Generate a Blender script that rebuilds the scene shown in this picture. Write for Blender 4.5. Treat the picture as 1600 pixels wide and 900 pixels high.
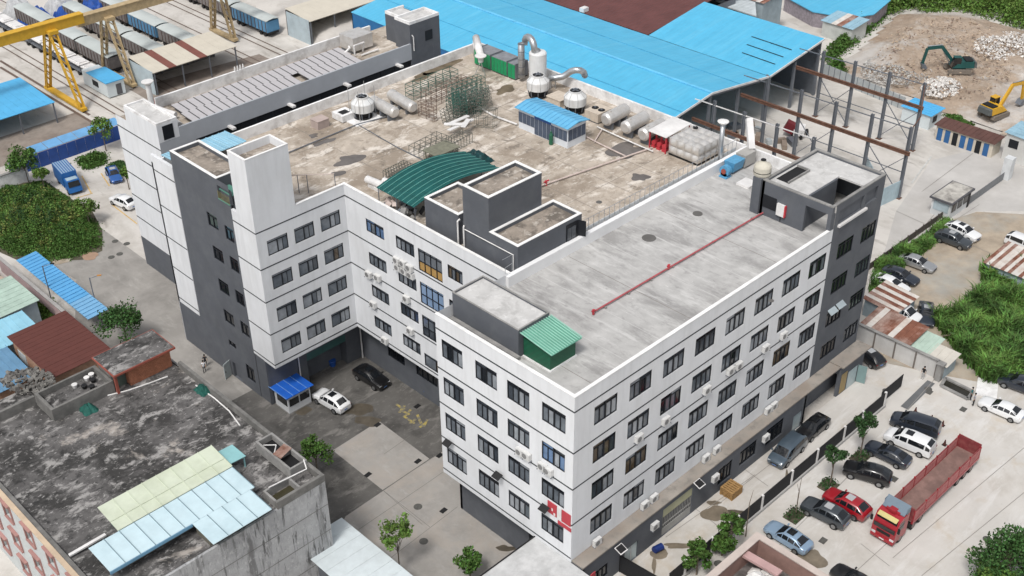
import bpy, math, random
from mathutils import Vector, Matrix, Euler
R = math.radians
rnd = random.Random(7)
for o in list(bpy.data.objects):
    bpy.data.objects.remove(o)
scene = bpy.context.scene
COL = scene.collection

# ------------------------------------------------------------------ camera
cd = bpy.data.cameras.new('camera'); cam = bpy.data.objects.new('camera', cd); COL.objects.link(cam)
CAM = Vector((-55.49089, -50.03818, 84.71291)); ROT = Euler((0.98698050, 0.00946421, -0.77726074), 'XYZ')
cam.location = CAM; cam.rotation_euler = ROT
FPX = 1860.4833
cd.sensor_width = 36.0; cd.lens = FPX / 1600 * 36.0; cd.clip_end = 3000; cd.clip_start = 1
scene.camera = cam
scene.render.resolution_x = 1024; scene.render.resolution_y = 576
# ------------------------------------------------------------------ light
w = bpy.data.worlds.new('World'); scene.world = w; w.use_nodes = True
nt = w.node_tree; nt.nodes.clear()
SUN_EL, SUN_AZ = R(58), R(250)          # azimuth of the sun measured like the sky's rotation (clockwise from +Y)
sk = nt.nodes.new('ShaderNodeTexSky'); sk.sky_type = 'NISHITA'; sk.sun_disc = False
sk.sun_elevation = SUN_EL; sk.sun_rotation = SUN_AZ; sk.air_density = 1.0; sk.dust_density = 4.0; sk.ozone_density = 1.0
hs = nt.nodes.new('ShaderNodeHueSaturation'); hs.inputs['Saturation'].default_value = 0.28
bg = nt.nodes.new('ShaderNodeBackground'); bg.inputs['Strength'].default_value = 0.135
wo = nt.nodes.new('ShaderNodeOutputWorld')
nt.links.new(sk.outputs[0], hs.inputs['Color']); nt.links.new(hs.outputs[0], bg.inputs[0]); nt.links.new(bg.outputs[0], wo.inputs[0])
sd = bpy.data.lights.new('sun', 'SUN'); sd.energy = 1.9; sd.angle = R(12); sd.color = (1.0, 0.965, 0.92)
so = bpy.data.objects.new('sun', sd); COL.objects.link(so); so.location = (0, 0, 150)
sdir = Vector((math.sin(SUN_AZ) * math.cos(SUN_EL), math.cos(SUN_AZ) * math.cos(SUN_EL), math.sin(SUN_EL)))
so.rotation_euler = (-sdir).to_track_quat('-Z', 'Y').to_euler()
vs = scene.view_settings
vs.view_transform = 'Standard'; vs.look = 'None'; vs.gamma = 1.0; vs.use_curve_mapping = False; vs.exposure = 0.12
scene.render.engine = 'CYCLES'

# ------------------------------------------------------------------ pixels (1600x900 photo) -> points
MR = ROT.to_matrix()
ZR = 2.2                                  # the lot on the right stands 2.2 m above the courtyard
def P(px, py, z=0.0):
    d = MR @ Vector(((px - 800) / FPX, (450 - py) / FPX, -1.0))
    return CAM + d * ((z - CAM.z) / d.z)
def PX(px, py, x):
    d = MR @ Vector(((px - 800) / FPX, (450 - py) / FPX, -1.0))
    return CAM + d * ((x - CAM.x) / d.x)
def PY(px, py, y):
    d = MR @ Vector(((px - 800) / FPX, (450 - py) / FPX, -1.0))
    return CAM + d * ((y - CAM.y) / d.y)

# ------------------------------------------------------------------ mesh building
class MB:
    def __init__(s): s.v = []; s.f = []
    def face(s, *pts):
        i = len(s.v); s.v += [tuple(p) for p in pts]; s.f.append(tuple(range(i, i + len(pts)))); return s
    def box(s, x0, y0, z0, x1, y1, z1):
        if x0 > x1: x0, x1 = x1, x0
        if y0 > y1: y0, y1 = y1, y0
        if z0 > z1: z0, z1 = z1, z0
        return s.hexa([(x0,y0,z0),(x1,y0,z0),(x1,y1,z0),(x0,y1,z0),(x0,y0,z1),(x1,y0,z1),(x1,y1,z1),(x0,y1,z1)])
    def hexa(s, p):
        i = len(s.v); s.v += [tuple(q) for q in p]
        s.f += [tuple(i + k for k in q) for q in ((0,3,2,1),(4,5,6,7),(0,1,5,4),(1,2,6,5),(2,3,7,6),(3,0,4,7))]; return s
    def cbox(s, c, d, rz=0.0, rx=0.0, ry=0.0):
        m = Euler((rx, ry, rz)).to_matrix(); c = Vector(c); h = [q / 2 for q in d]
        return s.hexa([c + m @ Vector((a*h[0], b*h[1], e*h[2])) for e in (-1,1) for a, b in ((-1,-1),(1,-1),(1,1),(-1,1))])
    def bar(s, a, b, wd=0.1, hd=None):
        a = Vector(a); b = Vector(b); d = b - a
        if d.length < 1e-6: return s
        q = d.normalized(); up = Vector((0,0,1)) if abs(q.z) < .95 else Vector((1,0,0))
        u = q.cross(up).normalized(); v = u.cross(q); hd = wd if hd is None else hd
        u *= wd/2; v *= hd/2
        return s.hexa([a-u-v, a+u-v, a+u+v, a-u+v, b-u-v, b+u-v, b+u+v, b-u+v])
    def tube(s, a, b, r, n=8, r2=None, cap=True):
        a = Vector(a); b = Vector(b); d = (b - a)
        if d.length < 1e-6: return s
        d = d.normalized(); up = Vector((0,0,1)) if abs(d.z) < .95 else Vector((1,0,0))
        u = d.cross(up).normalized(); v = d.cross(u); r2 = r if r2 is None else r2; i = len(s.v)
        for c, rr in ((a, r), (b, r2)):
            for k in range(n):
                t = 2*math.pi*k/n; s.v.append(tuple(c + u*rr*math.cos(t) + v*rr*math.sin(t)))
        for k in range(n): s.f.append((i+k, i+(k+1)%n, i+n+(k+1)%n, i+n+k))
        if cap: s.f.append(tuple(i+k for k in range(n))[::-1]); s.f.append(tuple(i+n+k for k in range(n)))
        return s
    def path(s, pts, r, n=8):
        pts = [Vector(p) for p in pts]
        for a, b in zip(pts, pts[1:]): s.tube(a, b, r, n)
        return s
    def sweep(s, pts, r, n=14):
        pts = [Vector(p) for p in pts]; i = len(s.v); prev = None
        for j, p in enumerate(pts):
            d = (pts[min(j+1, len(pts)-1)] - pts[max(j-1, 0)]).normalized()
            if prev is None: up = Vector((0,0,1)) if abs(d.z) < .9 else Vector((1,0,0)); u = d.cross(up).normalized()
            else: u = (prev - d*prev.dot(d)).normalized()
            prev = u; v = d.cross(u)
            for k in range(n): t = 2*math.pi*k/n; s.v.append(tuple(p + u*r*math.cos(t) + v*r*math.sin(t)))
        for j in range(len(pts)-1):
            for k in range(n): s.f.append((i+j*n+k, i+j*n+(k+1)%n, i+(j+1)*n+(k+1)%n, i+(j+1)*n+k))
        s.f.append(tuple(i+k for k in range(n))[::-1]); s.f.append(tuple(i+(len(pts)-1)*n+k for k in range(n))); return s
    def lathe(s, c, prof, n=20):                       # profile of (radius, z)
        i = len(s.v); c = Vector(c)
        for r, z in prof:
            for k in range(n):
                t = 2*math.pi*k/n; s.v.append((c.x + r*math.cos(t), c.y + r*math.sin(t), c.z + z))
        for j in range(len(prof)-1):
            for k in range(n): s.f.append((i+j*n+k, i+j*n+(k+1)%n, i+(j+1)*n+(k+1)%n, i+(j+1)*n+k))
        s.f.append(tuple(i+k for k in range(n))[::-1]); s.f.append(tuple(i+(len(prof)-1)*n+k for k in range(n)))
        return s
    def prism(s, poly, z0, z1):
        n = len(poly); i = len(s.v)
        ar = sum(poly[k][0]*poly[(k+1)%n][1]-poly[(k+1)%n][0]*poly[k][1] for k in range(n))
        if ar < 0: poly = poly[::-1]
        s.v += [(p[0], p[1], z0) for p in poly] + [(p[0], p[1], z1) for p in poly]
        s.f.append(tuple(range(i+n-1, i-1, -1))); s.f.append(tuple(range(i+n, i+2*n)))
        for k in range(n): s.f.append((i+k, i+(k+1)%n, i+n+(k+1)%n, i+n+k))
        return s
    def slab(s, pts, t):                               # a polygon in space with thickness t downwards
        n = len(pts); i = len(s.v); pts = [Vector(p) for p in pts]
        nrm = (pts[1]-pts[0]).cross(pts[2]-pts[0])
        if nrm.z < 0: pts = pts[::-1]
        s.v += [tuple(p) for p in pts] + [(p.x, p.y, p.z - t) for p in pts]
        s.f.append(tuple(range(i, i+n))); s.f.append(tuple(range(i+2*n-1, i+n-1, -1)))
        for k in range(n): s.f.append((i+(k+1)%n, i+k, i+n+k, i+n+(k+1)%n))
        return s
    def ico(s, c, r, jit=0.0, sq=1.0):
        t = (1+5**.5)/2; c = Vector(c)
        vv = [(-1,t,0),(1,t,0),(-1,-t,0),(1,-t,0),(0,-1,t),(0,1,t),(0,-1,-t),(0,1,-t),(t,0,-1),(t,0,1),(-t,0,-1),(-t,0,1)]
        ff = [(0,11,5),(0,5,1),(0,1,7),(0,7,10),(0,10,11),(1,5,9),(5,11,4),(11,10,2),(10,7,6),(7,1,8),(3,9,4),(3,4,2),(3,2,6),(3,6,8),(3,8,9),(4,9,5),(2,4,11),(6,2,10),(8,6,7),(9,8,1)]
        i = len(s.v)
        for q in vv:
            q = Vector(q).normalized() * r * (1 + jit*(rnd.random()*2-1)); s.v.append((c.x+q.x, c.y+q.y, c.z+q.z*sq))
        s.f += [tuple(i+k for k in q) for q in ff]; return s
    def mesh(s, name, off=(0,0,0), smooth=False):
        m = bpy.data.meshes.new(name)
        m.from_pydata([(a-off[0], b-off[1], c-off[2]) for a, b, c in s.v], [], s.f); m.validate(); m.update()
        if smooth:
            for p in m.polygons: p.use_smooth = True
        return m
def tag(o, label=None, cat=None, group=None, kind=None):
    if label: o['label'] = label
    if cat: o['category'] = cat
    if group: o['group'] = group
    if kind: o['kind'] = kind
    return o
def thing(name, label, cat, loc=(0,0,0), rz=0.0, group=None):
    o = bpy.data.objects.new(name, None); COL.objects.link(o); o.empty_display_size = .3
    o.location = loc; o.rotation_euler = (0,0,rz); return tag(o, label, cat, group)
def _link(name, me, mat, parent=None):
    o = bpy.data.objects.new(name, me); COL.objects.link(o)
    if mat and not me.materials: me.materials.append(mat)
    o.parent = parent; return o
def origin(o):
    v = Vector((0,0,0))
    while o is not None: v += o.location; o = o.parent
    return v
def part(name, mb, mat, parent, smooth=False, local=False):   # world-coordinate geometry under an unrotated parent
    off = (0,0,0) if local else origin(parent)
    return _link(name, mb.mesh(name, off, smooth) if isinstance(mb, MB) else mb, mat, parent)
def inst(name, me, mat, parent, loc, rz=0.0):                 # shared mesh; loc in world coordinates
    o = _link(name, me, mat, parent); off = origin(parent) if parent else Vector((0,0,0))
    o.location = Vector(loc) - off; o.rotation_euler = (0,0,rz); return o
def single(name, mb, mat, label, cat, group=None, smooth=False):
    xs = [v[0] for v in mb.v]; ys = [v[1] for v in mb.v]; zs = [v[2] for v in mb.v]
    c = ((min(xs)+max(xs))/2, (min(ys)+max(ys))/2, min(zs))
    o = _link(name, mb.mesh(name, c, smooth), mat); o.location = c; return tag(o, label, cat, group)
def struct(name, mb, mat, parent=None, kind='structure', smooth=False):
    o = _link(name, mb.mesh(name, (0,0,0), smooth) if isinstance(mb, MB) else mb, mat, parent)
    if parent is None: o['kind'] = kind
    return o

# ------------------------------------------------------------------ materials
def lin(c):                                            # photo 0-255 or linear 0-1
    return tuple(c) + (1.0,)
_M = {}
def M(name, c, rough=.75, metal=0.0, var=.18, scale=.6, c2=None, spec=.4, bump=0.0, stain=None, stain_amt=.0, stain_scale=.15, streak=False, alpha=1.0, ribs=None, island=0.0, coat=0.0, contrast=(.35,.7), detail=6, layers=()):
    if name in _M: return _M[name]
    m = bpy.data.materials.new(name); m.use_nodes = True; n = m.node_tree.nodes; l = m.node_tree.links
    b = n['Principled BSDF']; b.inputs['Roughness'].default_value = rough; b.inputs['Metallic'].default_value = metal
    b.inputs['Specular IOR Level'].default_value = spec
    if coat: b.inputs['Coat Weight'].default_value = coat; b.inputs['Coat Roughness'].default_value = .06
    geo = n.new('ShaderNodeNewGeometry')
    c2 = c2 or tuple(max(0, q*(1-var)) for q in c); cA = tuple(q*(1+var*.35) for q in c)
    nz = n.new('ShaderNodeTexNoise'); nz.inputs['Scale'].default_value = scale; nz.inputs['Detail'].default_value = detail; nz.inputs['Roughness'].default_value = .62
    l.new(geo.outputs['Position'], nz.inputs['Vector'])
    rp = n.new('ShaderNodeValToRGB'); rp.color_ramp.elements[0].position = contrast[0]; rp.color_ramp.elements[1].position = contrast[1]
    rp.color_ramp.elements[0].color = lin(c2); rp.color_ramp.elements[1].color = lin(cA)
    l.new(nz.outputs['Fac'], rp.inputs[0]); out = rp.outputs[0]
    if stain:
        mp = n.new('ShaderNodeMapping'); l.new(geo.outputs['Position'], mp.inputs['Vector'])
        if streak: mp.inputs['Scale'].default_value = (1, 1, .12)
        n2 = n.new('ShaderNodeTexNoise'); n2.inputs['Scale'].default_value = stain_scale; n2.inputs['Detail'].default_value = 9; n2.inputs['Roughness'].default_value = .68
        l.new(mp.outputs[0], n2.inputs['Vector'])
        r2 = n.new('ShaderNodeValToRGB'); r2.color_ramp.elements[0].position = .46; r2.color_ramp.elements[1].position = .64
        l.new(n2.outputs['Fac'], r2.inputs[0])
        mx = n.new('ShaderNodeMix'); mx.data_type = 'RGBA'
        mu = n.new('ShaderNodeMath'); mu.operation = 'MULTIPLY'; mu.inputs[1].default_value = stain_amt
        l.new(r2.outputs[0], mu.inputs[0]); l.new(mu.outputs[0], mx.inputs['Factor'])
        l.new(out, mx.inputs['A']); mx.inputs['B'].default_value = lin(stain); out = mx.outputs['Result']
    for lc, la, ls, lv, lo, hi in layers:                # extra stain layers: colour, amount, scale, stretch, ramp
        mp = n.new('ShaderNodeMapping'); mp.inputs['Scale'].default_value = lv; l.new(geo.outputs['Position'], mp.inputs['Vector'])
        n2 = n.new('ShaderNodeTexNoise'); n2.inputs['Scale'].default_value = ls; n2.inputs['Detail'].default_value = 10; n2.inputs['Roughness'].default_value = .7; n2.inputs['Distortion'].default_value = .35
        l.new(mp.outputs[0], n2.inputs['Vector'])
        mr_ = n.new('ShaderNodeMapRange'); mr_.inputs['From Min'].default_value = lo; mr_.inputs['From Max'].default_value = hi; mr_.inputs['To Max'].default_value = la
        l.new(n2.outputs['Fac'], mr_.inputs['Value']); mx = n.new('ShaderNodeMix'); mx.data_type = 'RGBA'
        l.new(mr_.outputs[0], mx.inputs['Factor']); l.new(out, mx.inputs['A']); mx.inputs['B'].default_value = lin(lc); out = mx.outputs['Result']
    if island:
        mx = n.new('ShaderNodeHueSaturation'); mr = n.new('ShaderNodeMapRange')
        mr.inputs['To Min'].default_value = 1-island; mr.inputs['To Max'].default_value = 1+island
        l.new(geo.outputs['Random Per Island'], mr.inputs['Value']); l.new(mr.outputs[0], mx.inputs['Value'])
        mr2 = n.new('ShaderNodeMapRange'); mr2.inputs['To Min'].default_value = .5-island*.06; mr2.inputs['To Max'].default_value = .5+island*.03
        l.new(geo.outputs['Random Per Island'], mr2.inputs['Value']); l.new(mr2.outputs[0], mx.inputs['Hue'])
        l.new(out, mx.inputs['Color']); out = mx.outputs[0]
    l.new(out, b.inputs['Base Color'])
    if ribs:                                            # corrugated sheet: (axis, period in m, depth)
        wv = n.new('ShaderNodeTexWave'); wv.wave_type = 'BANDS'; wv.bands_direction = ribs[0]; wv.inputs['Scale'].default_value = .314/ribs[1]
        l.new(geo.outputs['Position'], wv.inputs['Vector'])
        bp = n.new('ShaderNodeBump'); bp.inputs['Distance'].default_value = ribs[2]; bp.inputs['Strength'].default_value = 1.0
        l.new(wv.outputs['Fac'], bp.inputs['Height']); l.new(bp.outputs[0], b.inputs['Normal'])
    elif bump:
        n3 = n.new('ShaderNodeTexNoise'); n3.inputs['Scale'].default_value = 3.0; n3.inputs['Detail'].default_value = 8
        l.new(geo.outputs['Position'], n3.inputs['Vector'])
        bp = n.new('ShaderNodeBump'); bp.inputs['Distance'].default_value = bump; bp.inputs['Strength'].default_value = .8
        l.new(n3.outputs['Fac'], bp.inputs['Height']); l.new(bp.outputs[0], b.inputs['Normal'])
    if alpha < 1: b.inputs['Alpha'].default_value = alpha
    _M[name] = m; return m

WHITE = M('white_render', (.70,.715,.735), .8, var=.06, scale=.3, stain=(.52,.53,.54), stain_amt=.34, stain_scale=1.1, streak=True, layers=[((.60,.605,.61),.4,.25,(1,1,.6),.5,.66)])
GREY = M('grey_render', (.10,.108,.124), .8, var=.12, scale=.4, stain=(.15,.16,.17), stain_amt=.3, stain_scale=.5)
BAND = M('dark_groove', (.04,.045,.05), .7)
ROOFA = M('roof_concrete_pale', (.45,.445,.435), .9, var=.18, scale=.6, bump=.02, layers=[((.25,.245,.24),.8,.25,(1,.4,1),.48,.6),((.58,.575,.565),.55,.6,(1.8,.3,1),.53,.64),((.21,.205,.20),.5,1.6,(1.1,.5,1),.55,.67),((.62,.61,.60),.6,3.0,(1.5,.5,1),.62,.68)])
ROOFM = M('roof_concrete_stained', (.47,.41,.345), .9, var=.2, scale=.8, bump=.03, layers=[((.25,.205,.16),.85,.17,(1,1,1),.47,.58),((.66,.61,.55),.85,.4,(.6,1.3,1),.53,.6),((.15,.125,.10),.75,.55,(1,1,1),.56,.63),((.30,.255,.205),.6,2.0,(1,1,1),.52,.62),((.70,.66,.61),.6,2.6,(.8,1.2,1),.6,.66)])
ROOFS = M('stair_roof_dirty', (.33,.285,.24), .95, var=.3, scale=.9, bump=.02, layers=[((.12,.105,.09),.85,.5,(1,1,1),.48,.58),((.50,.46,.41),.8,1.1,(1,1,1),.54,.62)])
ROOFT = M('screed_pale', (.54,.535,.525), .9, var=.15, scale=.6, layers=[((.36,.355,.345),.7,.5,(1,1,1),.5,.62),((.66,.655,.645),.6,1.3,(1,1,1),.55,.64)])
PARAW = M('parapet_white_flaking', (.80,.80,.80), .85, var=.08, scale=1.2, stain=(.30,.28,.26), stain_amt=.45, stain_scale=.55)
FRAME = M('window_frame_black', (.012,.014,.018), .5, spec=.3)
GLASSES = [M('glass_%s' % k, c, .08, spec=.7, var=.3, scale=.9) for k, c in (('dark',(.012,.015,.02)),('slate',(.05,.06,.074)),('grey',(.14,.16,.185)),('curtain',(.31,.335,.365)),('blue',(.10,.18,.33)),('warm',(.10,.075,.05)))]
G_AMBER = M('glass_amber', (.42,.26,.09), .25); G_SKY = M('glass_sky', (.22,.32,.48), .1, spec=.8)
ACW = M('ac_plastic', (.62,.62,.61), .5, var=.15, scale=4); BLACK = M('black_plastic', (.012,.012,.013), .6)
STEEL = M('steel_grey', (.17,.185,.21), .5, metal=.3); GALV = M('galvanised', (.52,.54,.56), .35, metal=.75, var=.2, scale=2)
STAIN = M('stainless', (.66,.645,.625), .36, metal=.45, var=.12, scale=1.5, stain=(.45,.41,.36), stain_amt=.4, stain_scale=1.2)
FRPW = M('frp_white', (.69,.70,.70), .4, var=.1, scale=1.5, stain=(.45,.42,.38), stain_amt=.35, stain_scale=1.0, streak=True)
CONC = M('concrete_grey', (.30,.295,.285), .9, var=.3, scale=.8, stain=(.14,.14,.14), stain_amt=.5, stain_scale=.6)
PIPEW = M('pipe_white', (.72,.71,.70), .5); PIPEP = M('pipe_pinkish', (.56,.47,.43), .6, var=.2, scale=2); REDP = M('pipe_red', (.50,.045,.06), .45)
# ================================================================== ground
def interp(x, xs, ys):
    if x <= xs[0]: return ys[0]
    for a, b, c, d in zip(xs, xs[1:], ys, ys[1:]):
        if x <= b: return c + (d-c)*(x-a)/(b-a)
    return ys[-1]
def gz(x, y):
    x0 = interp(y, [-8, 2, 20, 60, 78], [-7, 0, 14, 30, 64])
    t = max(0, min(1, (x-x0)/5)); return ZR*t*t*(3-2*t)
def axis(lo, hi, a, b, st):
    v = [lo, lo*.6+a*.4] + [a + st*k for k in range(int((b-a)/st)+1)] + [b*.6+hi*.4, hi]
    return sorted(set(v))
gx = axis(-700, 900, -40, 130, 2.5); gy = axis(-600, 900, -60, 170, 2.5)
gm = MB(); gm.v = [(x, y, gz(x, y)) for y in gy for x in gx]; W_ = len(gx)
gm.f = [(j*W_+i, j*W_+i+1, (j+1)*W_+i+1, (j+1)*W_+i) for j in range(len(gy)-1) for i in range(W_-1)]
GCON = M('yard_concrete', (.55,.525,.49), .9, var=.12, scale=.15, bump=.01, layers=[((.35,.325,.29),.75,.08,(1,1,1),.48,.62),((.22,.20,.175),.65,.3,(1.6,.5,1),.56,.68),((.64,.62,.59),.5,.4,(1.6,.4,1),.54,.72)])
ground = struct('ground', gm, GCON, smooth=True)
def sheet(name, px, z, mat, lift=.012, parent=ground, world=None, kids=True):
    pts = [P(a, b, z) for a, b in px] if world is None else [Vector((a, b, z)) for a, b in world]
    mb = MB(); n = len(pts); ar = sum(pts[k].x*pts[(k+1)%n].y-pts[(k+1)%n].x*pts[k].y for k in range(n))
    if ar < 0: pts = pts[::-1]
    mb.face(*[(p.x, p.y, z+lift) for p in pts])
    return struct(name, mb, mat, parent)
ASPH = M('courtyard_asphalt_shaded', (.115,.11,.103), .85, var=.2, scale=.5, bump=.01, layers=[((.05,.048,.045),.85,.18,(1,1,1),.48,.6),((.20,.19,.178),.7,.5,(.6,1.4,1),.54,.64),((.22,.21,.195),.5,2.0,(1,1,1),.58,.68)])  # asphalt tone darkened further: shade from the surrounding wings is put into the colour
DRIV = M('driveway_concrete', (.31,.295,.275), .88, var=.15, scale=.3, bump=.01, layers=[((.17,.162,.15),.75,.13,(1,1,1),.45,.66),((.41,.395,.37),.6,.4,(1.4,.5,1),.54,.72)])
SLAB = M('slab_pale', (.33,.315,.295), .88, var=.12, scale=.4, layers=[((.21,.20,.185),.7,.2,(1,1,1),.46,.68),((.36,.315,.27),.5,.12,(1,1,1),.48,.6),((.43,.42,.41),.45,.6,(1.5,.5,1),.55,.72)])
LOT = M('lot_concrete', (.54,.52,.49), .88, var=.1, scale=.2, layers=[((.40,.37,.33),.6,.12,(1,1,1),.5,.64),((.45,.385,.30),.55,.18,(1,1,1),.55,.66),((.61,.60,.585),.6,.4,(.4,1.6,1),.52,.64),((.36,.345,.325),.5,2.2,(1,1,1),.6,.7)])
LOT2 = M('road_concrete', (.50,.485,.465), .88, var=.16, scale=.15, stain=(.36,.34,.32), stain_amt=.45, stain_scale=.12)
DIRT = M('dirt_tan', (.40,.335,.26), .95, var=.3, scale=.4, stain=(.33,.345,.33), stain_amt=.6, stain_scale=.12, bump=.04)
DIRTB = M('dirt_brown', (.36,.285,.22), .95, var=.2, scale=.6, bump=.08, layers=[((.24,.175,.125),.7,.12,(1,1,1),.46,.66),((.47,.455,.435),.85,.075,(1,1,1),.5,.62),((.50,.44,.37),.5,.9,(1,1,1),.52,.7)])
SOIL = M('soil_dark', (.10,.09,.06), .95, var=.4, scale=.8)
YEL = M('paint_yellow_worn', (.34,.27,.07), .8, var=.5, scale=2.5, c2=(.15,.142,.12), contrast=(.42,.62)); WPAINT = M('paint_white_worn', (.55,.55,.53), .8, var=.3, scale=2)
JOINT = M('joint_dark', (.17,.162,.15), .9); JOINTL = M('joint_grey', (.27,.255,.235), .9)
WET = M('wet_stain', (.21,.175,.13), .4, var=.35, scale=.8, spec=.5); WETD = M('wet_dark', (.10,.085,.065), .3, var=.3, scale=.8)
sheet('courtyard', None, 0, ASPH, world=[(-13, 2.5), (9.5, 2.5), (13, 62), (4, 62), (4, 48), (-13, 48)])
sheet('driveway', [(130,395),(205,425),(300,545),(330,600),(300,640),(262,570),(215,545),(165,490),(150,400),(110,440),(130,395),(165,365),(140,300),(205,235),(230,420),(150,405)], 0, DRIV, .008) if False else \
sheet('driveway', None, 0, DRIV, .008, world=[(-12.5, 48), (4, 48), (4, 100), (-1, 104), (-6, 96), (-5, 84), (-12.5, 70)])
s1 = [(520,704),(592,658),(671,717),(598,766)]; s2 = [(599,767),(672,717.5),(700,700),(760,780),(850,870),(820,930),(480,930),(540,807)]
for s, nm in ((s1, 'concrete_slab'), (s2, 'concrete_slab')): sheet(nm, s, 0, SLAB, .02)
_ln = [0]
def line(px, wd, mat, z=0.0, lift=.03, name='slab_joint', world=None):
    _ln[0] += 1; lift += .0006*(_ln[0] % 40)
    pts = [P(a, b, z) for a, b in px] if world is None else [Vector((a, b, z)) for a, b in world]
    mb = MB()
    for a, b in zip(pts, pts[1:]):
        d = (b-a); d.z = 0; nrm = Vector((-d.y, d.x, 0)).normalized()*wd/2
        mb.face(*[(q.x, q.y, z+lift) for q in (a-nrm, b-nrm, b+nrm, a+nrm)])
    return struct(name, mb, mat, ground)
for a in ([(598,766),(770,655)],[(660,820),(600,768)],[(560,828),(672,752),(692,738)],[(600,880),(715,792)],[(598,766),(672,824)],[(600,710),(640,682)]):
    line(a, .05, JOINT)
for a in ([(619,632),(632,640)],[(632,634),(624,645)],[(640,648),(628,642)],[(642,640),(634,650)],[(650,655),(640,662)],[(652,648),(658,662)],[(662,662),(656,668)],[(668,655),(662,667)],[(630,650),(648,662)]):
    line(a, .3, YEL, lift=.026, name='yellow_marking')
for a in ([(175,320),(214,350)],[(128,275),(143,303)],[(158,271),(171,291)],[(118,310),(145,302)]): line(a, .18, M('paint_orange_worn', (.62,.42,.16), .8, var=.3, scale=2), lift=.03, name='parking_line')
def disc(p, r, mat, name='manhole_cover', z=0.0, h=.035, n=14):
    mb = MB().lathe((p.x, p.y, z), [(r, 0), (r, h), (r*.9, h+.01)], n)
    return struct(name, mb, mat, ground)
IRON = M('iron_cover', (.10,.098,.09), .7, var=.3, scale=6)
for a in ((653,792),(662,846),(457,679),(198,381),(180,377),(187,397),(174,402)): disc(P(*a), .45, IRON)
for a in ((575,742),(653,721),(687,712),(693,798),(652,635),(590,664)):
    c = P(*a); struct('drain_grate', MB().cbox((c.x, c.y, .03), (.75, .5, .05), .1), BLACK, ground)
# the raised lot on the right
sheet('parking_lot', None, ZR, LOT, .012, world=[(3.5, -70), (75, -70), (75, -1.2), (3.5, -1.2)])
sheet('road', [(1346,520),(1400,330),(1456,250),(1560,225),(1700,230),(1700,330),(1525,330),(1480,345),(1420,400),(1370,460)], ZR, LOT2, .012)
sheet('dirt_lot', [(1350,560),(1365,468),(1425,398),(1482,345),(1526,331),(1700,340),(1700,640),(1600,560),(1545,600),(1465,585)], ZR, DIRT, .02)
for a in ((1123,881),(1450,608),(1543,843),(1385,611)): disc(P(a[0], a[1], ZR), .45, IRON, z=ZR)
for a in ((1397,749),(1377,760),(1286,845),(1505,640),(1452,613)):
    c = P(a[0], a[1], ZR); struct('drain_grate', MB().cbox((c.x, c.y, ZR+.03), (.8, .6, .05), .05), IRON, ground)
line([(1413,638),(1455,597)], .9, M('drain_strip', (.13,.135,.14), .9), ZR, .03, 'drain_channel')
for a in ([(1395,872),(1600,700)],[(1345,850),(1390,885)],[(1180,890),(1420,650)],[(1330,900),(1500,745)],[(1440,900),(1600,770)],[(1120,790),(1250,690)],[(1040,840),(1180,742)],[(1080,790),(1125,825)],[(1165,735),(1200,760)],[(1400,660),(1490,560)]):
    line(a, .06, JOINTL, ZR)
for a in ([(1400,330),(1600,420)],[(1440,300),(1520,240)],[(1450,372),(1530,320)],[(1380,430),(1460,335)]): line(a, .07, JOINTL, ZR)
line([(1424,287),(1455,245)], .25, WPAINT, ZR, .035, 'road_line')
def blob(px, z, mat, name='wet_stain', lift=.028, seed=1, n=26):
    r = random.Random(seed); c = P(px[0], px[1], z); mb = MB(); pts = []; _ln[0] += 1; lift += .0007*(_ln[0] % 37)
    u = P(px[0]+px[2], px[1], z)-c; v = P(px[0], px[1]-px[3], z)-c
    ph = [r.random()*6.28 for _ in range(5)]
    for k in range(n):
        t = 6.2832*k/n; q = 1+sum(.13*math.sin((j+2)*t+ph[j])/(1+j*.4) for j in range(5)); p = c+(u*math.cos(t)+v*math.sin(t))*q
        pts.append((p.x, p.y, z+lift))
    a = sum(pts[k][0]*pts[(k+1)%n][1]-pts[(k+1)%n][0]*pts[k][1] for k in range(n))
    mb.face(*(pts if a > 0 else pts[::-1])); return struct(name, mb, mat, ground)
for k, a in enumerate([(1119,803,21,13),(1115,786,10,4),(1145,802,22,5),(1030,866,16,7),(1060,853,20,5),(1022,884,3,14),(1230,745,3,10),(1270,875,22,14),(1242,870,14,8)]): blob(a, ZR, WET if k != 2 else WETD, seed=k+3)
for k, a in enumerate([(575,658,20,8),(790,857,14,5),(470,640,18,7),(560,640,24,9)]): blob(a, 0, WETD, seed=k+40, lift=.016)

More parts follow.
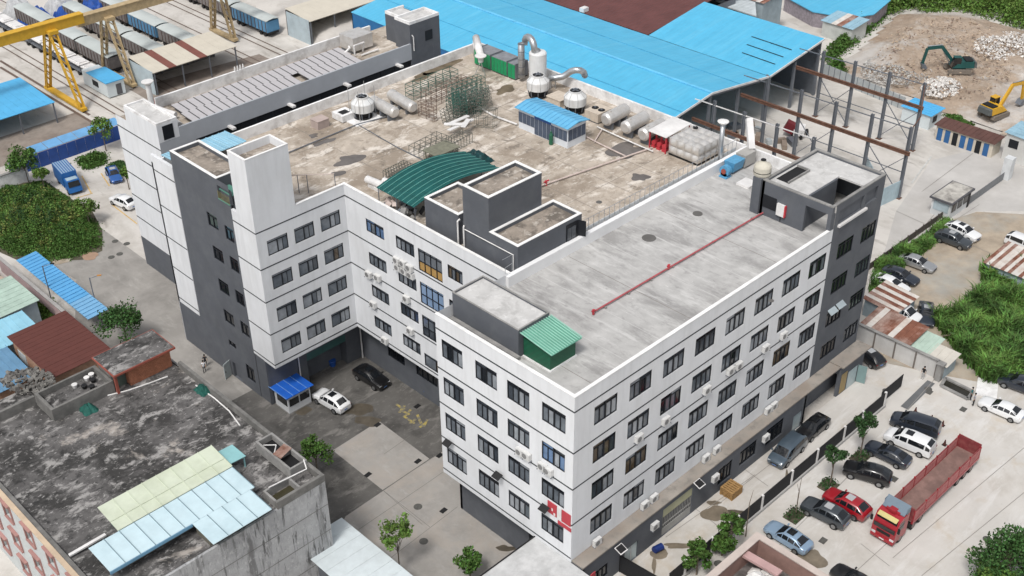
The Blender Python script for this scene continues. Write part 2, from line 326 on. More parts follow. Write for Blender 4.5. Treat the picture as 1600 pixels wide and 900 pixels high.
# excavated plot, uneven earth
def hfield(name, px, z, mat, amp, sc, step=.9, seed=0, top=1.5):
    from mathutils import noise
    poly = [P(a, b, z) for a, b in px]; xs = [p.x for p in poly]; ys = [p.y for p in poly]; n = len(poly)
    def inside(x, y):
        c = False; d = 1e9
        for i in range(n):
            a, b = poly[i], poly[(i+1)%n]
            if (a.y > y) != (b.y > y) and x < (b.x-a.x)*(y-a.y)/(b.y-a.y)+a.x: c = not c
            e = b-a; t = max(0, min(1, ((x-a.x)*e.x+(y-a.y)*e.y)/(e.x**2+e.y**2))); d = min(d, math.hypot(x-a.x-e.x*t, y-a.y-e.y*t))
        return c, d
    mb = MB(); idx = {}
    nx = int((max(xs)-min(xs))/step)+2; ny = int((max(ys)-min(ys))/step)+2
    for j in range(ny):
        for i in range(nx):
            x = min(xs)+i*step; y = min(ys)+j*step; c, d = inside(x, y)
            if not c: continue
            e = min(1, d/6); q = noise.fractal(Vector((x*sc, y*sc, seed)), 1.0, 2.0, 5)
            idx[(i, j)] = len(mb.v); mb.v.append((x, y, z+.02+e*(top*.5+amp*q)+e*rnd.random()*.18))
    for (i, j) in idx:
        k = [(i, j), (i+1, j), (i+1, j+1), (i, j+1)]
        if all(q in idx for q in k): mb.f.append(tuple(idx[q] for q in k))
    return struct(name, mb, mat), poly
EX = [(1295,108),(1325,90),(1400,22),(1500,18),(1640,60),(1680,300),(1555,205),(1490,188),(1412,150),(1330,120)]
terrain, EXP = hfield('terrain', EX, ZR, DIRTB, 1.1, .11, seed=4, top=2.4)
terrain['kind'] = 'structure'
RUB = M('rubble_grey', (.46,.45,.43), .95, var=.4, scale=1.5, island=.35)
def scatter_rubble(px, n, smin, smax, mat, z, seed, name='rubble', kind='stuff', lift=1.0):
    r = random.Random(seed); mb = MB(); c = P(px[0], px[1], z); u = P(px[0]+px[2], px[1], z)-c; v = P(px[0], px[1]-px[3], z)-c
    for _ in range(n):
        a = r.random()*6.283; q = r.random()**.5; p = c+u*q*math.cos(a)+v*q*math.sin(a); s = r.uniform(smin, smax)
        mb.cbox((p.x, p.y, z+lift*(1-q*.6)+s*.15), (s, s*r.uniform(.5, 1), s*r.uniform(.3, .7)), r.random()*3, r.uniform(-.5, .5), r.uniform(-.5, .5))
    o = struct(name, mb, mat); tag(o, kind=kind); return o
scatter_rubble((1400,112,56,24), 1500, .06, .32, RUB, ZR+.6, 1)
scatter_rubble((1470,140,32,16), 900, .06, .4, M('rubble_white', (.62,.60,.57), .95, island=.3), ZR+.7, 2)
scatter_rubble((1570,75,50,22), 900, .06, .4, M('rubble_white'  , (.62,.6,.57)), ZR+1.2, 3)
scatter_rubble((1480,90,110,60), 900, .06, .35, M('rubble_brown', (.36,.28,.21), .95, island=.4), ZR+1.2, 4)
# ================================================================== windows
def wall_holes(axis_, c, u0, u1, z0, z1, holes, depth=.22, out=-1):
    """Wall face on plane x=c (axis_ 'x') or y=c ('y') from u0..u1, z0..z1 with rectangular holes and their reveals; out = side it faces."""
    mb = MB(); us = sorted({u0, u1, *[h[0] for h in holes], *[h[1] for h in holes]}); zs = sorted({z0, z1, *[h[2] for h in holes], *[h[3] for h in holes]})
    pt = (lambda u, d, z: (c - out*d, u, z)) if axis_ == 'x' else (lambda u, d, z: (u, c - out*d, z))
    for a, b in zip(us, us[1:]):
        for e, f in zip(zs, zs[1:]):
            m = (a+b)/2; k = (e+f)/2
            if any(h[0] < m < h[1] and h[2] < k < h[3] for h in holes): continue
            mb.face(pt(a, 0, e), pt(b, 0, e), pt(b, 0, f), pt(a, 0, f))
    for a, b, e, f in holes:
        mb.face(pt(a, 0, e), pt(a, depth, e), pt(a, depth, f), pt(a, 0, f)); mb.face(pt(b, 0, e), pt(b, depth, e), pt(b, depth, f), pt(b, 0, f))
        mb.face(pt(a, 0, e), pt(b, 0, e), pt(b, depth, e), pt(a, depth, e)); mb.face(pt(a, 0, f), pt(b, 0, f), pt(b, depth, f), pt(a, depth, f))
        mb.face(pt(a, depth, e), pt(b, depth, e), pt(b, depth, f), pt(a, depth, f))
    return mb
_wm = {}
def win_meshes(wd, ht, style):
    k = (round(wd, 2), round(ht, 2), style)
    if k in _wm: return _wm[k]
    fr = MB(); t = .075; d = .09; panes = []
    fr.box(-wd/2, -d, 0, -wd/2+t, d*.3, ht).box(wd/2-t, -d, 0, wd/2, d*.3, ht).box(-wd/2, -d, 0, wd/2, d*.3, t).box(-wd/2, -d, ht-t, wd/2, d*.3, ht)
    if style == 'A':                                   # wide centre post, high transom, four lights
        fr.box(-.07, -d*1.2, 0, .07, d*.3, ht); zt = ht*.76; fr.box(-wd/2, -d*.9, zt, wd/2, d*.2, zt+t)
        xs = [-wd/2, -wd/4, 0, wd/4, wd/2]
        for x in (-wd/4, wd/4): fr.box(x-.04, -d, 0, x+.04, d*.2, zt)
        panes = [(a, b, 0, zt) for a, b in zip(xs, xs[1:])] + [(-wd/2, 0, zt, ht), (0, wd/2, zt, ht)]
    elif style == 'B':                                 # two sliding lights over full width, transom
        zt = ht*.8; fr.box(-wd/2, -d*.9, zt, wd/2, d*.2, zt+t); fr.box(-.05, -d, 0, .05, d*.2, zt); fr.box(wd/4-.03, -d*.6, 0, wd/4+.03, d*.2, zt)
        panes = [(-wd/2, 0, 0, zt), (0, wd/4, 0, zt), (wd/4, wd/2, 0, zt), (-wd/2, wd/2, zt, ht)]
    elif style == 'C':                                 # stair glazing, 4 x 2 grid
        for j in range(1, 4): x = -wd/2+wd*j/4; fr.box(x-.045, -d, 0, x+.045, d*.2, ht)
        for z in (ht*.40, ht*.86): fr.box(-wd/2, -d*.9, z, wd/2, d*.2, z+t)
        for j in range(4):
            a = -wd/2+wd*j/4; panes += [(a, a+wd/4, 0, ht*.4), (a, a+wd/4, ht*.4, ht)]
    else:                                              # small stair window, two lights + transom
        zt = ht*.72; fr.box(-wd/2, -d*.9, zt, wd/2, d*.2, zt+t); fr.box(-.03, -d, 0, .03, d*.2, zt)
        panes = [(-wd/2, 0, 0, zt), (0, wd/2, 0, zt), (-wd/2, wd/2, zt, ht)]
    pm = []
    for a, b, e, f in panes:
        pm.append((MB().box(a+.03, -.015, e+.03, b-.03, .015, f-.03).mesh('pane'), a, b, e, f))
    _wm[k] = (fr.mesh('window'), pm); return _wm[k]
def setmat(o, m):
    if not o.data.materials: o.data.materials.append(m)
    o.material_slots[0].link = 'OBJECT'; o.material_slots[0].material = m
wrnd = random.Random(21)
def window(parent, wd, ht, loc, rz, style='A', pal=None):
    fm, pm = win_meshes(wd, ht, style)
    f = inst('window', fm, FRAME, parent, loc, rz)
    base = wrnd.choice([0,1,1,2,2]) if pal is None else pal
    cur = wrnd.random()
    for i, (me, a, b, e, g) in enumerate(pm):
        p = _link('pane', me, None, f); p.location = (0, 0, 0)
        k = base
        if pal is None:
            q = wrnd.random()
            if i < 4 and q < .62: k = wrnd.choice([2,2,3])
            elif i >= 4: k = wrnd.choice([0,1])
            if cur < .06 and q < .7: k = 4
            elif cur > .9 and q < .6: k = 5
            elif q > .90: k = 3
        setmat(p, GLASSES[k] if isinstance(k, int) else (k[i % len(k)]))
    return f
RX = -math.pi/2                                         # faces -x

# ================================================================== the main factory building
Z1, Z2, Z3, Z4, Z5 = 23.33, 18.95, 14.9, 10.75, 6.72
ZB = 6.25                                               # underside of the white storeys
ZROOF, ZPAR = 23.6, 24.85
XT, XE = 37.2, 46.2; Y1 = 16.9; X2 = 9.37; Y2 = 42.13; X3 = -1.96; YN = 60.6; YB = 62.0
bld = thing('factory_building', 'large white and grey U-shaped factory building with flat concrete roofs round a courtyard', 'building', (20, 30, 0))
WZ = [20.45, 16.22, 12.05, 7.85]; WH = 2.0
colsR = [2.45+4.47*k for k in range(8)]; colsL = [(13.46,16.2),(9.08,11.8),(5.14,7.82),(.95,3.66)]
# right facade (faces -y)
hol = [(x, x+2.9, z, z+WH) for x in colsR for z in WZ]
part('wall', wall_holes('y', 0, 0, XT, ZB, ZPAR, hol), WHITE, bld)
for a, b, z, t in hol: window(bld, 2.9, WH, ((a+b)/2, .13, z), 0, 'A')
# front facade (faces -x)
hol = [(a, b, z, z+WH) for a, b in colsL for z in WZ]
part('wall', wall_holes('x', 0, 0, Y1, ZB, ZPAR, hol), WHITE, bld)
for a, b, z, t in hol: window(bld, b-a, WH, (.13, (a+b)/2, z), RX, 'A')
# return walls, courtyard walls
part('wall', MB().face((0,Y1,ZB),(X2,Y1,ZB),(X2,Y1,ZPAR),(0,Y1,ZPAR)), WHITE, bld)
RZ = [20.3-4.15*k for k in range(4)]; SZ = [19.15, 15.1, 10.95]; cR = [(35.8,38.75),(30.95,33.85),(23.66,25.85),(19.5,21.9)]
hol = [(a, b, z, z+1.55) for a, b in cR for z in RZ] + [(26.7,30.35,z,z+2.65) for z in SZ] + [(26.7,30.35,6.9,8.6)]
part('wall', wall_holes('x', X2, Y1, Y2, ZB, ZPAR-.25, hol), WHITE, bld)
for a, b, z, t in hol[:16]: window(bld, b-a, 1.55, (X2+.13, (a+b)/2, z), RX, 'A', pal=None)
for i, z in enumerate(SZ):
    window(bld, 3.65, 2.65, (X2+.13, 28.525, z), RX, 'C', pal=([G_AMBER, GLASSES[2]] if i == 0 else [G_SKY, G_SKY] if i == 1 else [GLASSES[1], GLASSES[2]]))
window(bld, 3.65, 1.7, (X2+.13, 28.525, 6.9), RX, 'B', pal=[GLASSES[2], GLASSES[5], GLASSES[3]])
BZ = [20.1-4.15*k for k in range(4)]; cB = [(-.78,1.75),(2.6,5.1),(5.97,8.53)]
hol = [(a, b, z, z+1.8) for a, b in cB for z in BZ]
part('wall', wall_holes('y', Y2, X3, X2, ZB, ZPAR-.3, hol), WHITE, bld)
for a, b, z, t in hol: window(bld, b-a, 1.8, ((a+b)/2, Y2+.13, z), 0, 'B')
# end wall of the left wing: white strip, grey stair strip with windows, white strip
part('wall', MB().box(X3, Y2+.003, ZB, X3+.3, 46.2, ZPAR-.3), WHITE, bld)
stL = [(49.6,51.55,z,z+1.7) for z in (24.55,20.45,16.25,12.0,7.9)] + [(46.65,48.25,z,z+1.75) for z in (20.1,16.3,12.0,7.9)] + [(50.1,51.6,4.6,5.35),(47.0,48.6,1.4,3.5)]
part('grey_wall', wall_holes('x', X3+.06, 46.2, 57.4, 0, 27.2, stL+[(50.0,51.6,0.02,2.2),(46.2,48.5,24.9,26.5)], .3), GREY, bld)
for a, b, z, t in stL: window(bld, b-a, t-z, (X3+.22, (a+b)/2, z), RX, 'S', pal=0 if b-a < 3 else None)
part('grey_wall', MB().box(X3+.06, 57.4, 0, X3+.4, YB, 5.8), GREY, bld); part('grey_wall', MB().box(X3+.1, 44.1, 0, X3+.4, 46.2, ZB+.1), GREY, bld)
part('wall', MB().box(X3, 57.4, 5.75, X3+.35, YB, 25.2).box(X3, YB-.3, 5.75, 8, YB, 24.3), WHITE, bld)
dr = part('door', MB().cbox((X3-.55, 51.95, 1.1), (1.15, .07, 2.1), .35), M('door_pale', (.45,.50,.50), .5), bld)
part('handle', MB().cbox((X3-.9, 51.75, 1.05), (.06, .1, .2)), BLACK, dr)
bal = part('balcony', MB().box(X3-.05, 46.25, 24.9, X3+.05, 48.4, 25.0).box(X3+.25, 46.2, 25.9, X3+1.5, 48.4, 26.0), M('green_sheet', (.12,.30,.24), .5), bld)
for k in range(9): part('railing_bar', MB().box(X3-.04, 46.3+k*.25, 25.0, X3+.02, 46.34+k*.25, 25.9), M('rail_gold', (.35,.32,.15), .4, metal=.5), bal)
# grey ground floor set back under the white storeys
hg = [(36.2,39.2,2.6,5.0),(30.6,34.2,2.6,5.0)]
part('grey_wall', wall_holes('x', 2.0, .3, Y1, -.2, ZB+.2, [(3.0,7.2,0,4.2)], .5), GREY, bld)
part('grey_wall', MB().box(2.0, Y1, -.2, X2+1.8, Y1-.3, ZB+.2), GREY, bld)
part('grey_wall', wall_holes('x', X2+1.8, Y1, Y2+2, -.2, ZB+.2, hg+[(18.6,24.5,0,4.4),(27.2,27.7,2.2,4.8)], .6), GREY, bld)
for a, b, z, t in hg: window(bld, b-a, t-z, (X2+1.97, (a+b)/2, z), RX, 'A', pal=0)
part('grey_wall', wall_holes('y', Y2+2, X3, X2+1.8, -.2, ZB+.2, [(3.4,8.9,0,4.3)], 1.2), GREY, bld)
part('soffit', MB().box(.02, .02, ZB-.1, 2.2, Y1-.02, ZB+.02).box(X2+.02, Y1, ZB-.1, X2+2, Y2+.02, ZB+.02).box(X3+.02, Y2+.02, ZB-.1, X2+2, Y2+2.2, ZB+.02), WHITE, bld)
part('roller_shutter', MB().box(3.4, Y2+2.04, 3.3, 8.9, Y2+2.2, 4.3), M('shutter_teal', (.05,.13,.125), .6), bld)
part('downpipe', MB().tube((X2+1.55,Y2+1.75,0),(X2+1.55,Y2+1.75,ZB), .09), PIPEW, bld); part('downpipe', MB().tube((2.2,Y2+1.85,0),(2.2,Y2+1.85,ZB), .08), PIPEW, bld)
# grooves between storeys
for z in (Z1, Z2, Z3, Z4):
    part('groove_band', MB().box(-.012, -.012, z-.075, XT, .01, z+.075).box(-.013, 0, z-.076, .01, Y1, z+.076), BAND, bld)
part('groove_band', MB().box(-.012, .01, Z5-.075, .01, Y1, Z5+.075), BAND, bld)
for z in (Z1-.03, Z2, Z3, Z4, Z5):
    zz = z-.05
    part('groove_band', MB().box(X2-.012, Y1, zz-.075, X2+.01, Y2-.012, zz+.075).box(X3-.012, Y2-.012, zz-.07, X2-.012, Y2+.01, zz+.07).box(X3-.011, Y2, zz-.071, X3+.01, 46.2, zz+.071), BAND, bld)
for z in (23.4, 18.9, 14.8, 10.7, 6.4): part('groove_band', MB().box(X3-.012, 57.4, z-.07, X3+.01, YB, z+.07), BAND, bld)
# tower on the right end
hol = [(x0, x1, z, z+1.95) for x0, x1 in ((38.75,41.6),(43.2,45.9)) for z in WZ]
part('grey_wall', wall_holes('y', 0, XT, XE, ZR, 27.45, hol+[(37.9,42.4,25.0,26.6),(42.8,45.0,25.2,26.7)], .25), GREY, bld)
for a, b, z, t in hol: window(bld, b-a, 1.95, ((a+b)/2, .13, z), 0, 'A', pal=wrnd.choice([0,1]))
part('sill', MB().box(37.9, -.25, 24.75, 43.0, .02, 25.0), PIPEW, bld)
part('grey_wall', MB().face((XE,0,ZR),(XE,17,ZR),(XE,17,23.6),(XE,0,23.6)).box(XE-.3,.003,23.6,XE,8.2,27.45).box(36.5,3.0,ZROOF-.1,36.9,8.2,27.45).box(36.5,7.9,ZROOF-.1,XE,8.2,27.45).box(36.5,.0,26.6,36.9,3.0,27.45).box(36.5,.02,ZROOF-.1,37.2,.45,26.6).box(36.9,3.2,ZROOF-.1,42.4,3.5,27.2).box(36.2,8.2,ZROOF-.1,37.1,9.2,27.6), GREY, bld)
tr = part('tower_roof', MB().box(36.7,3.4,27.05,XE-.2,7.95,27.25).box(42.9,.3,27.05,XE-.2,3.4,27.25), ROOFT, bld)
part('roof_hatch', MB().box(38.0,6.2,27.26,41.6,7.6,27.29), BLACK, tr)
part('roof_lip', MB().box(36.5,.3,27.45,36.85,8.2,27.56).box(36.85,7.9,27.45,XE,8.2,27.56).box(XE-.3,0,27.45,XE,7.9,27.56).box(36.5,-.02,27.45,XE-.3,.28,27.56).box(37.9,6.05,27.26,41.7,6.2,27.5).box(41.6,6.2,27.26,41.75,7.6,27.5), CONC, tr)
part('window', MB().box(36.44,6.3,24.6,36.5,7.9,26.0), FRAME, bld)
hb = thing('hose_cabinet', 'small white fire hose cabinet with red side on the grey roof tower', 'cabinet', (36.3, 5.6, 24.4))
part('cabinet_box', MB().box(36.25,5.2,24.4,36.5,6.1,25.7), PIPEW, hb); part('red_edge', MB().box(36.24,5.05,24.4,36.5,5.2,25.7), REDP, hb); part('leg', MB().box(36.4,5.6,23.7,36.45,5.66,24.4), BLACK, hb)
# roofs
part('roof', MB().box(.25, .25, ZROOF-.3, XE-.05, Y1-.1, ZROOF), ROOFA, bld)
part('roof', MB().prism([(X2+.2,Y1+.2),(XE-.05,Y1+.2),(XE-.05,YN-.1),(X2+.2,YN-.1)], ZROOF-.3, ZROOF+.004).prism([(X3+.3,Y2+.25),(X2+.2,Y2+.25),(X2+.2,YN-.1),(X3+.3,YN-.1)], ZROOF-.3, ZROOF), ROOFM, bld)
# parapets
PT = .28
part('parapet', MB().box(.003,.003,ZROOF,XT-.7,PT,ZPAR-.01).box(.003,PT,ZROOF,PT,Y1,ZPAR-.01), WHITE, bld)
part('parapet_cap', MB().box(-.03,-.03,ZPAR-.01,XT-.6,PT+.03,ZPAR+.05).box(-.03,PT+.03,ZPAR-.01,PT+.03,Y1,ZPAR+.05), M('cap_white', (.82,.82,.81), .8), bld)
part('parapet', MB().box(X2-.6,Y1-.35,ZROOF,XE,Y1+.15,ZPAR-.1), M('parapet_white', (.78,.785,.79), .8, var=.06), bld)
part('parapet', MB().box(X2+.003,Y1+.15,ZROOF,X2+PT,Y2,ZPAR-.25).box(3.2,Y2+.003,ZROOF,X2+PT,Y2+PT,ZPAR-.3), WHITE, bld)
part('parapet_cap', MB().box(X2-.02,Y1,ZPAR-.25,X2+PT+.02,Y2+PT,ZPAR-.2).box(3.2,Y2-.02,ZPAR-.3,X2-.02,Y2+PT+.02,ZPAR-.24), M('cap_white', ()), bld)
part('parapet', MB().box(3.0,YN-.3,ZROOF,XE,YN,ZPAR), PARAW, bld)
part('parapet', MB().box(XE-.3,Y1+.15,ZROOF,XE,YN,ZPAR).box(XE-.3,8.2,ZROOF,XE,Y1-.35,ZPAR), PARAW, bld)
part('wall', MB().face((X2,YN,0),(XE,YN,0),(XE,YN,ZROOF),(X2,YN,ZROOF)).face((XE,17,ZR),(XE,YN,ZR),(XE,YN,ZROOF),(XE,17,ZROOF)).face((X3,YB,0),(12,YB,0),(12,YB,ZROOF),(X3,YB,ZROOF)), WHITE, bld)
RJ = M('roof_joint', (.55,.545,.535), .9); RJD = M('roof_joint_dark', (.22,.20,.18), .9)
for k in range(8): part('roof_joint', MB().box(3.5+k*4.4,.4,ZROOF,3.55+k*4.4,Y1-.6,ZROOF+.006), RJ if k % 3 else RJD, bld)
for k in range(6): part('roof_joint', MB().box(15+k*5.2,Y1+.5,ZROOF+.004,15.05+k*5.2,YN-.6,ZROOF+.011), RJD, bld)
for k in range(5): part('roof_joint', MB().box(X2+1,23.5+k*7.4,ZROOF+.004,XE-.5,23.55+k*7.4,ZROOF+.013), RJD, bld)
# stair heads on the roofs
def roof_block(x0, y0, x1, y1, zt, wallm, z0=ZROOF, rim=.45, rimw=.3, roofm=ROOFS, rimm=None, name='stair_head'):
    b = part(name, MB().box(x0, y0, z0-.05, x1, y1, zt-rim), wallm, bld)
    part('block_roof', MB().box(x0+rimw, y0+rimw, zt-rim, x1-rimw, y1-rimw, zt-rim+.03), roofm, b)
    part('rim', MB().box(x0,y0,zt-rim,x1,y0+rimw,zt-.06).box(x0,y1-rimw,zt-rim,x1,y1,zt-.06).box(x0,y0+rimw,zt-rim,x0+rimw,y1-rimw,zt-.06).box(x1-rimw,y0+rimw,zt-rim,x1,y1-rimw,zt-.06), wallm, b)
    part('rim_cap', MB().box(x0-.02,y0-.02,zt-.06,x1+.02,y0+rimw,zt).box(x0-.02,y1-rimw,zt-.06,x1+.02,y1+.02,zt).box(x0-.02,y0+rimw,zt-.06,x0+rimw,y1-rimw,zt).box(x1-rimw,y0+rimw,zt-.06,x1+.02,y1-rimw,zt), rimm or M('cap_white', ()), b)
    return b
low = roof_block(10.55, 17.1, 19.3, 20.95, 27.1, GREY)
roof_block(10.6, 21.0, 17.7, 24.6, 30.7, GREY); roof_block(10.65, 25.4, 15.2, 30.4, 27.1, GREY)
part('link_wall', MB().box(11.2, 24.6, ZROOF, 15, 25.4, 26.2), GREY, bld)
c = PY(885, 375, 17.1)
part('doorway', MB().box(17.1,17.02,ZPAR-.05,18.7,17.1,26.6), FRAME, low); part('door_pane', MB().box(17.2,16.98,ZPAR,17.75,17.02,26.2).box(17.8,16.98,ZPAR,18.35,17.02,26.2), GLASSES[1], low); part('door_leaf', MB().cbox((18.95,16.7,25.7), (.06,.8,1.7), .4), FRAME, low)
part('downpipe', MB().path([(10.75,25.3,26.6),(10.45,25.3,26.5),(10.45,25.3,ZROOF)], .09).path([(10.5,24.4,26.4),(10.4,24.4,26.2),(10.4,24.4,ZROOF)], .09).path([(10.45,17.6,ZROOF),(10.45,17.6,26.0),(10.45,24.3,26.0)], .05), PIPEW, low)
part('railing', MB().path([(10.3,17.6,25.0),(10.3,17.6,26.1),(9.0,17.6,26.1)], .03).path([(9.7,17.0,24.9),(9.7,17.0,25.7),(8.8,17.0,25.6),(8.8,17.0,24.9)], .03), GALV, low)
roof_block(X3+.003, Y2+.003, 3.14, 45.2, 31.6, WHITE, rim=.9, rimw=.22)
roof_block(X3+.063, 48.4, 1.75, 57.35, 27.25, GREY, rim=.5, z0=ZROOF+.6)
part('stair_head', MB().box(X3+.4,46.2,24.9,1.7,48.4,ZROOF), GREY, bld)
# stair head on the near wing + green sheet-metal shed
gb = roof_block(1.78, 8.2, 5.55, 16.5, 26.5, GREY, rim=.25, rimw=.12, roofm=ROOFT, rimm=CONC, name='lift_room')
part('ledge', MB().box(1.3, 7.9, ZROOF, 1.72, 16.5, ZROOF+.35), CONC, gb)
# right-hand ground floor, one storey above the lot, with its flat ledge
YG = -1.3
LEDGE = M('ledge_dirty', (.34,.31,.275), .95, var=.4, scale=.8, stain=(.17,.13,.10), stain_amt=.6, stain_scale=.4, bump=.03)
gh = [(19.9,22.1,3.1,5.3),(23.4,26.2,3.4,5.4),(27.9,30.9,3.3,5.5),(1.2,3.6,3.0,4.6)]
part('grey_wall', wall_holes('y', YG, .1, 34.9, ZR, 6.3, gh+[(11.3,15.8,ZR+.02,5.75),(5.9,7.8,ZR+.02,4.35),(32.8,34.4,ZR+.02,4.4)], .4), GREY, bld)
for a, b, z, t in gh: window(bld, b-a, t-z, ((a+b)/2, YG+.16, z), 0, 'A', pal=0)
part('grey_wall', MB().box(34.6,YG,ZR,34.9,1.0,6.3).box(34.9,.8,ZR,41.4,1.0,6.3).box(.1,YG,ZR-2,.35,.3,6.3), GREY, bld)
part('grey_wall', MB().box(41.3,YG,ZR,46.0,YG+.3,6.3).box(41.3,YG+.3,5.2,41.6,.8,6.3).box(46.0,YG,ZR,46.2,0,6.3), GREY, bld)
part('ledge', MB().box(.1,YG-.08,6.3,XE,-.015,6.46), LEDGE, bld); part('ledge', MB().box(41.0,YG-.5,6.47,XE+.4,-.02,6.62), LEDGE, bld)
sh = part('roller_shutter', MB().box(11.3,YG+.1,4.6,15.8,YG+.2,5.75), M('shutter_cream', (.42,.42,.28), .6), bld)
part('gate_grille', MB().box(11.3,YG+.1,ZR+.02,15.8,YG+.16,ZR+.9).box(11.3,YG+.11,3.5,15.8,YG+.15,3.65), M('gate_grey', (.34,.34,.33), .6), bld)
for k in range(18): part('gate_bar', MB().box(11.45+k*.25,YG+.1,3.1,11.5+k*.25,YG+.14,4.6), M('gate_grey', ()), sh)
gl = part('glass_door', MB().box(5.95,YG+.1,ZR,7.75,YG+.15,4.3), M('door_glass_pale', (.42,.50,.52), .15), bld); part('mullion', MB().box(6.82,YG+.06,ZR,6.9,YG+.2,4.3), GALV, gl)
part('glass_door', MB().box(32.8,YG+.1,ZR,34.4,YG+.15,4.35), M('door_glass_pale', ()), bld)
part('notice_board', MB().box(41.8,YG-.06,ZR+.2,42.9,YG-.01,5.0), M('board_ochre', (.36,.27,.13), .7), bld)
gd = part('glass_door', MB().box(43.2,YG-.04,ZR,45.0,YG-.01,4.6), M('door_glass_pale', ()), bld); part('door_leaf', MB().cbox((45.4,YG-.5,3.4), (.06,1.0,2.3), .3), M('door_teal', (.22,.33,.33), .3), gd)
part('open_sash', MB().cbox((39.4,-.25,14.15), (1.3,.05,.7), 0, R(-55)).cbox((40.9,-.25,14.2), (1.3,.05,.7), 0, R(-55)), M('sash_pale', (.36,.42,.45), .2), bld)
# ================================================================== rooftop equipment
G0 = ZROOF
# green shed beside the lift room
t = thing('sheet_metal_shed', 'dark green corrugated metal shed with pale green roof beside the lift room', 'shed', (3.8, 6.5, G0))
GRN = M('sheet_green', (.012,.10,.052), .55, ribs=('DIAGONAL', .3, .03)); GRNR = M('sheet_green_roof', (.13,.36,.27), .5, var=.1, scale=1)
part('wall', MB().box(2.3, 4.95, G0+.08, 5.4, 8.1, 25.5), GRN, t)
part('roof', MB().slab([(2.0,4.5,25.62),(5.7,4.5,25.55),(5.7,8.2,26.05),(2.0,8.2,26.1)], .05), GRNR, t)
for k in range(14): part('roof_rib', MB().bar((2.0+k*.285,4.5,25.66),(2.0+k*.285,8.2,26.14), .09, .06), M('rib_mint', (.30,.56,.46), .5), t)
part('kerb', MB().box(2.15,4.8,G0,5.5,4.945,G0+.12).box(5.405,4.946,G0,5.5,8.1,G0+.12).box(2.15,4.946,G0,2.295,8.1,G0+.12), PARAW, t)
# cooling towers
def cooling_tower(loc, label, s=1.0, ladder=False):
    t = thing('cooling_tower', label, 'cooling tower', loc, 0, 'cooling towers on the roof'); x, y, z = loc
    part('basin', MB().lathe(loc, [(1.05*s,0),(1.15*s,.12),(1.15*s,.3),(1.0*s,.32)], 20), BLACK, t)
    for k in range(8):
        a = k*math.pi/4; part('leg', MB().tube((x+1.05*s*math.cos(a),y+1.05*s*math.sin(a),z),(x+1.25*s*math.cos(a),y+1.25*s*math.sin(a),z+1.05*s), .06), STEEL, t)
    part('fill', MB().lathe((x,y,z+.3), [(.9*s,0),(1.05*s,.75*s)], 16), M('fill_black', (.02,.02,.022), .9), t)
    b = part('casing', MB().lathe((x,y,z+1.0*s), [(1.25*s,0),(1.36*s,.06),(1.38*s,1.05*s),(1.33*s,1.12*s),(.8*s,1.62*s),(.78*s,1.84*s),(.7*s,1.84*s),(.7*s,1.7*s)], 28), FRPW, t)
    for k in range(8):
        a = k*math.pi/4+.2; ca, sa = math.cos(a), math.sin(a)
        part('seam', MB().path([(x+1.39*s*ca,y+1.39*s*sa,z+1.02*s),(x+1.40*s*ca,y+1.40*s*sa,z+1.95*s),(x+1.34*s*ca,y+1.34*s*sa,z+2.14*s),(x+.82*s*ca,y+.82*s*sa,z+2.63*s)], .025, 5), M('seam_grey', (.35,.36,.36), .6), b)
    f = part('fan', MB().lathe((x,y,z+2.72*s), [(.69*s,0),(.69*s,.02)], 20), BLACK, t)
    for k in range(4): part('fan_blade', MB().cbox((x+.3*s*math.cos(k*1.571),y+.3*s*math.sin(k*1.571),z+2.88*s), (.5*s,.16*s,.03), k*1.571), STEEL, f)
    part('motor', MB().tube((x,y,z+2.85*s),(x,y,z+3.1*s), .14), STEEL, t)
    if ladder:
        for dx, dy in ((-1.2,-.9),(1.2,-.9),(1.2,1.0),(-1.2,1.0)): part('guide_rod', MB().tube((x+dx,y+dy,z),(x+dx,y+dy,z+4.0), .035, 5), GALV, t)
    return t
cooling_tower((22.4,55.2,G0), 'white round cooling tower with four guide rods near the solar roof', .98, True)
cooling_tower((41.3,44.6,G0), 'white round cooling tower in front of the tall white scrubber tank')
cooling_tower((41.2,38.3,G0), 'white round cooling tower between the blue-roofed cabin and the short curved duct', .98)
part('pad', MB().box(20.2,53.6,G0,24,57.2,G0+.12), PARAW, bld)
wt = thing('concrete_box', 'pale concrete box with a square opening beside the guide-rod cooling tower', 'box', (20.6,56.6,G0))
part('box_wall', MB().box(19.6,55.6,G0+.12,21.6,57.6,G0+.9), PARAW, wt); part('opening', MB().box(20.0,56.0,G0+.9,21.1,57.0,G0+.93), BLACK, wt)
# scrubber tank, ducts, carbon boxes
t = thing('scrubber_tank', 'tall white cylindrical scrubber tank with a grey hooped duct by the far parapet', 'tank', (43.6,46.9,G0))
part('tank_body', MB().lathe((43.6,46.9,G0), [(1.1,0),(1.1,4.3),(1.0,4.45),(.35,4.6)], 28), FRPW, t, smooth=False)
def arc(c, r, a0, a1, ax, n=8):
    return [Vector(c)+Vector(ax)*r*math.cos(R(a0+(a1-a0)*k/n))+Vector((0,0,1))*r*math.sin(R(a0+(a1-a0)*k/n)) for k in range(n+1)]
dpath = [(43.0,49.2,G0+.6),(43.0,49.2,G0+4.9)] + arc((43.3,48.05,G0+4.9), 1.18, 180, 0, (-.26,-.97,0), 8) + [(43.6,46.9,G0+4.5)]
def fat(path, r, n=12):
    return MB().sweep(path, r, 16)
part('duct', fat(dpath, .42), GALV, t, smooth=True)
for k in range(5): part('duct_band', MB().tube(Vector((43.0,49.2,G0+1.0+k)), Vector((43.0,49.2,G0+1.06+k)), .45, 12), STEEL, t)
t = thing('curved_duct', 'grey bent ventilation duct arching over the far parapet', 'duct', (44.5,44,G0))
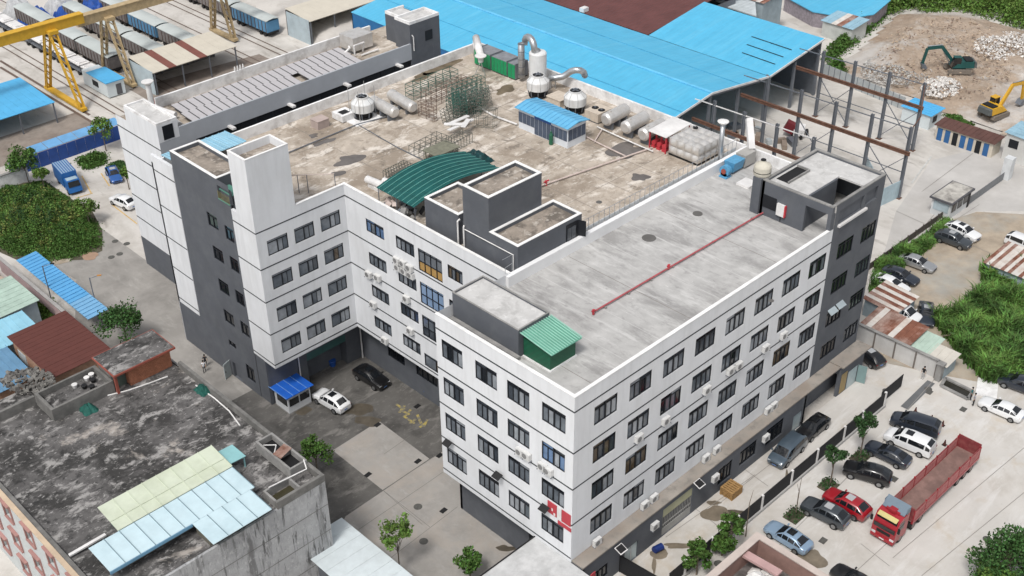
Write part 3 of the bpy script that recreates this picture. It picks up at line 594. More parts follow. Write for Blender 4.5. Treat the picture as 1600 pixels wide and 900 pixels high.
pp = [P(858,122,25.0), P(868,121.5,25.1), P(880,119.5,25.3), P(887,115,25.7), P(893,111,26.1), P(900,109.5,26.4), P(907,110,26.35), P(912,113,25.9), P(914,118,25.2)]
part('duct', fat(pp, .4), GALV, t, smooth=True); part('duct_leg', MB().tube(pp[1], (pp[1].x,pp[1].y,G0), .06).tube(pp[0], (pp[0].x,pp[0].y,G0), .3, 10), GALV, t)
CARB = M('carbon_green', (.01,.27,.105), .5, var=.15, scale=2); CARBT = M('carbon_top', (.23,.24,.26), .6, var=.3, scale=1.2)
for i, (y0, y1) in enumerate(((54.4,57.4),(51.4,54.2),(49.9,51.2))):
    t = thing('filter_cabinet', 'green panelled air filter cabinet with grey top, the one by the leaning exhaust duct' if i == 0 else 'green panelled air filter cabinet with grey top, the middle of the three' if i == 1 else 'narrow green air filter cabinet next to the hooped duct', 'cabinet', (43.7,(y0+y1)/2,G0), 0, 'filter cabinets')
    part('cabinet_body', MB().box(42.6,y0,G0+.15,44.9,y1,G0+2.1), CARBT, t)
    n = max(2, int((y1-y0)/.55)); st = (y1-y0)/n
    for k in range(n): part('green_panel', MB().box(42.54,y0+k*st+.04,G0+.22,42.6,y0+(k+1)*st-.04,G0+2.03), CARB, t)
    part('top_seam', MB().box(42.6,y0,G0+2.1,44.9,y0+.08,G0+2.16).box(42.6,y1-.08,G0+2.1,44.9,y1,G0+2.16), STEEL, t); part('plinth', MB().box(42.7,y0+.05,G0,44.8,y1-.05,G0+.15), BLACK, t)
t = thing('exhaust_duct', 'leaning white exhaust duct with a wide rim by the far roof corner', 'duct', (41.2,54.6,G0))
a, b = Vector((44.6,59.2,26.2)), Vector((41.4,55.0,26.0)); part('duct_body', MB().tube(a, b, .48, 14).tube(a, (44.7,59.3,G0), .45, 12), PIPEW, t, smooth=True)
part('rim', MB().lathe((41.0,54.5,25.3), [(.35,0),(.35,.5),(.75,.75),(.75,.85),(.4,.9)], 16), PIPEW, t)
for k in range(3): part('leg', MB().bar((41.0,54.5,25.4),(41.0+.8*math.cos(k*2.1+.5),54.5+.8*math.sin(k*2.1+.5),G0), .07), GALV, t)
# horizontal tanks
def htank(a, b, r, label, group):
    a = Vector(a); b = Vector(b); d = (b-a).normalized(); t = thing('water_tank', label, 'tank', ((a.x+b.x)/2,(a.y+b.y)/2,G0), 0, group)
    part('tank_shell', MB().tube(a, b, r, 18).tube(a-d*.22, a, r*.7, 18, r).tube(b, b+d*.22, r, 18, r*.7), STAIN, t, smooth=False)
    for f in (.15, .5, .85): part('saddle', MB().cbox(((a+(b-a)*f).x,(a+(b-a)*f).y,(G0+a.z-r*.6)/2), (.25 if abs(d.x)>.5 else r*1.7, .25 if abs(d.y)>.5 else r*1.7, a.z-r*.6-G0)), STEEL, t)
    part('hatch', MB().tube(a+(b-a)*.2+Vector((0,0,r*.9)), a+(b-a)*.2+Vector((0,0,r+.12)), .16, 10), STAIN, t); return t
for y, w_ in ((32.3,'nearest the cream twin-fan box'),(29.3,'the middle one of three'),(26.7,'right beside the red pumps')): htank((40.0,y,G0+1.35),(43.6,y+.2,G0+1.35), .78, 'horizontal stainless water tank by the far parapet, '+w_, 'row of three horizontal tanks')
t = thing('twin_fan_box', 'cream box with two dark fans beside the horizontal tanks', 'fan box', (41.3,34.8,G0)); part('box_body', MB().box(40.4,33.9,G0+.2,42.8,36.0,G0+1.3), M('box_cream', (.55,.48,.40), .7, var=.15, scale=2), t); part('base', MB().box(40.5,34.0,G0,42.7,35.9,G0+.2), STEEL, t)
for y in (34.45,35.45): f_ = part('fan', MB().lathe((41.6,y,G0+1.3), [(.42,0),(.42,.06)], 16), BLACK, t); part('fan_hub', MB().lathe((41.6,y,G0+1.36), [(.12,0),(.12,.08)], 10), STEEL, f_)
single('storage_bench', MB().box(40.6,40.2,G0,42.6,42.4,G0+.9).box(40.5,40.1,G0+.9,42.7,42.5,G0+.98), M('box_cream', ()), 'cream storage box between the two far cooling towers', 'box')
htank((24.6,56.0,G0+1.2),(24.3,51.6,G0+1.2), .68, 'horizontal stainless tank on legs right beside the guide-rod cooling tower', None)
htank((27.6,56.2,G0+1.0),(27.0,51.5,G0+1.0), .68, 'horizontal stainless tank close to the folded pipe racks', None)
part('pipe', MB().path([(39.5,33.2,G0+.3),(39.3,29.3,G0+.3),(39.2,26.3,G0+.3),(39.2,24.5,G0+.3)], .08), PIPEW, bld)
# panelled stainless tank with canopy and pumps
t = thing('panel_water_tank', 'square panelled stainless water tank beside the red pumps on the far roof edge', 'tank', (42.6,21.2,G0))
TX0, TX1, TY0, TY1, TZ0, TZ1 = 40.3, 44.7, 19.1, 23.2, G0+.25, G0+2.1
part('tank_body', MB().box(TX0,TY0,TZ0,TX1,TY1,TZ1), STAIN, t); part('base', MB().box(TX0,TY0,G0,TX1,TY1,TZ0), BLACK, t)
pil = MB(); q = []
for j in range(5):
    for i in range(5): pil.v.append((-.5+.25*i, -.5+.25*j, .24*max(0,(1-(abs(-2+i)/2)**2)*(1-(abs(-2+j)/2)**2))))
pil.f = [(5*j+i,5*j+i+1,5*j+i+6,5*j+i+5) for j in range(4) for i in range(4)]
pm = pil.mesh('tank_panel', smooth=True); pm.materials.append(STAIN)
def panel(c, rot):
    o = _link('tank_panel', pm, None, t); o.location = Vector(c)-t.location; o.rotation_euler = rot; o.scale = (1.0,.9,1)
for i in range(4):
    for j in range(4): panel((TX0+.55+1.1*i,TY0+.51+1.02*j,TZ1+.005), (0,0,0))
    for k in range(2): panel((TX0+.55+1.1*i,TY0-.005,TZ0+.46+.92*k), (math.pi/2,0,0)); panel((TX0-.005,TY0+.51+1.02*i,TZ0+.46+.92*k), (math.pi/2,0,-math.pi/2))
part('hatch', MB().lathe((44.0,22.5,TZ1+.1), [(.3,0),(.3,.12)], 12), BLACK, t)
t = thing('pump_canopy', 'white flat canopy over red fire pumps next to the panelled tank', 'canopy', (42.5,24.8,G0))
part('roof', MB().slab([(39.9,23.35,G0+2.15),(44.4,23.35,G0+2.35),(44.4,26.0,G0+2.35),(39.9,26.0,G0+2.15)], .08), PIPEW, t)
for p in ((40.1,23.5),(44.2,23.5),(44.2,25.8),(40.1,25.8)): part('post', MB().box(p[0]-.06,p[1]-.06,G0,p[0]+.06,p[1]+.06,G0+2.1), REDP, t)
for k in range(3):
    p = thing('fire_pump', 'red fire pump set under the white canopy', 'pump', (40.9,24.0+.75*k,G0), 0, 'pumps under the canopy')
    part('casing', MB().tube((40.4,24.0+.75*k,G0+.6),(41.3,24.0+.75*k,G0+.6), .3, 10).tube((40.9,24.0+.75*k,G0+.6),(40.9,24.0+.75*k,G0+1.5), .12), REDP, p); part('base', MB().box(40.3,23.75+.75*k,G0,41.5,24.25+.75*k,G0+.3), REDP, p)
# vent pipe and fan unit
t = thing('vent_pipe', 'grey upright vent pipe with a wide cap behind the blue fan', 'pipe', (41.7,17.0,G0))
part('pipe_shaft', MB().tube((41.7,17.25,G0),(41.7,17.25,G0+5.2), .26, 14), GALV, t, smooth=True); part('cap', MB().lathe((41.7,17.25,G0+5.2), [(.3,0),(.62,.3),(.62,.38),(.2,.5)], 16), PIPEW, t)
FBLU = M('fan_blue', (.10,.33,.55), .45, var=.2, scale=2)
t = thing('blower_fan', 'blue centrifugal blower with a pale filter box beside the white parapet', 'fan', (42.3,15.7,G0))
part('scroll', MB().tube((40.2,15.5,G0+.75),(40.75,15.5,G0+.75), .62, 18), FBLU, t); part('inlet', MB().tube((40.15,15.5,G0+.75),(40.05,15.5,G0+.75), .3, 14), M('inlet_red', (.30,.07,.05), .6), t)
part('frame', MB().box(40.0,15.0,G0,40.9,16.0,G0+.15).box(40.2,15.1,G0,40.3,15.9,G0+.5), FBLU, t)
part('outlet_box', MB().hexa([(41.3,15.1,G0+.3),(43.0,15.1,G0+.3),(43.0,16.2,G0+.3),(41.3,16.2,G0+.3),(41.2,14.9,G0+1.45),(43.1,14.9,G0+1.45),(43.1,16.3,G0+1.45),(41.2,16.3,G0+1.45)]), FBLU, t)
part('filter_box', MB().box(43.3,15.0,G0+.2,45.2,16.3,G0+1.6), M('filter_grey', (.40,.39,.37), .6), t)
part('motor', MB().tube((40.8,15.5,G0+.75),(41.3,15.5,G0+.75), .26, 12), FBLU, t)
t = thing('slanting_chute', 'white slanting duct rising from the filter box over the parapet', 'duct', (45.8,16.5,G0))
part('duct', MB().bar((45.3,15.7,G0+1.5),(46.6,17.3,G0+4.2), .7, .6), PIPEW, t)
# storage tank on the tower's corner, hatch slab
t = thing('plastic_tank', 'cream plastic water tank standing on the corner of the grey roof tower', 'tank', (37.4,9.0,27.6))
part('tank_body', MB().lathe((37.2,8.85,27.6), [(.85,0),(.9,.15),(.9,.95),(.8,1.15),(.3,1.45),(.25,1.6)], 22), M('plastic_cream', (.56,.53,.45), .5), t, smooth=False); part('lid', MB().lathe((37.2,8.85,29.2), [(.27,0),(.27,.1)], 14), BLACK, t)
part('strap', MB().lathe((37.2,8.85,28.0), [(.92,0),(.92,.06)], 22), BLACK, t)
single('cover_slab', MB().box(39.9,12.0,G0,41.6,13.6,G0+.22), PIPEW, 'square white cover slab lying on the pale roof', 'slab')
# fence on the low parapet
t = thing('mesh_fence', 'long row of thin metal fence posts with white panels along the middle parapet', 'fence', (30,17.1,ZPAR-.1))
for k in range(33):
    x = 19.8+k*.78
    part('post', MB().tube((x,17.35,ZPAR-.2),(x,17.35,ZPAR+1.05), .03, 5), GALV, t)
    if k < 32: part('panel', MB().box(x+.05,17.33,ZROOF,x+.73,17.37,ZPAR+.15), M('panel_pale', (.62,.64,.65), .6), t)
part('top_rail', MB().tube((19.8,17.35,ZPAR+1.05),(44.8,17.35,ZPAR+1.05), .03, 5), GALV, t)
# pipes lying on the roofs
t = thing('fire_pipe', 'long thin red fire pipe running across the pale near roof', 'pipe', (24,7.9,G0))
part('pipe_run', MB().tube((11.0,8.05,G0+.25),(37.0,7.75,G0+.25), .085), M('pipe_red_faded', (.42,.10,.11), .6, var=.25, scale=2), t)
for x in (11.0,21.6,36.8): part('valve', MB().tube((x,7.95,G0+.1),(x,7.95,G0+.62), .11).tube((x-.2,7.95,G0+.5),(x+.2,7.95,G0+.5), .08), REDP, t)
for k in range(8): part('support', MB().box(12.5+k*3.2,7.8,G0,12.7+k*3.2,8.1,G0+.17), CONC, t)
t = thing('roof_pipe', 'pinkish pipe running from the pumps across the stained main roof', 'pipe', (30,28,G0))
part('pipe_run', MB().path([(40.0,25.3,G0+.2),(31,26.9,G0+.2),(21.5,28.6,G0+.2)], .1), PIPEP, t); part('valve', MB().tube((25.5,27.9,G0),(25.5,27.9,G0+.6), .12).tube((25.2,27.9,G0+.5),(25.9,27.9,G0+.5), .1), REDP, t)
t = thing('roof_pipe', 'pale pipe from the pipe racks to the blue-roofed cabin', 'pipe', (35,46,G0)); part('pipe_run', MB().path([(34.2,50.6,G0+.25),(33.2,44.0,G0+.25),(33.5,40.4,G0+.25)], .12), PIPEW, t)
t = thing('roof_pipe', 'thin dark pipe along the left part of the stained main roof', 'pipe', (16,50,G0)); part('pipe_run', MB().path([(9.5,53.8,G0+.15),(20.5,54.0,G0+.15),(25.0,53.0,G0+.15)], .07).path([(20.6,54.0,G0+.12),(20.0,46.0,G0+.12),(20.0,41.0,G0+.12)], .05), STEEL, t)
t = thing('roof_pipe', 'pale pipe crossing the roof beside the three horizontal tanks', 'pipe', (37,29,G0)); part('pipe_run', MB().path([(37.0,33.5,G0+.15),(36.6,29.5,G0+.15),(36.4,26.2,G0+.15)], .09).path([(39.6,32.5,G0+.2),(36.6,31.0,G0+.15)], .09), PIPEP, t)
# blue-roofed cabin
t = thing('roof_cabin', 'cabin with light blue corrugated roof and dark window panels standing on the main roof', 'cabin', (34.9,36.1,G0))
CABD = M('cabin_slate', (.075,.10,.15), .5, var=.2, scale=2); CABW = M('cabin_white', (.66,.70,.75), .6, var=.08); CABB = M('cabin_blue', (.02,.10,.36), .5)
BLUR = M('sheet_light_blue', (.13,.42,.66), .45, var=.14, scale=.8)
X0, X1, YA, YC = 33.4, 36.4, 32.2, 40.0
part('wall', MB().box(X0,YA,G0,X1,YC,G0+2.55), CABW, t)
for k in range(12):
    y = YA+.1+k*.645; big = 4 <= k < 8
    part('window_panel', MB().box(X0-.04,y,G0+(.1 if big else .85),X0,y+.58,G0+2.1), CABD, t)
part('blue_band', MB().box(X0-.05,YA+2.6,G0+2.1,X0,YA+5.2,G0+2.55), CABB, t)
for k in range(4): part('window_panel', MB().box(X0+.12+k*.72,YA-.04,G0+.85,X0+.76+k*.72,YA,G0+2.2), CABD, t)
part('roof', MB().slab([(X0-.35,YA-.35,G0+2.62),((X0+X1)/2,YA-.35,G0+2.98),((X0+X1)/2,YC+.35,G0+2.98),(X0-.35,YC+.35,G0+2.62)], .06).slab([((X0+X1)/2,YA-.35,G0+2.98),(X1+.35,YA-.35,G0+2.62),(X1+.35,YC+.35,G0+2.62),((X0+X1)/2,YC+.35,G0+2.98)], .06), BLUR, t)
for k in range(14):
    y = YA-.3+k*.64; part('roof_rib', MB().bar((X0-.35,y,G0+2.65),((X0+X1)/2,y,G0+3.01), .07, .05).bar(((X0+X1)/2,y,G0+3.01),(X1+.35,y,G0+2.65), .07, .05), BLUR, t)
single('gas_bottle', MB().lathe((32.9,34.3,G0), [(.22,0),(.24,.1),(.24,1.2),(.1,1.45),(.1,1.6)], 14), M('bottle_green', (.02,.13,.07), .5), 'dark green gas bottle standing against the blue-roofed cabin', 'gas bottle')
# arched green canopy
t = thing('arched_canopy', 'dark green arched canopy of corrugated sheets behind the grey stair heads', 'canopy', (16,34.6,G0))
DGR = M('sheet_dark_green', (.008,.092,.088), .5, var=.25, scale=1.2)
def azz(f): return G0+1.5+1.35*math.sin(math.pi*(.12+.83*f))
NA = 14
for k in range(16):
    y0 = 31.6+k*.375; mb = MB()
    for i in range(NA):
        f0, f1 = i/NA, (i+1)/NA; xa, xb = 10.2+12.3*f0, 10.2+12.3*f1
        mb.slab([(xa,y0+.02,azz(f0)),(xb,y0+.02,azz(f1)),(xb,y0+.30,azz(f1)+.05),(xa,y0+.30,azz(f0)+.05)], .03); mb.slab([(xa,y0+.30,azz(f0)+.05),(xb,y0+.30,azz(f1)+.05),(xb,y0+.375,azz(f1)),(xa,y0+.375,azz(f0))], .03)
    part('roof_sheet', mb, DGR, t)
    if k % 2 == 0: part('ridge', MB().sweep([(10.2+12.3*i/NA, y0+.33, azz(i/NA)+.09) for i in range(NA+1)], .045, 6), M('ridge_teal', (.10,.30,.27), .5), t)
for y in (31.7,34.6,37.5):
    for x, f in ((10.4,.015),(16.3,.5),(22.3,.985)): part('post', MB().tube((x,y,G0),(x,y,azz(f)), .05), STEEL, t)
for f in (.015,.5,.985): part('purlin', MB().bar((10.2+12.3*f,31.6,azz(f)-.08),(10.2+12.3*f,37.6,azz(f)-.08), .08), STEEL, t)
r = random.Random(4)
t = thing('junk_heap', 'jumbled dark junk stored under the front edge of the arched canopy', 'junk', (11.2,33.5,G0))
for k in range(22): part('scrap', MB().cbox((10.2+r.random()*1.6,31.8+r.random()*5,G0+.25+r.random()*.6), (r.uniform(.2,.8),r.uniform(.2,.8),r.uniform(.2,.7)), r.random()*3, r.random(), r.random()), r.choice([BLACK, CONC, STEEL, PIPEP]), t)
# folded pipe racks
RGR = M('rack_green', (.035,.12,.095), .5); RBR = M('rack_brown', (.17,.115,.09), .6); RGY = M('rack_grey', (.14,.145,.125), .6)
def rack(loc, L, W, H, nl, nw, nh, rz, mat, label, tilt=0.0, b=.045, name='pipe_rack', group=None):
    t = thing(name, label, 'rack', loc, rz, group); m = Euler((0, tilt, 0)).to_matrix()
    q = lambda x, y, z: m @ Vector((x-L/2, y-W/2, z))
    for j in range(nw+1):
        y = W*j/nw
        for i in range(nl+1): part('upright', MB().bar(q(L*i/nl,y,0), q(L*i/nl,y,H), b), mat, t, local=True)
        for k in range(nh+1): part('rail', MB().bar(q(0,y,H*k/nh), q(L,y,H*k/nh), b), mat, t, local=True)
    for i in range(nl+1):
        for k in range(nh+1): part('crossbar', MB().bar(q(L*i/nl,0,H*k/nh), q(L*i/nl,W,H*k/nh), b), mat, t, local=True)
    if tilt: t.location.z += abs(math.sin(tilt))*L/2
    return t
rack((33.5,55.4,G0), 7.5, 1.5, 1.7, 6, 1, 3, .02, RGR, 'long dark green pipe rack nearest the solar roof')
rack((33.2,52.4,G0), 7.0, 1.8, 1.6, 8, 2, 2, .05, RBR, 'long rusty brown pipe rack behind the green tangle of racks')
rack((34.6,50.2,G0), 5.0, 1.4, 2.3, 6, 2, 3, .03, RGR, 'tall green rack in the middle of the tangle of racks')
for k in range(5): rack((29.6+k*1.05,46.4+(k%3)*.8,G0+(k%2)*.7), 3.4, 1.6, 1.8, 6, 2, 4, .9*k, RGR if k % 3 else RGY, 'green pipe rack lying in the dense tangle of racks', .12*(k-2), .04, group='tangle of green racks')
rack((27.6,49.5,G0), 2.6, .5, 1.9, 2, 1, 4, -1.5, RBR, 'brown ladder-like rack in front of the horizontal tank')
rack((22.5,43.2,G0), 4.6, 2.3, 1.0, 5, 3, 1, .1, RGY, 'low grey frame of square bays lying before the white boards')
rack((25.2,41.6,G0), 3.4, 1.5, 1.2, 7, 1, 1, .1, RGY, 'grey slatted trolley beside the low square-bay frame')
rack((30.5,42.6,G0), 2.4, 2.2, 2.0, 2, 2, 2, .6, RGY, 'leaning grey frame behind the white boards', .3)
rack((15.8,40.4,G0), 3.2, 2.2, 1.1, 8, 4, 1, .1, RGY, 'grey-green openwork frame by the inner roof corner')
single('cover_board', MB().box(20.3,39.6,G0+1.05,23.8,42.0,G0+1.15).box(20.5,39.8,G0,20.6,39.9,G0+1.05).box(23.5,39.8,G0,23.6,39.9,G0+1.05).box(20.5,41.7,G0,20.6,41.8,G0+1.05), M('board_olive', (.20,.20,.15), .8, var=.3, scale=2), 'olive board table beside the tarpaulin pile', 'table')
for k, (dx, dy, rz, L) in enumerate(((0,0,.1,4.2),(.5,1.0,.08,3.4),(-.6,.3,-.7,2.6),(.3,-.5,.55,2.4))):
    single('white_board', MB().cbox((27.4+dx,43.4+dy,G0+1.3+.09*k), (L,.55,.08), rz, .05*k-.05, .04), PIPEW, 'white board dumped on top of the pipe racks', 'board', 'white boards on the racks')
TARP = M('tarp_teal', (.006,.055,.06), .5, var=.5, scale=2, bump=.05)
mb = MB(); from mathutils import noise as _nz
for j in range(13):
    for i in range(17):
        u, v = i/16, j/12; e = min(1, 5*min(u,1-u,v,1-v)); mb.v.append((21.0+4.6*u,35.9+2.9*v,G0+.05+e*(1.0+.5*_nz.noise(Vector((u*6,v*6,3))))))
mb.f = [(17*j+i,17*j+i+1,17*j+i+18,17*j+i+17) for j in range(12) for i in range(16)]
single('tarp_pile', mb, TARP, 'dark teal tarpaulin draped over a pile beyond the arched canopy', 'tarpaulin')
single('crate', MB().box(16.5,56.2,G0,18.1,57.6,G0+1.0).box(16.45,56.15,G0+1.0,18.15,57.65,G0+1.06), M('crate_pink', (.44,.36,.33), .8), 'pinkish concrete box on the roof near the left parapet', 'box')
for k, (x, y) in enumerate(((12.3,40.3),(13.3,38.7))): single('roll_of_sheet', MB().tube((x-.2,y+1.3,G0+.75),(x+.1,y-1.2,G0+.75), .42, 14).box(x-.4,y-.9,G0,x+.3,y+1,G0+.4), PIPEW, 'white roll lying by the inner roof corner', 'roll', 'white rolls by the roof corner')
t = thing('pipe_stand', 'light pipe frame standing by the tall white roof block', 'frame', (6.5,48,G0))
fp = [(4.5,45.0),(8.6,43.0),(4.3,50.0)]
part('top_bar', MB().path([(4.0,50.0,G0+2.2),(4.6,46.5,G0+2.2),(8.8,42.8,G0+2.2)], .05), PIPEP, t)
for x, y in ((4.0,50.0),(4.6,46.5),(5.9,45.4),(6.6,44.7),(8.8,42.8)): part('post', MB().tube((x,y,G0),(x,y,G0+2.2), .045), STEEL, t)
def rblob(x, y, rx, ry, mat, seed, z=G0, name='puddle'):
    r = random.Random(seed); ph = [r.random()*6.28 for _ in range(5)]; pts = []
    for k in range(30):
        a = 6.2832*k/30; q = 1+sum(.16*math.sin((j+2)*a+ph[j])/(1+j*.3) for j in range(5)); pts.append((x+rx*q*math.cos(a), y+ry*q*math.sin(a), z+.016))
    return part(name, MB().face(*pts), mat, bld)
PUD = M('puddle', (.15,.135,.125), .18, var=.25, scale=.6); MUD = M('mud_patch', (.17,.135,.09), .7, var=.4, scale=.8)
for k, (px, py, rx, ry) in enumerate(((547,250,1.6,1.2),(506,222,1.5,.5),(490,212,.6,.5),(530,271,.7,.6),(1000,277,.9,.9),(685,105,3.2,1.2),(660,120,1.6,.9),(790,140,1.4,1.0),(975,235,2.4,1.5),(845,370,.5,.5))):
    p = P(px, py, G0); rblob(p.x, p.y, rx, ry, MUD if k in (5,6,7) else PUD, k+60)
for px, py, rr in ((1014,372,.55),(1090,334,.4),(936,316,.25),(556,180,.5),(1205,470,.2)):
    p = P(px, py, G0); part('roof_drain', MB().lathe((p.x,p.y,G0), [(rr*1.3,0),(rr*1.3,.04),(rr,.05)], 14), M('drain_dark', (.12,.115,.11), .8), bld)
# ------------------------------------------------------------------ air conditioners
acb = MB().box(-.45,-.36,0,.45,0,.72).mesh('ac_case'); acb.materials.append(ACW)
acf = MB().tube((-.12,-.362,.37),(-.12,-.385,.37), .27, 14).mesh('fan_grille'); acf.materials.append(M('grille_grey', (.22,.22,.22), .6))
acr = MB().box(-.5,-.42,-.07,-.44,0,0).box(.44,-.42,-.07,.5,0,0).mesh('bracket'); acr.materials.append(STEEL)
def ac(loc, rz, label, group):
    t = thing('air_conditioner', label, 'air conditioner', loc, rz, group)
    for nm, me in (('case', acb), ('fan_grille', acf), ('bracket', acr)): _link(nm, me, None, t)
    return t
L1 = 'white air conditioner unit in the tight cluster of six left of the amber stair glazing'; L1b = 'single white air conditioner unit under a window of the inner courtyard wall'; L2 = 'white air conditioner outdoor unit on the narrow front facade of the near wing'
L3 = 'white air conditioner outdoor unit hung on the long white facade above the truck lot'; L4 = 'white air conditioner outdoor unit standing on the dirty concrete ledge'; L5 = 'white air conditioner outdoor unit on the grey ground floor wall under the ledge'
for px, py in ((578,430),(592,435),(622,408),(632,413),(642,420),(624,419),(634,425),(644,431),(585,477),(637,468),(643,518),(603,533)):
    p = PX(px, py, X2-.03); c6 = 618 < px < 646 and py < 440; ac((X2-.03, p.y, p.z-.2), RX, L1 if c6 else L1b, 'clustered courtyard air conditioners' if c6 else 'single courtyard air conditioners')
for px, py in ((815,707),(825,713),(850,730),(859,737)): p = PX(px, py, -.02); ac((-.02, p.y, p.z-.2), RX, L2, 'front facade air conditioners')
for px, py in ((1139,580),(1152,572),(1102,610),(1194,545),(1038,658),(996,685),(1222,525)): p = PY(px, py, -.02); ac((p.x, -.02, p.z-.2), 0, L3, 'long facade air conditioners')
for x in (3.1,9.7,11.0,18.9,20.6,29.2,30.2): ac((x, -.15, 6.48), 0, L4, 'air conditioners on the ledge')
for x in (9.9,19.1,27.5): ac((x, YG-.03, 4.5), 0, L5, 'air conditioners under the ledge')
# solar lamps and sign
for px, py in ((699,692),(777,743),(850,794)):
    p = PX(px, py, -.5); t = thing('solar_lamp', 'black solar lamp on an arm on the narrow front facade', 'lamp', (0, p.y, p.z), 0, 'solar lamps on the front facade')
    part('panel', MB().cbox((-.55,p.y,p.z), (.7,.9,.06), 0, 0, R(-25)), BLACK, t); part('arm', MB().bar((-.02,p.y,p.z-.25),(-.5,p.y,p.z-.05), .05), STEEL, t)
for x, z in ((4.6,5.5),(15.9,6.0)):
    t = thing('solar_lamp', 'square solar lamp with white rim on the grey wall under the ledge', 'lamp', (x, YG-.4, z), 0, 'solar lamps under the ledge')
    part('panel', MB().cbox((x,YG-.6,z+.5), (.8,.7,.05), 0, R(20)), BLACK, t); part('rim', MB().cbox((x,YG-.6,z+.46), (.95,.85,.05), 0, R(20)), PIPEW, t); part('arm', MB().bar((x,YG,z),(x,YG-.55,z+.42), .05), STEEL, t)
t = thing('wall_sign', 'red and white sign boards fixed at the corner of the white facade', 'sign', (-.05,1.2,10.0))
SRED = M('sign_red', (.46,.05,.065), .6, var=.1); 
part('red_board', MB().box(-.07,1.75,10.55,-.02,2.85,11.9), SRED, t); part('red_board', MB().box(-.07,.1,10.55,-.02,1.15,11.9), SRED, t); part('red_strip', MB().box(-.07,.02,9.95,-.02,1.6,10.35), SRED, t)
part('white_board', MB().box(-.07,1.2,10.55,-.02,1.7,11.9), PIPEW, t); part('lettering', MB().box(-.085,1.9,10.6,-.072,2.1,10.9).box(-.085,2.2,11.0,-.072,2.35,11.3).box(-.085,1.4,10.8,-.072,1.44,11.7), PIPEW, t)
# ================================================================== vehicles
TYRE = M('tyre', (.018,.018,.019), .85); RIM = M('rim', (.36,.37,.38), .35, metal=.8); CGLASS = M('car_glass', (.012,.014,.017), .06, spec=.8)
LAMP = M('headlamp', (.62,.64,.66), .12, spec=.8); TAIL = M('tail_lamp', (.28,.01,.012), .2); PLATE = M('plate', (.10,.20,.45), .5); ARCH = M('wheel_arch', (.012,.012,.013), .9)
def paint(n, c, met=.0): return M('paint_'+n, c, .32, metal=met, var=.04, scale=1, spec=.5, coat=.8)
#            x, zb, zs, w, zr, wr   (zr 0 = no cabin at this station)
PROF = {
 'sedan': (4.75, [(2.37,.38,.60,.66,0,0),(2.24,.24,.70,.82,0,0),(1.85,.20,.79,.90,0,0),(1.35,.2,.85,.92,0,0),(.95,.2,.90,.925,0,0),(.20,.2,.93,.925,1.40,.60),(-.45,.2,.95,.925,1.46,.63),(-1.15,.2,.97,.925,1.40,.60),(-1.85,.2,1.0,.91,0,0),(-2.2,.24,.98,.86,0,0),(-2.37,.40,.84,.74,0,0)], (4,5,7,8), 1.42, -1.42, .33),
 'suv': (4.75, [(2.37,.42,.74,.70,0,0),(2.25,.28,.88,.86,0,0),(1.9,.25,.97,.93,0,0),(1.4,.25,1.02,.95,0,0),(1.05,.25,1.06,.955,0,0),(.35,.25,1.08,.955,1.60,.66),(-.4,.25,1.09,.955,1.69,.69),(-1.4,.25,1.11,.95,1.64,.67),(-2.1,.27,1.12,.92,1.24,.74),(-2.3,.30,1.06,.88,0,0),(-2.38,.45,.95,.80,0,0)], (4,5,7,8), 1.42, -1.40, .37),
 'van': (5.1, [(2.55,.40,.74,.74,0,0),(2.45,.28,.88,.88,0,0),(2.15,.25,.99,.95,0,0),(1.85,.25,1.06,.96,0,0),(1.6,.25,1.10,.965,0,0),(.85,.25,1.12,.965,1.72,.74),(.0,.25,1.13,.965,1.83,.78),(-1.9,.25,1.13,.96,1.80,.77),(-2.42,.27,1.13,.94,1.55,.78),(-2.52,.30,1.08,.92,0,0),(-2.56,.42,.95,.86,0,0)], (4,5,7,8), 1.55, -1.5, .35),
 'hatch': (4.0, [(2.0,.38,.66,.66,0,0),(1.88,.25,.80,.80,0,0),(1.55,.22,.88,.86,0,0),(1.2,.22,.92,.87,0,0),(.95,.22,.95,.875,0,0),(.30,.22,.97,.875,1.46,.62),(-.3,.22,.98,.875,1.53,.65),(-1.2,.22,.99,.87,1.47,.63),(-1.8,.24,1.0,.85,1.1,.70),(-1.95,.28,.95,.81,0,0),(-2.0,.42,.86,.74,0,0)], (4,5,7,8), 1.22, -1.22, .32)}
_cm = {}
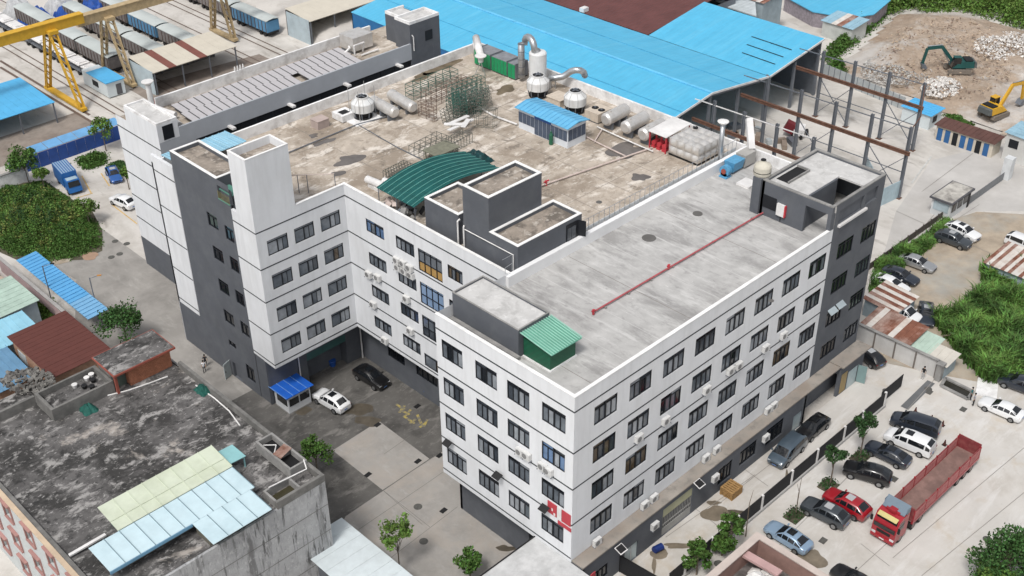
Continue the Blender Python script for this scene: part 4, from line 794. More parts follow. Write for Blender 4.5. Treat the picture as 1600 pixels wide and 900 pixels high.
def car_meshes(kind):
    if kind in _cm: return _cm[kind]
    L, st, (c0, c1, r0, r1), wf, wr_, rad = PROF[kind]; rings = []
    for x, zb, zs, w, zr, wr in st:
        if zr: h = [(0,zb),(w*.86,zb),(w,zb+.16),(w*1.0,zs-.2),(w*.965,zs),(wr+.05,zr-.11),(wr*.84,zr-.015),(0,zr+.02)]
        else: h = [(0,zb),(w*.86,zb),(w,zb+.16),(w*1.0,max(zb+.18,zs-.2)),(w*.955,zs-.03),(w*.86,zs+.015),(w*.6,zs+.04),(0,zs+.055)]
        rings.append([(x,y,z) for y, z in h]+[(x,-y,z) for y, z in h[-2:0:-1]])
    n = len(rings[0]); mb = MB(); mb.v = [p for r in rings for p in r]
    mb.f = [(i*n+k,(i+1)*n+k,(i+1)*n+(k+1)%n,i*n+(k+1)%n) for i in range(len(rings)-1) for k in range(n)]
    mb.f += [tuple(range(n))[::-1], tuple((len(rings)-1)*n+k for k in range(n))]
    body = mb.mesh('body', smooth=True)
    try: body.set_sharp_from_angle(angle=R(38))
    except Exception: pass
    def quad(i, k, sh=.06, off=.014, far=None):
        j = (i+1) if far is None else far
        q = [Vector(rings[i][k]),Vector(rings[j][k]),Vector(rings[j][(k+1)%n]),Vector(rings[i][(k+1)%n])]; c = sum(q, Vector())/4
        nr = (q[2]-q[0]).cross(q[3]-q[1]).normalized()
        if nr.dot(c-Vector((0,0,.8))) < 0: nr = -nr
        return [c+(p-c)*(1-sh)+nr*off for p in q]
    out = {'body': body}
    def glass(cells, sh=.06):
        m = MB()
        for i, k in cells: m.face(*quad(i, k, sh))
        return m.mesh('glass')
    def strip(i, sh, nm):
        ks = [5, 6, 7, 8, 9]; A = [Vector(rings[i][k]) for k in ks]; B = [Vector(rings[i+1][k]) for k in ks]; c = sum(A+B, Vector())/10
        nr = (B[2]-A[2]).cross(A[1]-A[3]).normalized(); nr = nr if nr.z > 0 else -nr
        A = [c+(p-c)*(1-sh)+nr*.016 for p in A]; B = [c+(p-c)*(1-sh)+nr*.016 for p in B]; m = MB()
        for k in range(4): m.face(A[k], B[k], B[k+1], A[k+1])
        return m.mesh(nm)
    out['windshield'] = strip(c0, .06, 'windshield'); out['rear_window'] = strip(r0, .1, 'rear_window')
    out['side_window'] = [glass([(i, k)], .1) for i in range(c0, r1) for k in (4, 9)]
    wh = MB().tube((0,-.11,0),(0,.11,0), rad, 18).mesh('tyre'); wh.materials.append(TYRE)
    rm = MB().tube((0,-.118,0),(0,.118,0), rad*.62, 14); out['rim'] = rm.mesh('rim'); out['rim'].materials.append(RIM); out['tyre'] = wh
    hw = max(s[3] for s in st); out['wheels'] = [(x, s*(hw-.075)) for x in (wf, wr_) for s in (1,-1)]; out['rad'] = rad
    out['arch'] = MB().tube((0,-.05,0),(0,.05,0), rad*1.18, 18).mesh('wheel_arch'); out['arch'].materials.append(ARCH); out['hw'] = hw
    f = st[1]; b = st[-2]
    def box(nm, c, d): m = MB().cbox(c, d).mesh(nm); return m
    out['headlight'] = [box('headlight', (f[0]-.02, s*f[3]*.72, f[2]-.1), (.2,.34,.13)) for s in (1,-1)]
    out['tail_light'] = [box('tail_light', (b[0]+.03, s*b[3]*.78, b[2]-.12), (.16,.30,.14)) for s in (1,-1)]
    out['plate'] = [box('number_plate', (st[0][0]+.005, 0, .5), (.03,.44,.12)), box('number_plate', (st[-1][0]-.005, 0, .62), (.03,.44,.12))]
    m = st[c0]; out['mirror'] = [box('mirror', (m[0]-.25, s*(hw+.1), m[2]+.1), (.14,.22,.13)) for s in (1,-1)]
    rz = st[c1+1][4]; out['sunroof'] = box('sunroof', (st[c1+1][0]+.1, 0, rz+.012), (.75,.82,.03))
    out['grille'] = box('grille', (st[0][0]-.01, 0, .60 if kind != 'sedan' else .5), (.06,.9,.14)); out['L'] = L
    _cm[kind] = out; return out
CARRAIL = M('roof_rail', (.45,.45,.46), .3, metal=.8)
def car(kind, body, label, fr, re, z, sunroof=None, name=None, roofm=None, group=None):
    """fr, re: photo pixels of front and rear bumper (about half a metre up)."""
    cm = car_meshes(kind); a = P(fr[0], fr[1], z+.55); b = P(re[0], re[1], z+.55); c = (a+b)/2; rz = math.atan2(a.y-b.y, a.x-b.x)
    t = thing(name or {'sedan':'parked_car','suv':'parked_suv','van':'parked_van','hatch':'parked_car'}[kind], label, {'sedan':'car','suv':'suv','van':'van','hatch':'car'}[kind], (c.x, c.y, z+.015), rz, group)
    o = _link('body', cm['body'], None, t); setmat(o, body)
    for nm in ('windshield', 'rear_window'): setmat(_link(nm, cm[nm], None, t), CGLASS)
    for m in cm['side_window']: setmat(_link('side_window', m, None, t), CGLASS)
    for x, y in cm['wheels']:
        w_ = _link('wheel', cm['arch'], None, t); w_.location = (x, y-.01*(1 if y > 0 else -1), cm['rad'])
        q = _link('tyre', cm['tyre'], None, w_); q.location = (0, .03*(1 if y > 0 else -1), 0); q = _link('rim', cm['rim'], None, w_); q.location = (0, .032*(1 if y > 0 else -1), 0)
    for nm, m in (('headlight', LAMP), ('tail_light', TAIL), ('mirror', body)):
        for me in cm[nm]: setmat(_link(nm, me, None, t), m)
    for me in cm['plate']: setmat(_link('number_plate', me, None, t), PLATE)
    setmat(_link('grille', cm['grille'], None, t), BLACK)
    if sunroof: setmat(_link('sunroof', cm['sunroof'], None, t), sunroof)
    return t
CW = paint('white', (.74,.75,.76)); CB = paint('black', (.008,.008,.009)); CN = paint('dark_blue', (.018,.024,.036)); CG = paint('grey', (.055,.065,.075), .3); CS = paint('silver', (.44,.45,.46), .6)
CR = paint('red', (.30,.008,.016)); CLB = paint('ice_blue', (.26,.37,.50), .3); CGB = paint('grey_blue', (.075,.105,.135), .3); CBLU = paint('blue', (.02,.10,.34), .2)
SILV = M('roof_silver', (.5,.51,.52), .25, metal=.3)
car('van', CN, 'dark blue-black people carrier parked at the head of the row by the traffic cones', (1400,655), (1460,674), ZR)
car('van', CW, 'white people carrier with dark roof panel between two dark cars by the fence', (1388,678), (1454,706), ZR, CGLASS)
car('sedan', CN, 'dark blue sedan with glass roof parked next to the white people carrier', (1357,695), (1418,724), ZR, CGLASS)
car('suv', CB, 'black crossover parked askew between two fence trees', (1321,730), (1389,750), ZR, CGLASS)
car('suv', CR, 'red SUV with pale sunroof beside the black SUV', (1294,772), (1352,805), ZR, SILV)
car('suv', CG, 'dark grey SUV parked beside the red SUV', (1258,786), (1321,818), ZR, SILV)
car('sedan', CLB, 'ice blue sedan with black sunroof by the brown parapet wall', (1203,822), (1260,857), ZR, CGLASS)
car('van', CGB, 'grey-blue van parked along the grey factory wall', (1211,724), (1248,688), ZR)
car('sedan', CB, 'black sedan parked right behind the grey-blue van', (1250,684), (1288,653), ZR, CGLASS)
car('hatch', CB, 'small black hatchback with white roof panel beside the white panel wall', (1347,550), (1368,565), ZR, SILV)
car('sedan', CW, 'white sedan with black roof rear beside the two standing people', (1535,626), (1595,652), ZR)
car('suv', CN, 'dark blue SUV at the edge of the tall grass', (1563,590), (1625,613), ZR)
car('suv', CW, 'white SUV with black roof by the guardhouse', (1527,373), (1482,353), ZR, CGLASS)
car('suv', CG, 'dark grey SUV next to the white SUV on the dirt lot', (1513,384), (1466,367), ZR, SILV)
car('sedan', CS, 'silver sedan parked alone on the dirt lot by the hedge', (1458,420), (1410,402), ZR)
car('sedan', CN, 'dark sedan between the silver sedan and the white sedan', (1430,440), (1385,422), ZR)
car('sedan', CW, 'white sedan parked by the rusty little lean-to', (1416,455), (1370,434), ZR)
car('sedan', CN, 'dark blue sedan facing the yard behind the rusty long roof', (1448,503), (1447,480), ZR, SILV)
car('van', CW, 'white van half hidden behind the long rusty roof', (1424,497), (1391,482), ZR)
car('van', CW, 'white van partly hidden behind the rust-striped tin hut', (1620,392), (1584,377), ZR)
car('sedan', CB, 'black car cut off at the bottom behind the brown parapet', (1312,893), (1362,925), ZR)
car('suv', CW, 'white SUV with black glass roof beside the blue-roofed booth', (494,613), (542,641), 0, CGLASS)
car('suv', CB, 'black SUV parked in the inner corner of the courtyard', (603,604), (558,577), 0, CGLASS)
car('suv', CW, 'white SUV in a marked bay behind the left wing', (178,309), (208,323), 0)
car('sedan', CBLU, 'bright blue car in a bay by the blue hoarding', (184,284), (172,262), 0, SILV)

# ------------------------------------------------------------------ heavy truck
t = thing('heavy_truck', 'long red articulated truck with empty open bed and grey wind deflector', 'truck', (33.5,-16.5,ZR)); z = ZR
TRED = M('truck_red', (.33,.02,.03), .4, var=.15, scale=1.5, coat=.4); BEDR = M('bed_red', (.24,.045,.05), .65, var=.3, scale=2, stain=(.22,.12,.10), stain_amt=.5, stain_scale=1); BEDF = M('bed_floor', (.25,.155,.135), .8, var=.3, scale=1.2, stain=(.14,.09,.08), stain_amt=.6, stain_scale=.8)
TX, TY, TW = 25.5, -16.4, 1.22
cab = MB(); prof = [(0,.55),(0,1.5),(.12,2.15),(.5,3.0),(1.1,3.15),(2.15,3.2),(2.15,.55)]
n = len(prof); cab.v = [(TX+x,TY-TW,z+h) for x,h in prof]+[(TX+x,TY+TW,z+h) for x,h in prof]
cab.f = [tuple(range(n)), tuple(range(2*n-1,n-1,-1))]+[(k,n+k,n+(k+1)%n,(k+1)%n) for k in range(n)]
cb = part('cab', cab, TRED, t)
part('windshield', MB().face((TX+.13,TY-1.08,z+2.14),(TX+.13,TY+1.08,z+2.14),(TX+.46,TY+1.0,z+2.95),(TX+.46,TY-1.0,z+2.95)).box(TX-.02,TY-1.1,z+1.62,TX+.02,TY+1.1,z+2.1), CGLASS, cb)
for s in (-1,1): part('side_window', MB().box(TX+.5,TY+s*TW-.01,z+1.8,TX+1.4,TY+s*TW+.01,z+2.7), CGLASS, cb); part('mirror', MB().cbox((TX+.05,TY+s*1.42,z+2.3), (.12,.22,.6)), BLACK, cb); part('headlight', MB().cbox((TX-.01,TY+s*.95,z+.85), (.1,.42,.22)), LAMP, cb)
part('visor', MB().cbox((TX+.33,TY,z+3.05), (.5,2.0,.06), 0, 0, R(-25)), M('visor_yellow', (.55,.47,.20), .5), cb); part('grille', MB().box(TX-.03,TY-.7,z+1.1,TX+.01,TY+.7,z+1.45), BLACK, cb); part('bumper', MB().box(TX-.12,TY-1.2,z+.4,TX+.3,TY+1.2,z+.72), TRED, cb); part('number_plate', MB().box(TX-.14,TY-.25,z+.5,TX-.12,TY+.25,z+.62), PIPEW, cb)
part('roof_box', MB().box(TX+.9,TY-.35,z+3.2,TX+1.5,TY+.35,z+3.5).box(TX+1.05,TY-.7,z+3.2,TX+1.3,TY+.7,z+3.35), TRED, cb)
part('wind_deflector', MB().slab([(TX+1.2,TY-1.15,z+3.25),(TX+1.2,TY+1.15,z+3.25),(TX+2.2,TY+1.2,z+3.95),(TX+2.2,TY-1.2,z+3.95)], .06).box(TX+1.6,TY-1.2,z+3.2,TX+2.2,TY-1.16,z+3.8).box(TX+1.6,TY+1.16,z+3.2,TX+2.2,TY+1.2,z+3.8), M('deflector_grey', (.14,.19,.24), .4), cb)
part('chassis', MB().box(TX+.3,TY-.5,z+.55,TX+16,TY+.5,z+1.1), BLACK, t); part('engine_clutter', MB().box(TX+2.2,TY-.9,z+.9,TX+2.9,TY+.9,z+1.9).box(TX+2.3,TY-.5,z+1.9,TX+2.7,TY+.3,z+2.4), M('clutter', (.10,.105,.11), .6), t)
bed = part('bed_floor', MB().box(TX+3.1,TY-TW+.1,z+1.2,TX+16.2,TY+TW-.1,z+1.349), BEDF, t)
for x in (TX+3.1, TX+16.1): part('end_board', MB().box(x,TY-TW,z+1.35,x+.1,TY+TW,z+2.9), BEDR, bed)
for s in (-1,1):
    yy = TY+s*TW
    for k in range(6):
        x0 = TX+3.25+k*2.15; part('side_board', MB().box(x0,yy-.05,z+1.35,x0+2.0,yy+.05,z+2.55), BEDR, bed)
        for j in range(6): part('board_rib', MB().box(x0+.06,yy-.085,z+1.45+j*.18,x0+1.94,yy+.085,z+1.53+j*.18), M('rib_red', (.44,.17,.165), .6), bed)
    for k in range(7): x0 = TX+3.15+k*2.15; part('stake', MB().box(x0,yy-.08,z+1.2,x0+.1,yy+.08,z+2.65), TRED, bed)
    part('side_rail', MB().box(TX+3.1,yy-.09,z+1.0,TX+16.2,yy+.09,z+1.35), TRED, bed)
for x, dbl in ((1.2,0),(3.6,1),(4.95,1),(12.2,1),(13.55,1),(14.9,1)):
    for s in (-1,1):
        w_ = part('wheel', MB().tube((TX+x,TY+s*(TW-.36-.15*dbl),z+.5),(TX+x,TY+s*(TW-.02),z+.5), .5, 18), TYRE, t); part('rim', MB().tube((TX+x,TY+s*(TW-.03),z+.5),(TX+x,TY+s*(TW+.005),z+.5), .28, 14), M('rim_dull', (.25,.2,.19), .6), w_)
# small blue box truck
def place(fr, re, z): a = P(fr[0], fr[1], z); b = P(re[0], re[1], z); return (a+b)/2, math.atan2(a.y-b.y, a.x-b.x), (a-b).length
c, rz, L = place((127,312), (92,272), 0); t = thing('box_truck', 'blue box truck with pale ribbed roof parked by the overgrown plot', 'truck', (c.x,c.y,0), rz); BT = M('truck_blue', (.02,.12,.36), .5, var=.15)
part('cargo_box', MB().box(-3.1,-1.1,.75,1.3,1.1,3.0), BT, t, local=True)
for k in range(6): part('roof_strip', MB().box(-3.05,-1.0+k*.35,3.0,1.25,-.85+k*.35,3.03), M('strip_pale', (.34,.45,.52), .5), t, local=True)
cb = part('cab', MB().hexa([(1.4,-1,.5),(3.2,-1,.5),(3.2,1,.5),(1.4,1,.5),(1.4,-1,2.2),(2.7,-.95,2.2),(2.7,.95,2.2),(1.4,1,2.2)]), BT, t, local=True)
part('windshield', MB().face((3.05,-.85,1.35),(3.05,.85,1.35),(2.76,.8,2.1),(2.76,-.8,2.1)), CGLASS, cb, local=True); part('roof_rack', MB().box(1.5,-.8,2.22,2.5,.8,2.27), M('strip_pale', ()), cb, local=True)
for x in (-2.0,2.3):
    for s in (-1,1): w_ = part('wheel', MB().tube((x,s*.75,.4),(x,s*1.02,.4), .4, 16), TYRE, t, local=True); part('rim', MB().tube((x,s*1.0,.4),(x,s*1.03,.4), .22, 12), RIM, w_, local=True)
part('chassis', MB().box(-3.0,-.4,.45,3.0,.4,.75), BLACK, t, local=True)
# excavators
def excavator(loc, rz, mat, label, boom, z, s=1.0):
    t = thing('excavator', label, 'excavator', (loc.x, loc.y, z), rz)
    for q in (-1,1):
        tr_ = MB(); pr_ = [(-2.0,.35),(-1.75,.05),(1.75,.05),(2.0,.35),(1.8,.8),(-1.8,.8)]; m = len(pr_)
        tr_.v = [(x,q*1.25-.3,h) for x,h in pr_]+[(x,q*1.25+.3,h) for x,h in pr_]; tr_.f = [tuple(range(m)), tuple(range(2*m-1,m-1,-1))]+[(k,m+k,m+(k+1)%m,(k+1)%m) for k in range(m)]
        part('track', tr_, M('track_dust', (.19,.165,.14), .9), t, local=True)
    part('undercarriage', MB().box(-1,-1,.4,1,1,1.0), BLACK, t, local=True)
    h = part('house', MB().hexa([(-2.3,-1.3,1.05),(1.4,-1.3,1.05),(1.4,1.3,1.05),(-2.3,1.3,1.05),(-2.2,-1.2,2.1),(.2,-1.2,2.1),(.2,1.2,2.1),(-2.2,1.2,2.1)]), mat, t, local=True)
    part('counterweight', MB().hexa([(-2.75,-1.2,1.1),(-2.3,-1.3,1.1),(-2.3,1.3,1.1),(-2.75,1.2,1.1),(-2.7,-1.1,1.95),(-2.3,-1.2,2.1),(-2.3,1.2,2.1),(-2.7,1.1,1.95)]), M('counterweight', (.10,.11,.11), .6), h, local=True)
    part('cab', MB().hexa([(0,.25,1.1),(1.5,.25,1.1),(1.5,1.25,1.1),(0,1.25,1.1),(0,.3,2.85),(1.15,.3,2.85),(1.15,1.2,2.85),(0,1.2,2.85)]), CGLASS, h, local=True); part('cab_roof', MB().box(-.05,.22,2.85,1.25,1.28,2.92), mat, h, local=True)
    part('engine_cover', MB().box(-2.0,-1.0,2.1,-.8,1.0,2.3), BLACK, h, local=True)
    b = [Vector((x,-.2,y)) for x, y in boom]
    bm = part('boom', MB().bar(b[0], b[1], .38, .55).bar(b[1], b[2], .36, .5), mat, t, local=True); part('stick', MB().bar(b[2], b[3], .3, .45), mat, t, local=True); part('hydraulic_ram', MB().tube((b[0]+Vector((.6,0,-.2))), b[1]-Vector((0,0,.25)), .1).tube(b[1]+Vector((0,0,.35)), b[2]+Vector((0,0,.4)), .09), GALV, bm, local=True)
    e = b[3]; part('bucket', MB().hexa([(e.x-.5,-.7,e.z-.1),(e.x+.3,-.7,e.z+.1),(e.x+.3,.3,e.z+.1),(e.x-.5,.3,e.z-.1),(e.x-.9,-.7,e.z-.7),(e.x-.1,-.7,e.z-1.0),(e.x-.1,.3,e.z-1.0),(e.x-.9,.3,e.z-.7)]), STEEL, t, local=True); return t
a, b = P(1452,112,3.4), P(1497,112,3.4); excavator(P(1495,112,3.4), math.atan2(a.y-b.y,a.x-b.x), M('excavator_teal', (.012,.075,.07), .5, var=.2), 'black and teal excavator on the excavated earth with its boom folded down', [(.9,1.6),(3.2,4.3),(5.6,4.0),(6.0,1.3)], 3.5)
a, b = P(1610,160,3.1), P(1545,178,3.1); excavator(P(1552,180,3.1), math.atan2(a.y-b.y,a.x-b.x)+.1, M('excavator_yellow', (.60,.34,.025), .5, var=.15), 'yellow excavator beside the brown-roofed row of rooms', [(.9,1.6),(3.0,4.6),(5.8,4.3),(6.3,1.4)], 3.0)
# ================================================================== right-hand surroundings
FMESH = M('fence_mesh_black', (.018,.019,.022), .8, var=.3, scale=8); KERB = M('kerb_concrete', (.40,.395,.385), .9, var=.2, scale=1)
# panel fence with white posts along the parking lot
t = thing('panel_fence', 'fence of dark mesh panels between white posts on a concrete kerb beside the parking row', 'fence', (28,-5.9,ZR))
fx = [9.0,13.0,17.0,20.9,25.9,30.4,35.4,38.9,43.4]; fy = -5.9
part('kerb', MB().box(7,fy-.2,ZR,43.6,fy+.2,ZR+.35), KERB, t)
for x in fx: part('post', MB().box(x-.12,fy-.12,ZR+.35,x+.12,fy+.12,ZR+2.1), PIPEW, t)
for a, b in zip([6.6]+fx, fx):
    p = part('mesh_panel', MB().box(a+.14,fy-.03,ZR+.4,b-.14,fy+.03,ZR+1.95), FMESH, t); part('panel_rail', MB().box(a+.13,fy-.05,ZR+1.95,b-.13,fy+.05,ZR+2.02).box(a+.13,fy-.05,ZR+.35,b-.13,fy+.05,ZR+.4), BLACK, p)
part('mesh_panel', MB().box(43.4,-5.5,ZR+.2,47.8,-5.44,ZR+1.9), FMESH, t)
# gate leaf at bottom
t = thing('mesh_gate', 'black mesh gate standing by the pale glass door', 'gate', (4.5,-2.5,ZR)); a = (5.2,YG-.1); b = (5.6,-4.6)
part('leaf', MB().bar((5.2,YG-.1,ZR+1.1),(5.6,-5.6,ZR+1.1), .05, 1.9), FMESH, t); part('frame', MB().bar((5.2,YG-.1,ZR+2.1),(5.6,-5.6,ZR+2.1), .1).bar((5.2,YG-.1,ZR+.12),(5.6,-5.6,ZR+.12), .1).bar((5.2,YG-.1,ZR),(5.2,YG-.1,ZR+2.1), .1).bar((5.6,-5.6,ZR),(5.6,-5.6,ZR+2.1), .1), BLACK, t)
WOOD = M('pallet_wood', (.36,.215,.085), .8, var=.3, scale=3)
t = thing('pallet_stack', 'stack of orange-brown wooden pallets against the grey wall', 'pallets', (20.7,-2.4,ZR))
for k in range(5):
    zz = ZR+k*.2
    pl = part('pallet', MB().box(20.0,-3.1,zz,21.7,-2.9,zz+.1), WOOD, t)
    part('runner', MB().box(20.0,-2.3,zz,21.7,-2.1,zz+.1).box(20.0,-1.8,zz,21.7,-1.6,zz+.1), WOOD, pl)
    for j in range(6): part('slat', MB().box(20.0+j*.3,-3.1,zz+.1,20.2+j*.3,-1.6,zz+.15), WOOD, pl)
single('plastic_drum', MB().tube((9.3,-2.1,ZR+.35),(10.2,-2.3,ZR+.35), .35, 14).tube((9.25,-2.1,ZR+.35),(9.29,-2.1,ZR+.35), .3, 14), M('drum_blue', (.01,.03,.16), .5), 'dark blue plastic drum lying by the grey wall', 'drum')
# traffic cones
for x, y in ((45.1,-8.8),(45.1,-10.7),(45.1,-12.0),(42.4,-13.7)):
    c_ = thing('traffic_cone', 'small dark traffic cone standing by the parked people carriers', 'cone', (x,y,ZR), 0, 'traffic cones')
    part('cone_body', MB().lathe((x,y,ZR+.04), [(.17,0),(.05,.65),(.03,.66)], 10), M('cone_dark', (.08,.025,.02), .7), c_); part('base', MB().box(x-.22,y-.22,ZR+.004,x+.22,y+.22,ZR+.05), BLACK, c_)
# white panel wall and huts behind it
t = thing('panel_wall', 'tall off-white panel wall closing the yard beside the factory tower', 'wall', (52,-2,ZR)); PW = M('panel_offwhite', (.56,.555,.545), .8, var=.12, scale=.7, stain=(.40,.39,.37), stain_amt=.4, stain_scale=.7, streak=True)
wy = [3.2,.6,-2.0,-4.6,-7.2]
for a, b in zip(wy, wy[1:]): part('panel', MB().box(52.0,b+.08,ZR,52.1,a-.08,ZR+2.3), PW, t)
for y in wy: part('post', MB().box(51.93,y-.09,ZR,52.15,y+.09,ZR+2.35), M('post_brown', (.17,.15,.135), .8), t)
part('cap', MB().box(51.85,-7.3,ZR+2.36,52.25,3.3,ZR+2.5), CONC, t)
single('gate_pillar', MB().box(51.6,-8.0,ZR,52.3,-7.35,ZR+2.2).box(51.5,-8.1,ZR+2.2,52.4,-7.25,ZR+2.35), CONC, 'grey gate pillar at the end of the white panel wall', 'pillar')
RUST = M('rust_sheet', (.235,.095,.06), .8, var=.4, scale=.7, stain=(.45,.40,.36), stain_amt=.55, stain_scale=.35); RUSTW = M('sheet_offwhite', (.62,.59,.55), .7, var=.15, scale=1, stain=(.35,.2,.13), stain_amt=.35, stain_scale=.6)
def shed(name, label, x0, y0, x1, y1, z0, h0, h1, wallm, roofm, strips=None, axis='x', over=.3, cat='shed', dirn='y', n=8, ribh=.05):
    """Lean-to: roof falls from h1 (max side) to h0 along axis; roof laid in n sheets across the other axis."""
    t = thing(name, label, cat, ((x0+x1)/2,(y0+y1)/2,z0))
    mn = min(h0, h1)
    part('wall', MB().hexa([(x0,y0,z0),(x1,y0,z0),(x1,y1,z0),(x0,y1,z0)]+([(x0,y0,z0+h0-.06),(x1,y0,z0+h1-.06),(x1,y1,z0+h1-.06),(x0,y1,z0+h0-.06)] if axis == 'x' else [(x0,y0,z0+h0-.06),(x1,y0,z0+h0-.06),(x1,y1,z0+h1-.06),(x0,y1,z0+h1-.06)])), wallm, t)
    X0, X1, Y0_, Y1_ = x0-over, x1+over, y0-over, y1+over
    for k in range(n):
        m = (strips[k % len(strips)] if strips else roofm); lift = .01*(k % 2)
        if axis == 'x':
            a, b = Y0_+(Y1_-Y0_)*k/n, Y0_+(Y1_-Y0_)*(k+1)/n; pts = [(X0,a+.01,z0+h0+lift),(X1,a+.01,z0+h1+lift),(X1,b-.01,z0+h1+lift),(X0,b-.01,z0+h0+lift)]; e = ((X0,b,z0+h0+ribh/2),(X1,b,z0+h1+ribh/2))
        else:
            a, b = X0+(X1-X0)*k/n, X0+(X1-X0)*(k+1)/n; pts = [(a+.01,Y0_,z0+h0+lift),(b-.01,Y0_,z0+h0+lift),(b-.01,Y1_,z0+h1+lift),(a+.01,Y1_,z0+h1+lift)]; e = ((b,Y0_,z0+h0+ribh/2),(b,Y1_,z0+h1+ribh/2))
        s = part('roof_sheet', MB().slab(pts, .05), m, t); part('seam', MB().bar(*e, .06, ribh), m, s)
    return t
PALEB = M('wall_pale_blue', (.33,.40,.44), .7, var=.2, scale=1)
t = shed('long_shed', 'low shed with long rusty red-brown roof behind the white panel wall', 52.6,-3.2,56.4,2.6,ZR,2.3,2.75,PALEB,RUST,[RUST,RUST,RUST,RUSTW],'x',n=9)
part('window', MB().box(52.54,-1.6,ZR+1.0,52.6,-.4,ZR+1.7), FRAME, t)
t = shed('lean_to', 'pale green sheet lean-to at the end of the rusty shed', 53.2,-5.4,56.2,-3.55,ZR,2.0,2.3,PALEB,M('sheet_pale_green', (.44,.56,.48), .6),None,'x',n=4)
t = shed('lean_to', 'cream board lean-to beside the gate pillar', 52.5,-8.0,55.0,-5.8,ZR,1.9,2.2,PALEB,M('board_cream', (.58,.55,.49), .7, var=.15),None,'x',n=3)
shed('lean_to', 'rust-striped lean-to beside the parked white sedan', 57.2,1.2,62.0,5.2,ZR,2.2,2.5,PALEB,RUST,[RUST,RUSTW],'y',n=8)
shed('tin_hut', 'tin hut with rust-striped roof beside the dirt lot', 74.9,-8,81.0,-1.2,ZR,2.4,2.6,M('wall_teal_pale', (.33,.42,.44), .7, var=.2),RUST,[RUST,RUSTW,RUSTW,RUST,RUSTW],'x',n=16)
# scrap cart
t = thing('scrap_cart', 'scrap hand cart with bent grey sheets at the edge of the tall grass', 'cart', (57.5,-9.3,ZR))
c = P(1493,528,ZR); 
for k in range(7): part('sheet', MB().cbox((c.x-.8+k*.35,c.y+.6-.3*k,ZR+.7+.15*(k%3)), (1.1,.9,.05), k, .9*(k%3)-.6, .4*(k%2)), GALV if k % 2 else M('scrap_brown', (.25,.2,.16), .8), t)
part('frame', MB().bar((c.x-1,c.y+1,ZR+.4),(c.x+1.3,c.y-1.3,ZR+.4), .1).bar((c.x-1.2,c.y+.3,ZR+.4),(c.x+1.0,c.y-1.9,ZR+.4), .1), STEEL, t)
for q in (-.6,.6): part('wheel', MB().tube((c.x+q,c.y-q-.3,ZR+.35),(c.x+q+.1,c.y-q-.25,ZR+.35), .35, 12), TYRE, t)
# concrete culvert beside the gate, with slabs
t = thing('culvert', 'open concrete culvert with dark water beside the gate pillar', 'culvert', (52,-10.5,ZR))
cp = [P(1477,592,ZR),P(1520,613,ZR),P(1512,625,ZR),P(1470,604,ZR)]; part('water', MB().face(*[(p.x,p.y,ZR+.04) for p in cp][::-1]), M('culvert_dark', (.03,.028,.022), .2), t)
for a, b in zip(cp, cp[1:]+cp[:1]): part('rim', MB().bar((a.x,a.y,ZR+.1),(b.x,b.y,ZR+.1), .35, .25), CONC, t)
c = P(1542,608,ZR); single('concrete_slab', MB().cbox((c.x,c.y,ZR+.1), (3.2,2.2,.18), .4), PARAW, 'pale broken concrete slab lying beside the white sedan', 'slab')
# guardhouse and fence by the road
t = thing('guardhouse', 'white guardhouse with dark trim and stained flat roof by the road', 'guardhouse', (87.6,10.4,ZR)); GHW = M('guard_white', (.62,.64,.65), .6)
part('wall', MB().box(85.2,9.1,ZR,90.7,11.9,ZR+2.5), GHW, t); part('roof', MB().box(84.8,8.8,ZR+2.5,91.1,12.2,ZR+2.75), M('guard_trim', (.09,.09,.10), .6), t); part('roof_deck', MB().box(85.0,9.0,ZR+2.75,90.9,12.0,ZR+2.79), M('guard_deck', (.50,.48,.44), .9, var=.3, scale=.8, stain=(.14,.13,.12), stain_amt=.8, stain_scale=.45), t)
for x in (85.6,87.2,88.8): part('window', MB().box(x,9.04,ZR+1.0,x+1.2,9.1,ZR+2.1), CGLASS, t)
part('window', MB().box(85.14,9.4,ZR+.9,85.2,11.6,ZR+2.2), M('gh_pane', (.40,.48,.52), .15), t); part('door', MB().box(90.1,9.02,ZR,90.65,9.1,ZR+2.1), BLACK, t)
t = thing('rail_fence', 'low dark fence along the hedge beside the dirt lot', 'fence', (72,10,ZR))
for k in range(14): x = 60+k*2; part('panel', MB().box(x,10.0,ZR,x+1.9,10.08,ZR+1.0), M('fence_brown', (.10,.085,.075), .8, var=.3, scale=2), t); part('post', MB().box(x-.08,9.95,ZR,x+.03,10.12,ZR+1.15), M('fence_brown', ()), t)
t = thing('rail_fence', 'grey sliding gate fence running on from the guardhouse', 'fence', (96,9.2,ZR))
for k in range(5): x = 91.3+k*2; part('panel', MB().box(x,9.2,ZR+.1,x+1.9,9.26,ZR+1.3), M('gate_slat', (.20,.21,.22), .6), t)
single('gate_post', MB().box(101.4,8.6,ZR,102.6,9.8,ZR+3.4), GHW, 'white gate post at the end of the grey sliding gate', 'post')
